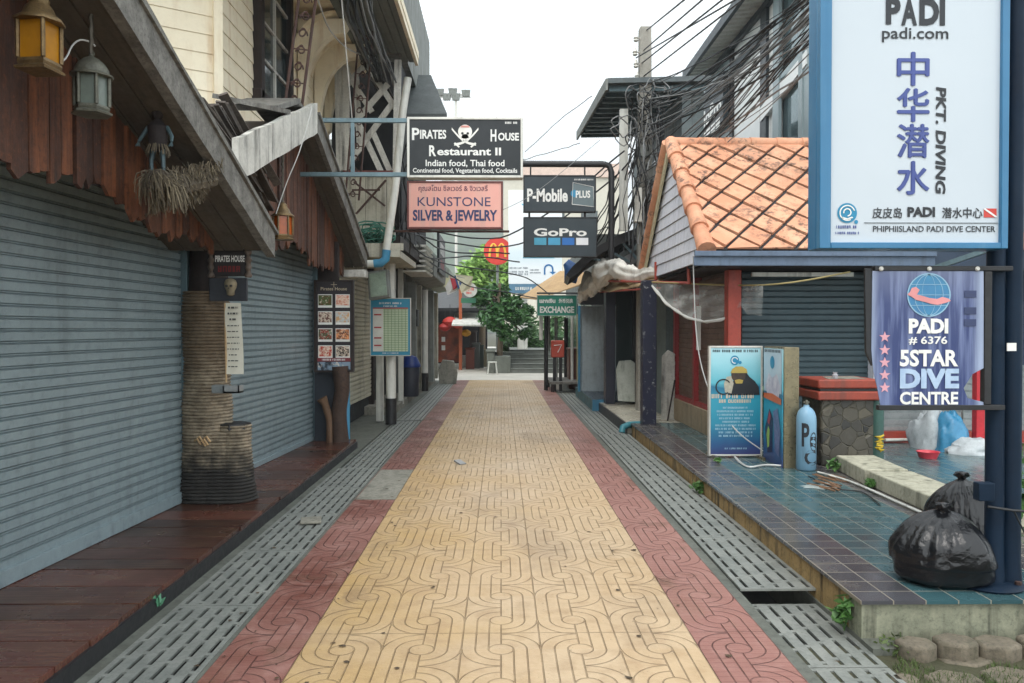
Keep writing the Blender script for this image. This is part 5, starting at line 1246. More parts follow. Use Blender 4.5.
# ================================================================== dive shop with orange roof
M_tile_r=M('orange_roof_tile',srgb(226,164,122),.6,srgb(206,136,96),scale=4,island=.25,streak=0,bmp=.3,bs=40)
def rooftile():
    m,nt,b,out=newmat('roof_tile'); g=nt.nodes.new('ShaderNodeNewGeometry'); ri=E(g.outputs['Random Per Island'])
    n=nz(scale=3,detail=5); n2=nz(scale=9,detail=7,rough=.75); n3=nz(scale=1.2,detail=2)
    c=mix(ri*.5,srgb(212,152,118),srgb(190,124,92)); c=mix(((n-.45)*2).max(0).min(.5),c,srgb(236,190,156))
    k=((n2-.5)*10).max(0).min(1)*((n3-.4)*5).max(0).min(1); c=mix(k*.8,c,srgb(56,50,44))
    nt.links.new(c,b.inputs['Base Color']); b.inputs['Roughness'].default_value=.65; bump(b,n2,.3,.005); return m
M_rt=rooftile()
M_slate=M('eave_blue',srgb(100,118,140),.55,srgb(74,88,108),scale=3,streak=.5,dirt=srgb(60,66,78),bmp=.2)
M_lav=M('lavender_siding',srgb(232,234,242),.6,srgb(212,216,228),streak=.3)
M_dsh=M('dark_shutter',srgb(70,88,94),.45,srgb(52,66,72),scale=2,metal=.1,streak=.2,bmp=.1)
M_red=M('red_post',srgb(176,70,52),.55,srgb(130,50,42),streak=.4)
shop=thing('dive_shop','single storey dive shop with orange diamond tiled roof and dark shutter','building',(4.5,11,.16))
ye,ze,yr,zr,xl,xr=9.45,2.56,11.45,4.28,2.35,7.5
sdir=V((0,yr-ye,zr-ze)); SL=sdir.length; sd_=sdir.normalized(); nrm=V((0,-(zr-ze),yr-ye)).normalized()
part('roof_deck',MB().prism([(xl+.02,ye+.02,ze-.06),(xl+.02,yr,zr-.05),(xl+.02,2*yr-ye,ze-.06),(xl+.02,2*yr-ye,ze-.12),(xl+.02,yr,zr-.13),(xl+.02,ye+.02,ze-.12)],(xr-xl-.02,0,0)),M_blk,shop,smooth=False)
mb=MB(); dw_=.417; dh=SL/5.2; row=0; v=-dh/2
def RP(x,s,o): return V((x,ye,ze))+sd_*s+nrm*o
while v<SL:
    x=xl+.1+(dw_/2 if row%2 else 0)
    while x<xr:
        g=.021+.005*random.random()
        tx=random.uniform(-.006,.006); ty=random.uniform(-.05,.05)
        cs=[(x,v+g*1.5),(x+dw_/2-g,v+dh/2),(x,v+dh-g*1.5),(x-dw_/2+g,v+dh/2)]
        # clip simply to the slope
        pl=[(max(xl+.14,min(xr,a)),max(0,min(SL-.03,b_))) for a,b_ in cs]
        if max(p[1] for p in pl)-min(p[1] for p in pl)>.05 and max(p[0] for p in pl)-min(p[0] for p in pl)>.05:
            vs_=[RP(a,b_,.0) for a,b_ in pl]+[RP(a+tx,b_,.038+ty*(a-x)-.022*((b_-v)/dh)) for a,b_ in pl]
            mb.add(vs_,[(4,5,6,7),(0,1,5,4),(1,2,6,5),(2,3,7,6),(3,0,4,7)])
        x+=dw_
    v+=dh/2; row+=1
part('roof_tiles',mb,M_rt,shop,smooth=False)
mb=MB().prism([RP(xl+.1,0,-.04),RP(xr,0,-.04),RP(xr,SL,-.04),RP(xl+.1,SL,-.04)],nrm*.035); part('roof_underlay',mb,M_blk,shop,smooth=False)
# back slope
part('back_slope',MB().prism([(xl+.05,yr,zr),(xr,yr,zr),(xr,2*yr-ye,ze),(xl+.05,2*yr-ye,ze)],(0,0,-.03)),M_rt,shop,smooth=False)
mb=MB(); x=xl+.1
while x<xr-.1: mb.tube([(x,yr,zr-.02),(x+.385,yr,zr-.015)],[.1,.085],12); x+=.37
part('ridge_tiles',mb,M_rt,shop)
mb=MB(); n=6
for i in range(n):
    s0=SL*i/n; s1=SL*(i+1)/n+.04; mb.tube([RP(xl+.08,s0-.02,.0),RP(xl+.08,s1,-.0)],[.115,.085],14)
part('rake_tiles',mb,M_rt,shop)
mb=MB().box(xl-.02,xl+.06,yr+.0,yr+.02,zr-.0,zr+.01)
q=MB()
for i in range(6):
    f0=i/6;f1=(i+1)/6+.02; a=V((xl+.02,yr,zr)).lerp(V((xl+.02,2*yr-ye,ze)),f0); b_=V((xl+.02,yr,zr)).lerp(V((xl+.02,2*yr-ye,ze)),min(1,f1)); q.tube([a,b_],[.07,.085],10)
part('rake_tiles',q,M_rt,shop)
part('verge_board',MB().beam(V((xl+.03,yr,zr-.17)),V((xl+.03,2*yr-ye,ze-.17)),.03,.1),M('verge_cream',srgb(214,206,170),.6),shop)
# gable siding
mb=MB(); z=ze-.12
while z<zr-.2:
    z2=min(z+.17,zr-.2); f=lambda zz:(zr-.12-zz)/(zr-ze)*(yr-ye)
    a,b_=f(z),f(z2); mb.prism([(xl+.075,yr-a,z),(xl+.075,yr+a,z),(xl+.09,yr+b_,z2-.008),(xl+.09,yr-b_,z2-.008)],(.03,0,0)); z=z2
part('gable_siding',mb,M_lav,shop,smooth=False)
part('gable_backing',MB().prism([(xl+.125,ye+.3,ze-.15),(xl+.125,2*yr-ye-.3,ze-.15),(xl+.125,yr,zr-.2)],(.03,0,0)),M_blk,shop,smooth=False)
part('eave_beam',MB().box(xl-.08,P(934,250,9.42).x,ye-.06,ye-.02,ze-.2,ze-.09).box(xl-.08,P(934,250,9.42).x,ye-.1,ye-.065,ze-.09,ze-.03),M_slate,shop,bevel=.004)
part('eave_beam',MB().box(P(934,250,9.42).x+.01,xr,ye-.02,ye+.05,ze-.24,ze-.03),M('eave_navy',srgb(44,62,84),.5),shop)
part('porch_ceiling',MB().box(xl+.15,xr,ye+.06,yr+.9,ze-.2,ze-.17),M_wooddk,shop,smooth=False)
yw=10.15
xs0=P(742,340,yw).x; xs1=P(868,340,yw).x
def fshutter(x0,x1,z0,z1,Y,mat,pitch=.075,name='roller_shutter'):
    mb=MB(); rows=[]; z=z0
    while z<z1:
        for dz,o in((0,.0),(.05,.006),(.056,-.008),(.062,0),(.068,-.01),(.0745,-.002)): rows.append([(x0,Y-o,z+dz),(x1,Y-o,z+dz)])
        z+=pitch
    mb.sheet(rows); mb.sheet([[(x1,Y+.02,z0),(x0,Y+.02,z0)],[(x1,Y+.02,z),(x0,Y+.02,z)]])
    return part(name,mb,mat,shop,ang=20)
fshutter(xs0,xs1,.16,2.32,yw,M_dsh)
part('corner_post',MB().box(P(727,340,9.95).x,P(740,340,9.95).x,9.9,10.08,.16,2.35),M_red,shop,bevel=.006)
part('porch_light',MB().box(P(751,273,yw-.3).x,P(852,273,yw-.3).x,yw-.35,yw-.3,2.26,2.31),M_pvc,shop)
part('front_pier',MB().box(xs1+.002,xs1+.14,yw-.15,yw+.1,.16,2.36),M_lav,shop,bevel=.005)
sidex=P(733,400,9.95).x
# side wall along the street: low tan wall, brown shutter, red frames
part('plinth',MB().box(sidex-.1,sidex+.1,10.1,13.2,.16,.5),M('tan_plinth',srgb(158,142,116),.7,srgb(120,106,84),streak=.4),shop,bevel=.006)
mb=MB(); rows=[]; z=.52
while z<2.3:
    for dz,o in((0,.0),(.05,.006),(.058,-.008),(.07,0)): rows.append([(sidex-.02-o,12.9,z+dz),(sidex-.02-o,10.15,z+dz)])
    z+=.075
mb.sheet(rows); mb.sheet([[(sidex+.02,10.15,.5),(sidex+.02,12.9,.5)],[(sidex+.02,10.15,2.4),(sidex+.02,12.9,2.4)]]); part('side_shutter',mb,M('brown_shutter',srgb(112,88,74),.5,srgb(84,64,54),streak=.3),shop,ang=20)
part('side_frame',MB().box(sidex-.09,sidex+.05,12.9,13.02,.5,2.4).box(sidex-.09,sidex+.05,11.6,11.7,.5,2.4).box(sidex-.08,sidex+.05,10.1,13.02,.501,.56),M('frame_red',srgb(150,44,44),.5,srgb(110,34,36)),shop)
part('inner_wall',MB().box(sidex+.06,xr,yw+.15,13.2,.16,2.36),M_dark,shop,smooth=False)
# right part: navy recess, silver slats
fshutter(xs1+.16,xr-.2,.3,1.15,yw+.12,M('silver_slats',srgb(170,176,176),.4,srgb(120,128,130),metal=.2),pitch=.09,name='silver_shutter')
mb=MB(); z=1.15
while z<2.35: mb.prism([(xs1+.16,yw+.1,z),(xr,yw+.1,z),(xr,yw+.115,z+.1),(xs1+.16,yw+.115,z+.1)],(0,.02,0)); z+=.105
part('navy_cladding',mb,M('navy_board',srgb(36,52,84),.5,srgb(26,38,62)),shop,smooth=False)
part('brick_sill',MB().box(xs1+.16,xr-.2,yw-.0,yw+.1,.16,.3),M_red,shop)
part('right_frame',MB().box(xr-.18,xr,yw-.4,yw+.1,.16,2.4),M_slate,shop)
mb=MB().beam(P(935,268,8.8),P(1002,245,8.2),.05,.05); solo('awning_arm',mb,M_stl,'grey steel arm reaching from the shop eave to the sign post','bracket')
# white cloth/plastic pile behind the sign
def crumple(name,label,cat,c,rx,ry,rz,mat,seed,amp=.3,n=34,m=16):
    mb=MB(); vs_=[];fs_=[]
    for j in range(m+1):
        u=j/m; ph=u*math.pi/2
        for k in range(n):
            a=2*math.pi*k/n; rr=math.cos(ph)+.02; d=V((math.cos(a)*rr,math.sin(a)*rr,math.sin(ph)))
            q=1+amp*noise.noise(d*1.6+V((seed,0,0)))+amp*.7*abs(noise.noise(d*4+V((0,seed,0))))
            vs_.append((c[0]+d.x*rx*q,c[1]+d.y*ry*q,c[2]+d.z*rz*q))
    for j in range(m):
        for k in range(n): fs_.append((j*n+k,j*n+(k+1)%n,(j+1)*n+(k+1)%n,(j+1)*n+k))
    fs_+=[tuple(range(n))[::-1],tuple(m*n+k for k in range(n))]
    mb.add(vs_,fs_); return solo(name,mb,mat,label,cat,ang=50)
M_cloth=M('white_cloth',srgb(190,196,198),.7,srgb(140,148,152)); M_tarpb=M('blue_tarp',srgb(64,140,176),.35,srgb(40,104,144))
crumple('white_cloth_heap','heap of white cloth on the tiles behind the torn sign','cloth',(P(930,440,9.7).x,9.7,.16),.22,.22,.5,M_cloth,3)
crumple('blue_plastic_heap','shiny light blue plastic sheet piled beside the white cloth','plastic sheet',(P(950,440,9.5).x,9.5,.16),.2,.2,.42,M_tarpb,8)
crumple('grey_cloth_heap','low grey white cloth heap nearest the twin post','cloth',(P(972,442,9.3).x,9.3,.16),.3,.2,.16,M_cloth,12)
mb=MB().tube([PZ(885,440,.2)+V((0,0,0)),PZ(962,438,.2),P(963,400,9.6)],.02,8); solo('white_tube_frame',mb,M_pvc,'white tubular frame lying before the cloth heap','frame')
c=PZ(928,458,.16); t=solo('red_bowl',MB().lathe((c.x,c.y,.161),[(.09,0),(.12,.07),(.125,.075),(.11,.07),(.08,.01)],24),M('bowl_red',srgb(214,70,84),.4,bmp=0),'small pinkish red plastic bowl on the blue tiles','bowl')
c=P(981,395,9.4); mb=MB().box(c.x-.05,c.x+.05,9.4,9.5,.16,1.15); t=solo('red_bollard',mb,M('bollard_red',srgb(196,40,50),.5),'red upright panel glimpsed through the tear of the banner','panel',bevel=.006)
# ================================================================== RIGHT: middle row
M_dkblue=M('chipped_blue_paint',srgb(36,48,90),.5,srgb(24,32,62),scale=5,streak=.2,bmp=.3)
def chipped():
    m,nt,b,out=newmat('chipped_column'); n=nz(scale=14,detail=6); X,Y,Z=pos(); n2=nz(scale=3,detail=4)
    k=((n-.58)*12).max(0).min(1)*((n2-.4)*5).max(0).min(1); c=mix(n2,srgb(22,28,58),srgb(12,16,34)); c=mix(k,c,srgb(150,152,150))
    nt.links.new(c,b.inputs['Base Color']); b.inputs['Roughness'].default_value=.5; bump(b,n,.4,.006); return m
a=PZ(650,424,.16)
solo('blue_column',MB().box(2.16,2.37,12.15,12.38,-.05,2.36),chipped(),'chipped dark blue column between the dive shop and the next shop','column',bevel=.008)
mid=thing('middle_shop','two storey shop with pale tiled step beyond the dive shop','building',(4,15,0))
part('tile_step',MB().box(1.97,3.4,12.42,15.95,-.3,.15),M_tile2,mid,smooth=False)
part('tile_step_kerb',MB().box(1.955,1.969,12.42,15.95,-.3,.14),M_blk,mid)
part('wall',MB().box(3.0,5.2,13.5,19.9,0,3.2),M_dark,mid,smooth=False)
part('back_panel',MB().box(2.42,3.0,15.97,16.05,.15,2.9),M_greyw,mid)
part('side_wall',MB().box(2.75,2.98,13.3,15.9,.15,3.2),M('teal_grey',srgb(110,124,124),.6,srgb(80,92,92),streak=.6),mid)
part('mullion',MB().box(P(640,350,15.6).x,P(645,350,15.6).x,15.5,15.7,.15,2.6).box(P(634,350,15.7).x-.02,P(634,350,15.7).x+.03,15.7,15.8,.15,2.6),M_blk,mid)
f=part('glass_door',MB().box(P(616,350,15.85).x,P(633,350,15.85).x,15.84,15.9,.7,2.6),M_gl,mid)
xl0=P(604,350,15.9).x; part('dark_pilaster',MB().box(xl0,P(613,350,15.9).x,15.6,15.95,.151,2.8),M('navy_tile',srgb(32,34,52),.4),mid,bevel=.005)
part('floor_band',MB().box(2.7,5.2,13.5,19.6,2.95,3.2),M_blk,mid,smooth=False)
# mouldy white panel leaning
c=PZ(626,403,.15); t=solo('mouldy_panel',MB().prism([P(618,401,15.4),P(635,402,15.4),P(635,363,15.55),P(631,360,15.55),P(619,361,15.55),P(616,370,15.5)][::-1],(0,.03,0)),M('mouldy_white',srgb(200,204,196),.6,srgb(150,156,140),streak=1,dirt=srgb(30,40,24)),'white panel with black mould leaning beside the glass door','panel',bevel=.008)
t=solo('broken_board',MB().prism([P(661,428,12.9),P(676,428,12.9),P(676,354,12.9),P(668,350,12.9),P(662,356,12.9)][::-1],(0,.03,0)),M_white,'scuffed white board with rounded corner leaning by the red frame','board',bevel=.01)
wire('leaning_stick','dark stick leaning on the scuffed white board',[P(667,424,12.7),P(675,380,12.8)],.014,M_wooddk,cat='stick')
# next shop: blue kerb and grey blue board
far=thing('blue_kerb_shop','shop with dark blue step and tall grey blue boarding beyond the pale tiled step','building',(3,18,0))
part('step',MB().box(1.85,3.4,16.0,19.6,-.3,.2),M('navy_step',srgb(58,74,90),.3,srgb(40,52,66)),far,bevel=.008)
part('step_edge',MB().box(1.83,1.849,16.0,19.6,-.3,.202),M('teal_edge',srgb(64,128,140),.5,srgb(90,80,60),streak=.6),far)
part('step_edge',MB().box(1.83,2.2,15.955,15.998,-.3,.204),M_bpipe,far)
part('wall',MB().box(2.35,8,20.05,29,0,4.0),M('dull_grey',srgb(112,116,112),.7,srgb(70,76,74),streak=.7),far,smooth=False)  # far wall in its own darker grey
for i in range(4): part('shop_window',MB().box(2.32,2.349,20.5+i*2,22.1+i*2,.3,2.4),M_gl,far)
a,b_=P(580,306,18.2),P(605,306,18.2)
part('boarding',MB().box(a.x,b_.x+.35,18.2,18.26,.2,P(590,306,18.2).z),M('grey_blue_board',srgb(186,198,202),.6,srgb(160,174,180),scale=2,streak=.3),far,bevel=.004)
part('boarding_edge',MB().box(a.x-.05,a.x-.002,18.1,18.24,.2,P(590,306,18.2).z),M_bpipe,far)
part('dark_fascia',MB().box(a.x,b_.x+.5,17.9,18.19,P(590,305,18.2).z,P(590,285,18.2).z),M_blk,far)
t=thing('blue_drain_elbow','teal blue drain elbow pouring onto the right grates','pipe',(1.9,12.2,0))
part('elbow',MB().tube([(2.3,12.5,.13),(1.98,12.36,.13),(1.88,12.3,.1),(1.86,12.28,.02)],.05,14),M('teal_pipe',srgb(64,134,146),.5,srgb(44,96,108),streak=.5),t)
c=PZ(560,392,0)
t=thing('wooden_step','low grey plank step on legs before the far right shops','step',(c.x,21.4,0))
xs_,xe_=P(548,376,21.5).x,P(577,376,21.5).x
mb=MB()
for k in range(5): mb.box(xs_,xe_,20.5+k*.42,20.5+k*.42+.4,.2,.26)
part('planks',mb,M_grey,t,smooth=False)
for x in(xs_+.06,xe_-.06):
    for y_ in(20.55,22.4): part('leg',MB().box(x-.04,x+.04,y_-.04,y_+.04,0,.199),M_wooddk,t)
# poles & clutter under EXCHANGE
Yx=20.6
t,c,W,H=sign_box('exchange_sign','green sign reading EXCHANGE hanging on the far right','sign',537,295,577,316,Yx,.1,M('sign_green',srgb(36,132,110),.5,srgb(34,120,102),bmp=0),M('pale_green_frame',srgb(150,176,164),.5),.02)
L=MB(); text(L,'EXCHANGE',c+V((0,0,-.2*H)),.86*W,.32*H,bold=.04); text(L,'แลกเงิน',c+V((-.24*W,0,.22*H)),.4*W,.2*H,bold=.05); text(L,'外币兑换',c+V((.22*W,0,.22*H)),.36*W,.22*H,bold=.04); part('lettering',L,M_wht,t,smooth=False)
wire('sign_hanger','iron arm holding the green EXCHANGE sign',[V((c.x-W/2,Yx+.05,c.z+H/2+.05)),V((2.6,Yx+.05,c.z+H/2+.05))],.025,M_blk,cat='bracket')
for i,(x,yt,yb,r,Y_,mm,lb) in enumerate(((546,316,390,.055,21.0,M_blk,'black iron pole nearest the stairs'),(541,316,340,.05,20.9,M_pvc,'short white tube hanging left of the black pole'),(556,318,378,.05,22.5,M_greyw,'grey pole behind the red box'),(566,318,380,.06,22.8,M_blk,'dark pole right of the red box'),(572,316,382,.04,21.3,M_pvc,'white pole by the far right shops'),(549,316,350,.04,22.5,M_greyw,'grey tube close behind the black pole'))):
    b0=P(x,yb,Y_);b1=P(x,yt,Y_); solo('street_pole',MB().tube([(b0.x,Y_,max(0,b0.z)),(b0.x,Y_,b1.z)],r,10),mm,lb+' under the EXCHANGE sign','pole','poles under the exchange sign')
t=thing('red_box_on_post','faded red square box mounted on black legs','box',P(557,378,20.9))
c=P(557.5,348.5,20.9); part('box',MB().box(c.x-.17,c.x+.17,20.8,21.05,c.z-.23,c.z+.21),M('box_red',srgb(186,78,60),.5,srgb(150,60,48),streak=.3),t,bevel=.02)
L=MB().tube([(c.x-.1,20.795,c.z+.08),(c.x+.1,20.795,c.z+.1),(c.x+.0,20.795,c.z-.1)],.012,5); part('white_mark',L,M_wht,t)
part('leg',MB().box(c.x-.12,c.x-.04,20.85,20.95,0.0,c.z-.23),M_blk,t); part('leg',MB().box(c.x+.04,c.x+.12,20.85,20.95,0.0,c.z-.23),M_blk,t)
a=P(574,392,21.0); solo('brown_cabinet',MB().box(P(568,360,22).x,P(577,360,22).x+.1,21.6,22.4,.0,1.05).box(P(568,360,22).x-.02,P(577,360,22).x+.12,21.55,22.45,1.05,1.1),M('brown_paint',srgb(104,64,48),.5),'low brown cabinet with pale top before the far shops','cabinet',bevel=.01)
solo('yellow_banner',MB().box(P(577,330,20.2).x,P(581,330,20.2).x,20.2,20.3,.3,2.0),M('faded_yellow',srgb(176,166,110),.6),'faded yellow upright banner beside the grey blue boarding','banner')
# tan umbrella/awning behind exchange sign
t=solo('tan_awning',MB().prism([P(520,298,23),P(560,272,23),P(590,272,23),P(590,282,21.5),P(538,300,21.5)],(0,.0,.03)),M('tan_canvas',srgb(196,164,120),.8,srgb(160,128,92)),'tan canvas awning above the EXCHANGE sign','awning',smooth=False)
# pale posters hanging right side
solo('blue_cloth_bundle',MB().tube([P(566,262,20),P(572,268,20),P(570,278,20),P(577,280,20)],[.1,.2,.16,.1],10),M('bundle_blue',srgb(40,84,140),.6),'blue cloth bundle tied under the black curved canopy','cloth')
# ---- tarps
def cloth(name,label,cat,pts4,mat,nx=14,ny=10,sag=.1,wr=.04,seed=0,th=.015):
    a,b_,c,d=[V(p) for p in pts4]; rows=[]
    for i in range(ny+1):
        u=i/ny; r=[]
        for j in range(nx+1):
            v=j/nx; p=a.lerp(b_,v).lerp(d.lerp(c,v),u); p.z-=sag*4*u*(1-u)*.6+sag*4*v*(1-v)*.4; p+=V((0,0,1))*wr*noise.noise(V((u*4+seed,v*7,seed))); r.append(p)
        rows.append(r)
    mb=MB(); mb.sheet(rows); mb.sheet([[p-V((0,0,th)) for p in r] for r in rows][::-1])
    ed=[rows[0],[p-V((0,0,th)) for p in rows[0]]]; mb.sheet(ed[::-1]); ed=[rows[-1],[p-V((0,0,th)) for p in rows[-1]]]; mb.sheet(ed)
    return solo(name,mb,mat,label,cat,ang=60)
M_canv=M('tan_canvas2',srgb(188,164,126),.85,srgb(140,118,88),scale=4,streak=.4); M_canw=M('white_canvas',srgb(242,240,232),.8,srgb(208,202,190),scale=5,streak=.4)
cloth('tan_canopy','tan canvas canopy stretched under the rolled white canvas','awning',[P(582,293,16.5),P(650,284,12.6),P(688,260,11.6),P(604,272,17.5)],M_canv,sag=.05,wr=.12,seed=3)
mb=MB(); path=[P(583,287,16.4),P(588,280,16.2),P(598,273,15.6),P(602,264,15.2),P(618,262,14.6),P(640,266,13.6),P(662,262,12.6),P(686,255,11.6)]
q=[];rs=[]
for i in range(len(path)-1):
    for k in range(6):
        t_=k/6; q.append(path[i].lerp(path[i+1],t_)+V((-.05,-.15,-.17+.05*noise.noise(V((i+t_,3,1))*2.3)))); w0=[.16,.2,.24,.26,.2,.13,.08,.06][i]; w1=[.16,.2,.24,.26,.2,.13,.08,.06][i+1]; rs.append((w0+(w1-w0)*t_)*(1+.35*noise.noise(V((i*2+t_*2.5,7,2)))))
nn=26; vv=[];ff=[]
for i,(p,r) in enumerate(zip(q,rs)):
    for k in range(nn):
        a=2*math.pi*k/nn; d=V((math.cos(a)*.6,.5*math.cos(a),math.sin(a))); w_=1+.55*noise.noise(V((i*.45,math.cos(a)*1.6,math.sin(a)*1.6)))+.45*abs(noise.noise(V((i*.9,math.cos(a)*4,math.sin(a)*4+9))))-.2
        vv.append(p+d*r*w_)
for i in range(len(q)-1):
    for k in range(nn): ff.append((i*nn+k,i*nn+(k+1)%nn,(i+1)*nn+(k+1)%nn,(i+1)*nn+k))
ff+=[tuple(range(nn))[::-1],tuple((len(q)-1)*nn+k for k in range(nn))]; mb.add(vv,ff)
solo('rolled_white_canvas',mb,M_canw,'crumpled white canvas rolled along the top of the tan canopy','canvas',ang=70)
t=thing('red_canopy_frame','thin rusty red pipe frame under the tan canopy','frame',P(640,290,13))
part('rail',MB().tube([P(608,272,15),P(608,280,15)],.02,6).tube([P(607,281,15),P(690,283,10.6)],.022,6),M_red,t)
part('rail',MB().tube([P(600,292,15.5),P(660,288,12)],.018,6),M_red,t)
part('upright',MB().tube([P(688,254,10.6),P(689,284,10.6)],.024,6),M_red,t)
part('upright',MB().tube([P(656,262,12.5),P(656,292,12.5)],.028,6),M_red,t)
# black curved canopy
pr=[(566,275),(573,266),(584,256),(600,245),(618,235),(642,226),(644,236),(622,243),(604,252),(589,262),(578,273),(570,278)]
t=thing('black_curved_canopy','black curved canopy jutting over the right shops beyond the orange roof','canopy',P(610,260,15))
part('sheet',MB().prism([P(x,y_,14.8) for x,y_ in pr],(.15,2.4,.0)),M_blk,t,smooth=False)
mb=MB()
for x0_,y0_,x1_,y1_ in((586,258,612,262),(604,248,630,262),(620,240,640,262)): mb.beam(P(x0_,y0_,15),P(x1_,y1_,15),.04,.04,up=(0,1,0))
part('brace',mb,M_stl,t)
# plastic sheet
def plasticmat():
    m,nt,b,out=newmat('clear_plastic'); tr=nt.nodes.new('ShaderNodeBsdfTransparent'); ms=nt.nodes.new('ShaderNodeMixShader')
    n=nz(scale=3,detail=3,sc3=(.8,1,1.6)); b.inputs['Base Color'].default_value=(*srgb(214,216,212),1); b.inputs['Roughness'].default_value=.25
    nt.links.new((((n-.45)*1.6).max(0).min(.45)+.16).k,ms.inputs[0]); nt.links.new(tr.outputs[0],ms.inputs[1]); nt.links.new(b.outputs[0],ms.inputs[2]); nt.links.new(ms.outputs[0],out.inputs[0])
    bump(b,n,.5,.03); return m
rows=[]; NX=26;NY=9
for i in range(NY+1):
    u=i/NY; r=[]
    for j in range(NX+1):
        v=j/NX; top=P(652,283,11.6).lerp(P(763,286,9.6),v)
        drop=max(.04+.46*max(0,math.sin(math.pi*min(1,v/.93)))**.8, .36*min(1,max(0,(v-.78)/.06)))
        k=u; p=top+V((.02*math.sin(v*31),-.25*math.sin(math.pi*v)*u+.03*math.sin(v*23+u*3),-drop*k)); p.z+=.02*noise.noise(V((v*9,u*4,1))); r.append(p)
    rows.append(r)
solo('plastic_sheet',MB().sheet(rows),plasticmat(),'translucent plastic sheet sagging from a line before the side shutter','plastic sheet',ang=80)
solo('plastic_hem',MB().tube([rows[-1][j]+V((0,0,.0)) for j in range(NX-5)],[.012+.014*abs(math.sin(j*1.3)) for j in range(NX-5)],6),M('hem_white',srgb(214,214,208),.5,bmp=0),'bunched white lower hem of the sagging plastic sheet','plastic hem')
wire('yellow_line','yellowish rope tied across the shop porch',[P(652,282,11.6),P(763,285,9.6),P(850,272,9.5)],.01,M('old_rope',srgb(176,160,110),.8),cat='rope')
solo('strip_light',MB().box(P(697,310,11.2).x,P(701,310,11.2).x,11.2,11.24,P(699,350,11.2).z,P(699,306,11.2).z),M_pvc,'white upright strip lamp on the brown side shutter','strip light')
# ================================================================== signs over the street on the right
M_gun=M('sign_gunmetal',srgb(44,56,62),.5,srgb(38,48,54),bmp=.03)
Yg=14.0
post2=thing('black_sign_arm','black steel pole with arm over the street carrying two shop signs','post',(P(612,420,Yg).x,Yg+.1,0.15))
xp=P(612,300,Yg).x; zt=P(600,163,Yg).z
part('pole',MB().tube([(xp,Yg+.1,2.85),(xp,Yg+.1,3.2),(xp,Yg+.1,zt-.14),(xp-.04,Yg+.1,zt-.03),(xp-.14,Yg+.1,zt)],.055,12),M_blk,post2)
part('arm',MB().tube([(xp-.14,Yg+.1,zt),(P(523,163,Yg).x,Yg+.1,zt)],.055,10),M_blk,post2)
t,c,W,H=sign_box('mobile_shop_sign','dark grey sign reading P-Mobile PLUS above the other dark sign','sign',523.5,175,596,212,Yg,.14,M_gun,M_blk,.02)
L=MB(); text(L,'P-Mobile',c+V((-.17*W,0,-.05*H)),.56*W,.36*H,bold=.035); text(L,'PLUS',c+V((.32*W,0,-.02*H)),.2*W,.2*H,bold=.03,off=.008); scrib(L,c+V((.33*W,0,.38*H)),.26*W,.04*H); part('lettering',L,M_wht,t,smooth=False)
L=MB(); flat(L,[(0,.1),(1,0),(.97,.82),(.04,1)],c+V((.32*W,0,-.03*H)),.3*W,.66*H,off=.002)
part('plus_badge',L,M('badge_grey',srgb(104,120,124),.5,bmp=0),t,smooth=False)
L=MB(); bb=[(0,.1),(1,0),(.97,.82),(.04,1)]; bp=[c+V((.32*W,0,-.03*H))+V(((x-.5)*.3*W,-.005,(y_-.5)*.66*H)) for x,y_ in bb]; L.tube(bp+[bp[0]],.006,4); part('badge_outline',L,M_wht,t)
L=MB(); disc(L,c+V((.2*W,0,.0)),.05*W,off=.006); part('badge_dot',L,M('emblem_blue',(0,0,0)),t,smooth=False)
for x in(.1,.85):
    xx=c.x-W/2+x*W; part('hanger',MB().tube([(xx,Yg+.07,c.z+H/2),(xx,Yg+.08,zt-.05)],.015,6),M_blk,t)
t2,c2,W,H=sign_box('camera_shop_sign','dark grey sign reading GoPro with four squares below the mobile sign','sign',523.5,217,597,257,Yg,.14,M_gun,M_blk,.015)
c=c2
L=MB(); text(L,'GoPro',c+V((.0*W,0,.12*H)),.72*W,.2*H,bold=.03); part('lettering',L,M_wht,t2,smooth=False)
for i,cc in enumerate(((70,160,190),(70,160,200),(30,110,190),(236,238,240))):
    q=MB(); xx=c.x+(-.355+.19*i)*W; q.box(xx,xx+.165*W,c.y-.006,c.y-.002,c.z-.2*H,c.z-.02*H); part('logo_square',q,M('logo_sq_%d'%i,srgb(*cc),.4,bmp=0),t2,smooth=False)
for x in(.08,.84):
    xx=c.x-W/2+x*W; part('hanger',MB().tube([(xx,Yg+.07,c.z+H/2),(xx,Yg+.07,c.z+H/2+.1)],.02,6),M_blk,t2)
# ================================================================== shed roof building + concrete pole
cb=thing('cable_side_building','grey building with broad flat corrugated roof behind the cable pole','building',(4,17,0))
M_ctin=M('roof_tin',srgb(96,104,106),.5,srgb(66,74,76),metal=.2,streak=.3,bmp=.2)
A=P(578,135,19.7);B=P(608,83,14.2)
mb=MB(); zA=A.z;zB=B.z
mb.prism([(A.x,19.7,zA-.0),(B.x,14.2,zB),(3.75,14.2,zB+.05),(3.75,19.7,zA+.05)],(0,0,.09)); part('roof',mb,M_ctin,cb,smooth=False)
mb=MB(); y=14.25; 
n=11
for i in range(n):
    u=(i+.5)/n; y=14.2+5.5*u; z=zB+(zA-zB)*u; mb.beam((A.x+(B.x-A.x)*(1-u)+.05,y,z-.05),(3.7,y,z-.02),.07,.1)
part('purlins',mb,M_stl,cb,smooth=False)
part('fascia',MB().beam(A+V((-.02,0,-.02)),B+V((-.02,0,-.02)),.04,.2),M_greyw,cb)
part('upper_wall',MB().box(3.3,3.7,14.6,19.9,3.2,5.95),M('teal_grey_wall',srgb(112,124,126),.6,srgb(74,86,88),streak=.7),cb,smooth=False)
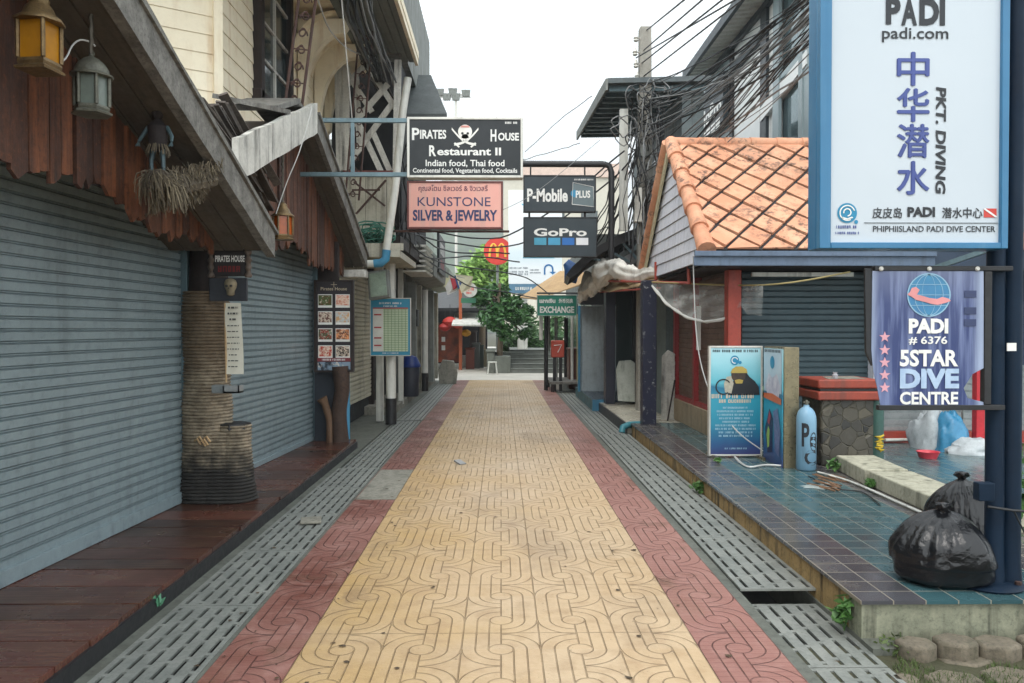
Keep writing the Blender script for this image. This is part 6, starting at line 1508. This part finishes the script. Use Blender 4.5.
part('white_pilaster',MB().box(P(620,170,14.5).x,P(628,170,14.5).x,14.5,14.6,3.4,5.6),M_pvc,cb); 
for i in range(3): part('window',MB().box(3.27,3.299,15.2+i*1.5,16.2+i*1.5,3.9,5.2),M_gl,cb)
M_pole=M('pole_concrete',srgb(170,166,156),.8,srgb(120,118,112),streak=.4)
pole=thing('concrete_utility_pole','square concrete electricity pole tangled with black cables','utility pole',(2.62,14.4,0))
xt=P(645,28,14.4).x; ztop=P(645,28,14.4).z
part('shaft',MB().prism([(xt-.1,14.3,ztop),(xt+.1,14.3,ztop),(xt+.14,14.3,0),(xt-.14,14.3,0)],(0,.22,0)),M_pole,pole,bevel=.01)
for i,(x,y_) in enumerate(((636,38),(635,52),(636,64),(637,76))):
    c=P(x,y_,14.3); part('insulator',MB().lathe(c+V((0,0,-.07)),[(.02,0),(.05,.02),(.03,.05),(.05,.07),(.03,.1),(.02,.14)],10).tube([c,(xt,14.35,c.z)],.012,5),M_alu,pole)
for i,(x,y_,w_,h_) in enumerate(((645,151,.2,.2),(638,205,.13,.6),(652,175,.16,.3))):
    c=P(x,y_,14.1); part('meter_box',MB().box(c.x-w_/2,c.x+w_/2,14.05,14.2,c.z-h_/2,c.z+h_/2),M_greyw if i!=1 else M_pvc,pole,bevel=.008)
# ---- cables
rg=random.Random(5)
G1='overhead cables between the pole and the modern building'
def cab(x0,y0,Y0,x1,y1,Y1,sag,r,label,grp,jit=.03,mat=None,ext=1.25,nm='overhead_cable'):
    a=P(x0,y0,Y0);b1=P(x1,y1,Y1); e=a+(b1-a)*ext
    wire(nm,label,[a,e],r,mat or M_cable,cat='cable',grp=grp,sag=sag,n=22,jit=jit)
for i,(x0,y0,x1,y1) in enumerate(((647,30,684,0),(644,50,702,0),(642,63,722,0),(644,76,742,0),(636,58,735,0))):
    cab(x0,y0,14.3,x1,y1,9,0.0,.012,'bare power line slanting up to the sky from the pole top','power lines from the pole top',0,ext=2.6)
for i in range(42):
    y0=rg.uniform(86,215); x0=rg.uniform(634,652); tgt=rg.random(); x1=812; y1=rg.uniform(-28,22)+ (28 if i%6==0 else 0)
    cab(x0,y0,14.25,x1,y1,9.4,rg.uniform(.1,.42),rg.choice((.006,.008,.01,.014)),'black cable in the thick bundle rising over the orange roof',G1,.035,mat=M_cable if i%2 else M_gcable,ext=1.35)
for i in range(14):
    x0=rg.uniform(634,650);y0=rg.uniform(110,200); x1=rg.uniform(575,612); y1=rg.uniform(180,300)
    cab(x0,y0,14.2,x1,y1,rg.uniform(15,19),rg.uniform(.05,.3),.012,'black service cable dropping from the pole to the far right shops','service cables dropping from the pole',.06,ext=1)
# vertical tangle on the pole
for i in range(22):
    x0=645+rg.uniform(-14,18); pts=[]; y=rg.uniform(90,150); x=x0
    while y<rg.uniform(230,285): pts.append(P(x,y,14.0+rg.uniform(-.25,.3))); y+=rg.uniform(14,26); x+=rg.uniform(-6,6)
    if len(pts)>2: wire('hanging_cable','loose cable hanging in the tangle round the concrete pole',pts,rg.choice((.007,.01,.014)),M_cable if i%3 else M_gcable,grp='loose cables tangled round the pole',n=18,jit=.04)
for i in range(12):
    c=P(rg.uniform(622,662),rg.uniform(85,150),14.0); pts=[c+V((math.cos(k*.6)*rg.uniform(.1,.28),.12*math.sin(k),math.sin(k*.6)*rg.uniform(.1,.26))) for k in range(12)]
    wire('coiled_cable','coil of spare cable tied high on the concrete pole',pts,.011,M_cable if i%2 else M_gcable,grp='cable coils on the pole',n=24)
wire('dark_conduit','thick dark conduit bundle beside the concrete pole',[P(658,120,14.2),P(662,200,14.1),P(660,262,13.8)],.07,M_blk,cat='conduit',jit=.05)
# cables across the street (left to right, mid height)
for i,(pts) in enumerate(([(408,225,14),(440,232,15),(500,238,16),(560,205,15),(625,150,14.3)],[(408,232,14),(450,243,16),(490,247,17),(530,240,17),(600,190,15),(630,160,14.3)],[(405,236,14),(430,258,16),(470,256,18),(520,262,18)],[(415,240,15),(440,262,18),(520,276,21),(550,295,21)],[(430,262,17),(470,286,20),(505,292,22),(545,300,21)],[(408,215,14),(425,240,15),(455,252,17),(510,253,18)],[(525,152,20),(560,120,18),(592,96,15)],[(523,160,20),(565,148,18),(580,143,17)])):
    wire('street_cable','black cable slung across the street between the two shop rows',[P(*p) for p in pts],(.016 if i<6 else .008),M_cable,grp='cables slung across the street',n=24,jit=.03)
wire('thin_wire','thin pale wire crossing before the dark mobile sign',[P(470,222,13),P(530,196,13.5),P(600,140,14)],.005,M_gcable)
# left overhead cables
for i in range(17):
    o=rg.uniform(-10,14); pts=[P(346+o*1.6,-30,9.0+rg.uniform(-.4,.4)),P(366+o*1.1,40,11+rg.uniform(-.4,.4)),P(386+o,90,13.5),P(398+o*.6,130,16),P(406+o*.35,178+rg.uniform(-8,8),20)]
    wire('eave_cable','black cable running along the left eaves into the distance',pts,rg.choice((.012,.016,.022)),M_cable if i%4 else M_gcable,grp='cables along the left eaves',n=28,jit=.07)
for i in range(9):
    x=rg.uniform(402,412); pts=[]; y=rg.uniform(120,200)
    while y<rg.uniform(225,262): pts.append(P(x,y,13.4+rg.uniform(-.3,.3))); y+=14; x+=rg.uniform(-5,4.5)
    if len(pts)>2: wire('loose_cable','loose cable dangling beside the left sign ends',pts,.012,M_cable,grp='loose cables by the left signs',n=16,jit=.03)
wire('white_loop_cable','white cable looping down from the eave to the lattice',[P(318,0,9.6),P(330,30,10.2),P(350,50,11),P(372,57,12)],.012,M_wcable)
# ================================================================== modern building, upper right
mod=thing('modern_building','modern grey and white glass building rising behind the orange roof','building',(5,12,0))
XM=5.3
def MX(x,y_): return PX(x,y_,XM)
def mpan(name,x0,x1,z0,z1,mat,off=0,th=.06,**k):
    ya=MX(x1,60).y; yb=MX(x0,60).y
    part(name,MB().box(XM-off,XM-off+th,ya,yb,z0,z1),mat,mod,**k)
M_mw=M('panel_white',srgb(236,238,236),.4,srgb(220,224,222),bmp=0); M_mg=M('panel_grey',srgb(146,162,166),.35,srgb(124,140,144),bmp=0); M_glz=M('sky_glass',srgb(110,130,134),.06,srgb(88,108,114),bmp=0,metal=.5)
mpan('wall',690,735,2,8.2,M_mg,0)
mpan('wall',735,770,2,8.2,M_mw,.01)
mpan('white_panel',770,783,2,9.5,M_mw,.0)
mpan('glazing',783,812,2,9.5,M_glz,.0)
mpan('mullion',779,785,2,10,M_mg,.12); mpan('mullion',804,808,2,10,M_mg,.1); mpan('dark_column',764,770,2,9.6,M('panel_dark',srgb(38,48,54),.4,bmp=0),.08); mpan('dark_column',732,735,2,8.2,M_blk,.06)
mpan('dark_column',808,840,2,10,M_mg,.08)
ya=MX(808,60).y; yb=MX(783,60).y; part('transom',MB().box(XM-.09,XM-.01,ya,yb,MX(800,66).z,MX(800,66).z+.12),M_mg,mod)
part('body',MB().box(XM+.08,11,13.6,22.5,2,7.6),M_mg,mod,smooth=False); part('body',MB().box(XM+.08,11,13.6,14.6,7.61,10),M_mg,mod,smooth=False)
mb=MB(); mb.prism([MX(700,112),MX(733,80),MX(733,70),MX(700,103)],(-.05,0,0))
part('slanted_beam',MB().prism([MX(765,108),MX(812,50),MX(812,64),MX(765,122)],(-.1,0,0)),M_mw,mod)
part('slanted_beam',MB().prism([MX(735,66),MX(768,28),MX(768,36),MX(735,76)],(-.13,0,0)),M_gun,mod)
# GoPro facade panel
ya=MX(733,100).y; yb=MX(706,100).y; za,zb_=MX(720,131).z,MX(720,84).z
sp_=part('sign_panel',MB().box(XM-.2,XM-.08,ya+.1,yb,za,zb_),M_gun,mod)
L=MB(); text(L,'GoPro',(XM-.2,(ya+yb)/2,(za+zb_)/2-.1),(yb-ya)*.8,.42,right=(0,-1,0),bold=.04); 
for k in range(4): yy=(ya+yb)/2+(yb-ya)*.34-k*(yb-ya)*.18; L.box(XM-.203,XM-.2005,yy-(yb-ya)*.15,yy,(za+zb_)/2-.62,(za+zb_)/2-.42)
part('sign_lettering',L,M_wht,sp_,loc=OR[mod.name],smooth=False)
# corrugated canopy along the top
zc=PX(700,60,4.75).z; mb=MB(); y=11.5
while y<20.5: mb.tube([(4.75,y,zc+.1),(5.6,y,zc+.18)],.11,6); y+=.24
part('corrugated_canopy',mb,M('canopy_tin',srgb(214,214,206),.5,srgb(184,186,180)),mod); part('canopy_frame',MB().box(4.64,4.72,11.5,20.5,zc-.06,zc+.14).box(5.2,5.29,11.5,20.5,zc-.08,zc+.05),M_gun,mod)
# far right white/grey upper strip beyond the post
hb=thing('white_block_beyond_post','white and grey upper block glimpsed right of the big lightbox','building',(6.2,9.5,2.5))
part('wall',MB().box(5.6,8.5,8.9,9.3,4.4,6.2),M_mw,hb,smooth=False); part('lower_wall',MB().box(5.6,8.5,8.9,9.3,2.75,4.39),M_mg,hb,smooth=False)
t=solo('navy_fascia_sign',MB().box(P(1012,150,8.6).x,7.4,8.5,8.6,P(1015,180,8.6).z,P(1015,120,8.6).z),M_navy,'navy blue fascia strip at the right edge behind the twin post','fascia',bevel=.01)
# ================================================================== FAR END
# planter and stairs
t=thing('stone_planter','low grey stone planter wall beside the stairs','planter',(0,30,0))
M_gst=M('grey_stone',srgb(112,116,108),.7,srgb(74,80,72),scale=2,streak=.5)
part('wall',MB().box(-.52,-.25,29.4,33,0,.78).box(-.24,.9,30.9,31.2,0,.74),M_gst,t,bevel=.02); part('coping',MB().box(-.56,-.2,29.36,33,.781,.84),M_gst,t,bevel=.01)
part('front_wall',MB().box(-.249,.35,29.45,30.88,0,.62),M_gst,t,bevel=.01)
part('earth',MB().box(-.24,.9,31.21,32.9,0,.7),M_soil,t)
st=thing('stone_stairs','four broad grey stone steps climbing beside the planter','stairs',(1,30,0))
for k in range(5): part('step',MB().box(.36,2.6,29.5+k*.42,29.5+(k+1)*.42 if k<4 else 37,0,.165*(k+1)-.02).box(.36,2.6,29.47+k*.42,29.49+(k+1)*.42,.165*(k+1)-.019,.165*(k+1)),M('step_stone',srgb(120,124,118),.6,srgb(80,86,80),scale=3),st)
tb=thing('white_stool','small white plastic stool before the planter','stool',PZ(492.5,373,0)); c=PZ(492.5,374.5,0)
part('seat',MB().box(c.x-.16,c.x+.16,c.y-.15,c.y+.15,.42,.46),M_pvc,tb,bevel=.015)
for sx in(-1,1):
    for sy in(-1,1): part('leg',MB().tube([(c.x+sx*.12,c.y+sy*.11,.42),(c.x+sx*.17,c.y+sy*.15,0)],.022,8),M_pvc,tb)
# tree
M_trunk=M('tree_bark',srgb(120,104,84),.85,srgb(80,70,56),stretch=(3,3,.6),bmp=.8)
def tree(label,base,h,trunk_r,blobs,nl,ls,cat='tree',nm='leafy_tree',grp=None,mat=None):
    base=V(base); t=thing(nm,label,cat,base,grp)
    mb=MB(); top=base+V((0,0,h*.55)); mb.tube([base,base+V((.05,0,h*.2)),base+V((-.04,.02,h*.4)),top],[trunk_r,trunk_r*.8,trunk_r*.65,trunk_r*.5],10)
    for b_ in blobs:
        c=V(b_[:3]); s0=base+V((0,0,h*random.uniform(.25,.5))); mb.tube([s0,(s0+c)/2+V((0,0,.1)),c],[trunk_r*.45,trunk_r*.3,trunk_r*.12],6)
    part('trunk',mb,M_trunk,t)
    mb=MB()
    tot=sum(b_[3]**2 for b_ in blobs)
    for b_ in blobs:
        mb.leaves(b_[:3],(b_[3],b_[3]*.9,b_[3]*.8),int(nl*b_[3]**2/tot),ls,shell=.25)
    part('crown',mb,mat or M_leafd,t,smooth=False); return t
def B(x,y_,Y,r): p=P(x,y_,Y); return (p.x,p.y,p.z,r)
M_leafl=M('light_leaf',srgb(176,204,112),.55,srgb(112,160,78),island=.7,bmp=0)
tree('leafy street tree in the planter before the stairs',(-.05,30.2,.6),5,.12,[B(497,292,30.5,.62),B(482,300,30.5,.55),B(512,305,30.4,.6),B(500,312,30,.7),B(486,318,30,.45),B(520,318,30,.5),B(505,332,29.8,.45),B(494,322,29.5,.5),B(524,334,30.3,.35),B(483,296,30,.4),B(476,292,30,.25),B(528,310,30.5,.35)],3600,.13,mat=M('street_leaf',srgb(84,130,62),.5,srgb(32,72,38),island=.85,bmp=0))
tree('taller pale green tree rising behind the street tree',(-.9,37,.0),9,.18,[B(486,262,37,1.0),B(470,272,37,.8),B(500,268,37,.9),B(478,285,37,.9),B(505,285,37,.8),B(464,285,37,.5),B(490,250,37.5,.5)],3800,.17,mat=M_leafl)
for i,(x,y_,Y_,r,lb) in enumerate(((535,345,36,.8,'round dark shrub just right of the white pylon'),(512,346,37,.7,'dark shrub just left of the white pylon'),(552,338,38,.9,'dark shrub behind the poles at the stair top'),(526,330,40,1.1,'dense dark shrub behind the pylon foot'),(556,322,46,1.9,'large dark shrub mass behind the poles under the EXCHANGE sign'))):
    c=P(x,y_,Y_); mb=MB().leaves(c,(r,r,r*.8),1100,.14,shell=.1); mb.tube([(c.x,c.y,.6),(c.x,c.y,c.z)],.05,6); solo('garden_shrub',mb,M_leafd,lb,'shrub','shrubs above the stairs',smooth=False)
# pylon + big poster
py_=thing('white_pylon','white concrete pylon standing on the terrace above the stairs','pylon',P(522.5,352,33))
part('shaft',MB().box(P(517.5,300,33).x,P(527.5,300,33).x,33,33.4,.5,P(522,288,33).z),M_pvc,py_,bevel=.02)
Yw=32.6
t,c,W,H=board_thing('white_billboard','tall white advertising billboard with blue curled arrow','billboard',508.5,190,562,284,Yw,.2,M_wht)
def billmat():
    m,nt,b,out=newmat('bill_face'); X,Y,Z=pos(); f=((Z-c.z)/H+.5); k=(f-.3).abs().ss(.02,.16); 
    cc=mix(k*.3,srgb(226,230,232),srgb(160,200,216)); nt.links.new(cc,b.inputs['Base Color']); b.inputs['Roughness'].default_value=.4; return m
part('panel',MB().box(c.x-W/2,c.x+W/2,c.y,c.y+.25,c.z-H/2,c.z+H/2),billmat(),t,bevel=.01)
L=MB(); disc(L,c+V((.25*W,0,-.34*H)),.09*W,off=.01,r0=.06*W,a0=0,a1=math.pi); L.box(c.x+.16*W,c.x+.19*W,c.y-.012,c.y-.01,c.z-.4*H,c.z-.34*H); L.box(c.x+.31*W,c.x+.34*W,c.y-.012,c.y-.01,c.z-.37*H,c.z-.34*H); flat(L,[(0,1),(1,1),(.5,0)],c+V((.325*W,0,-.385*H)),.12*W,.03*H,off=.012)
part('curled_arrow',L,M('arrow_blue',srgb(30,110,170),.5,bmp=0),t,smooth=False)
L=MB(); 
for z in(-.33,-.37,-.395): scrib(L,c+V((-.3*W,0,z*H)),.36*W,.018*H,off=.01)
for z in(-.35,-.38): scrib(L,c+V((.0*W,0,z*H)),.2*W,.014*H,off=.01)
part('small_lettering',L,M('bill_grey',srgb(120,130,140),.5,bmp=0),t,smooth=False)
L=MB(); flat(L,[(0,0),(1,0),(.9,1),(.1,.8)],c+V((.06*W,0,-.2*H)),.6*W,.05*H,off=.01); flat(L,[(0,.4),(.6,.3),(.8,1),(1,1),(.9,0),(.3,0)],c+V((-.2*W,0,.36*H)),.14*W,.05*H,off=.01); part('blue_motif',L,M('motif_blue',srgb(90,180,210),.5,bmp=0),t,smooth=False)
t=solo('blue_direction_board',MB().prism([P(509,284,Yw),P(535,284,Yw),P(541,288,Yw),P(535,293.5,Yw),P(509,293,Yw)],(0,.15,0)),M('board_bluegrey',srgb(90,130,156),.5,bmp=0),'blue grey arrow board hung below the white billboard','sign',smooth=False)
L=MB(); scrib(L,P(524,288.5,Yw-.0),.7,.12,off=.01); part('white_text',L,M_wht,t,loc=OR[t.name],smooth=False)
# round restaurant sign
cM=P(497.5,251,34); t=thing('round_red_sign','round red sign with golden arches peeking past the billboard','sign',cM-V((0,0,.6)))
part('disc',MB().cyl(cM+V((0,0,0)),cM+V((0,.15,0)),.56,n=40),M('arches_red',srgb(222,62,50),.45,bmp=0),t)
mb=MB()
for s in(-1,1):
    pts=[cM+V((s*.17+math.cos(a_)*.165,-.02,-.26+math.sin(a_)*.56)) for a_ in [math.pi*k/16 for k in range(17)]]; mb.tube(pts,[.035+.02*abs(math.cos(math.pi*k/16)) for k in range(17)],6)
part('golden_arches',mb,M('arches_gold',srgb(250,196,70),.5,bmp=0),t); part('rim',MB().lathe(cM,[(.56,-.02),(.585,-.02),(.585,.15),(.56,.15)],40,ax=Matrix.Rotation(R(-90),3,'X')),M('arches_red',(0,0,0)),t)
solo('sign_mast',MB().tube([(cM.x,34.2,0),(cM.x,34.2,cM.z-.5)],.06,10),M_greyw,'slim grey mast under the round red sign','mast')
# market shop far left
mk=thing('market_shop','open fronted market shop with dark awning and red wares at the far left','building',(-2,34,0))
part('back_wall',MB().box(-5.5,-.65,38,38.3,0,4),M_dark,mk,smooth=False); part('left_wall',MB().box(-5.5,-3.1,29.5,38,0,3.6),M_greyw,mk,smooth=False)
part('dark_awning',MB().prism([(-3.1,32.0,2.35),(-.55,32.0,2.35),(-.55,36,3.3),(-3.1,36,3.3)],(0,0,.12)),M_blk,mk,smooth=False); part('white_canopy',MB().prism([(-1.9,30.8,1.75),(-.5,31.2,1.72),(-.5,33.6,2.25),(-1.9,33.4,2.25)],(0,0,.06)),M_pvc,mk,smooth=False)
part('orange_pillar',MB().box(P(459,330,32).x,P(462,330,32).x,31.9,32.1,0,3.2),M('pillar_orange',srgb(176,92,56),.6),mk)
bd=part('painted_board',MB().box(-3.05,-1.6,33.2,33.3,.25,1.9),M('orange_board',srgb(150,72,44),.6,srgb(60,36,30),scale=2.5,var=.7),mk)
L=MB(); 
for k in range(4): L.box(-2.75+.22*(k%2)*1.3,-2.6+.22*(k%2)*1.3,33.19,33.197,.75+.35*(k//2),.95+.35*(k//2))
part('board_marks',L,M_wht,bd,loc=OR[mk.name],smooth=False)
for i,(x,y_,r,cc,lb) in enumerate(((450,322,.3,(196,54,44),'big red lantern at the left end of the market'),(458,324,.26,(206,70,50),'red orange lantern next to the biggest red one'),(445,327,.24,(180,50,46),'dark red lantern hanging lowest by the grey wall'),(466,333,.2,(206,150,50),'golden lantern before the dark stall'))):
    c=P(x,y_,32); t=thing('paper_lantern',lb,'lantern',c,'paper lanterns of the market shop'); part('shade',MB().lathe(c-V((0,0,r*.7)),[(r*.3,0),(r*.85,r*.35),(r,r*.7),(r*.85,r*1.05),(r*.3,r*1.4)],16,fn=lambda t_,z,j:1+.03*math.cos(8*t_)),M('lantern_%d'%i,srgb(*cc),.6),t); part('cord',MB().tube([c+V((0,0,r*.7)),c+V((0,0,r*.7+.5))],.01,4),M_cable,t)
crates=[(470,352,(120,60,44),.35,.8),(476,350,(96,100,96),.3,1.0),(480,352,(60,70,64),.3,.9),(466,362,(206,204,198),.4,.45),(484,354,(130,120,96),.35,.7),(473,340,(60,44,40),.3,1.5)]
for i,(x,y_,cc,w_,h_) in enumerate(crates):
    c=P(x,360,32.5+.5*i); mb=MB().box(c.x-w_/2,c.x+w_/2,c.y,c.y+.3,0,h_).box(c.x-w_/2-.03,c.x+w_/2+.03,c.y-.03,c.y+.33,h_,h_+.06)
    solo('market_stand',mb,M('stand_%d'%i,srgb(*cc),.6,bmp=.1),['brown','grey','dark green','white low','khaki','dark tall'][i]+' display stand before the far market shop','display stand','market display stands',bevel=.02)
t=thing('round_shop_disc','round white shop disc with red letters hung over the market','sign',P(470,290,27)); c=P(470,290,27); part('disc',MB().cyl(c,c+V((0,.1,0)),.24,n=24),M_pvc,t); L=MB(); scrib(L,c+V((0,0,.03)),.3,.1); scrib(L,c+V((0,0,-.1)),.24,.08); part('red_letters',L,M('arches_red',(0,0,0)),t,smooth=False)
solo('green_awning_board',MB().box(P(461,298,30).x,P(476,298,30).x,30,30.1,P(470,303,30).z,P(470,298,30).z),M('board_green',srgb(50,110,84),.5),'small green board under the round white disc','board')
# far buildings closing the view
solo('plaza_wall',MB().box(-16,-3.2,39,40,0,3.2),M_greyw,'grey wall closing the plaza beyond the market shop','wall',smooth=False)
be=thing('beige_far_building','pale beige building glimpsed behind the hanging signs','building',(4,60,0))
part('wall',MB().box(.2,9,58,68,0,P(560,172,58).z),M('beige_wall',srgb(196,192,178),.7,srgb(180,176,164),bmp=0),be,smooth=False); part('parapet',MB().box(.0,9.2,57.8,58,P(560,172,58).z-.4,P(560,164,58).z),M('parapet_pink',srgb(214,190,176),.6),be)
for i in range(3): part('window',MB().box(1+2.4*i,2.2+2.4*i,57.95,57.99,8.6,10.2),M_gl,be)
# stadium light mast
t=thing('floodlight_mast','distant floodlight mast above the black pirate sign','floodlight mast',P(456,112,80)); c=P(452,98,80)
part('mast',MB().tube([(P(456,100,80).x,80,0),(P(456,100,80).x,80,c.z)],.14,8),M_alu,t)
part('head_frame',MB().box(c.x-1.4,c.x+1.6,79.9,80.1,c.z+.25,c.z+.4).tube([(c.x-1.3,80,c.z+.1),(c.x+1.9,80,c.z+.1)],.07,6),M_alu,t)
for i,(dx,dz) in enumerate(((-1.2,.25),(.1,.3),(.4,-.2),(1.4,.15),(-.5,-.2))): part('lamp_head',MB().prism([(c.x+dx-.35,79.6,c.z+dz-.1),(c.x+dx+.35,79.6,c.z+dz-.1),(c.x+dx+.45,79.4,c.z+dz+.5),(c.x+dx-.45,79.4,c.z+dz+.5)],(0,.3,0)),M_greyw,t)
# hill
def hillmat():
    m,nt,b,out=newmat('hill_forest'); n=nz(scale=.035,detail=8,rough=.75); n2=nz(scale=.15,detail=6)
    c=mix(((n-.4)*3.5).max(0).min(1),srgb(48,76,46),srgb(92,116,66)); c=mix(n2*.6,c,srgb(40,62,40)); nt.links.new(c,b.inputs['Base Color']); b.inputs['Roughness'].default_value=.9; bump(b,n2+n,1,4); return m
rows=[]
for j in range(46):
    v=j/45; y=420+v*1100; r=[]
    for i in range(110):
        x=-650+i*12; u=x/3.4
        prof=math.exp(-((x-5)/120)**2)*.9+.25*math.exp(-((x+70)/50)**2)
        z=(v**.85)*385*prof+30*v*noise.noise(V((x*.006,y*.006,3)))+7*noise.noise(V((x*.06,y*.06,1)))+5*noise.noise(V((x*.15,y*.15,7)))
        if v>.8: z-= (v-.8)*160
        r.append((x,y,max(-.5,z)))
    rows.append(r)
struct('hill',MB().sheet(rows),hillmat(),loc=(0,200,0),ang=180)
# haze
hm=bpy.data.materials.new('haze_air'); hm.use_nodes=True; nt=hm.node_tree; nt.nodes.clear(); out=nt.nodes.new('ShaderNodeOutputMaterial'); pv=nt.nodes.new('ShaderNodeVolumePrincipled')
pv.inputs['Color'].default_value=(.95,.98,1,1); pv.inputs['Density'].default_value=.0009; nt.links.new(pv.outputs[0],out.inputs[1])
HAZE=globals().get('HAZE',True)
if HAZE:
    o=mesh_obj('haze',MB().box(-950,950,-70,2450,-1.7,430),hm,smooth=False); tag(o,None,None,None,'stuff')
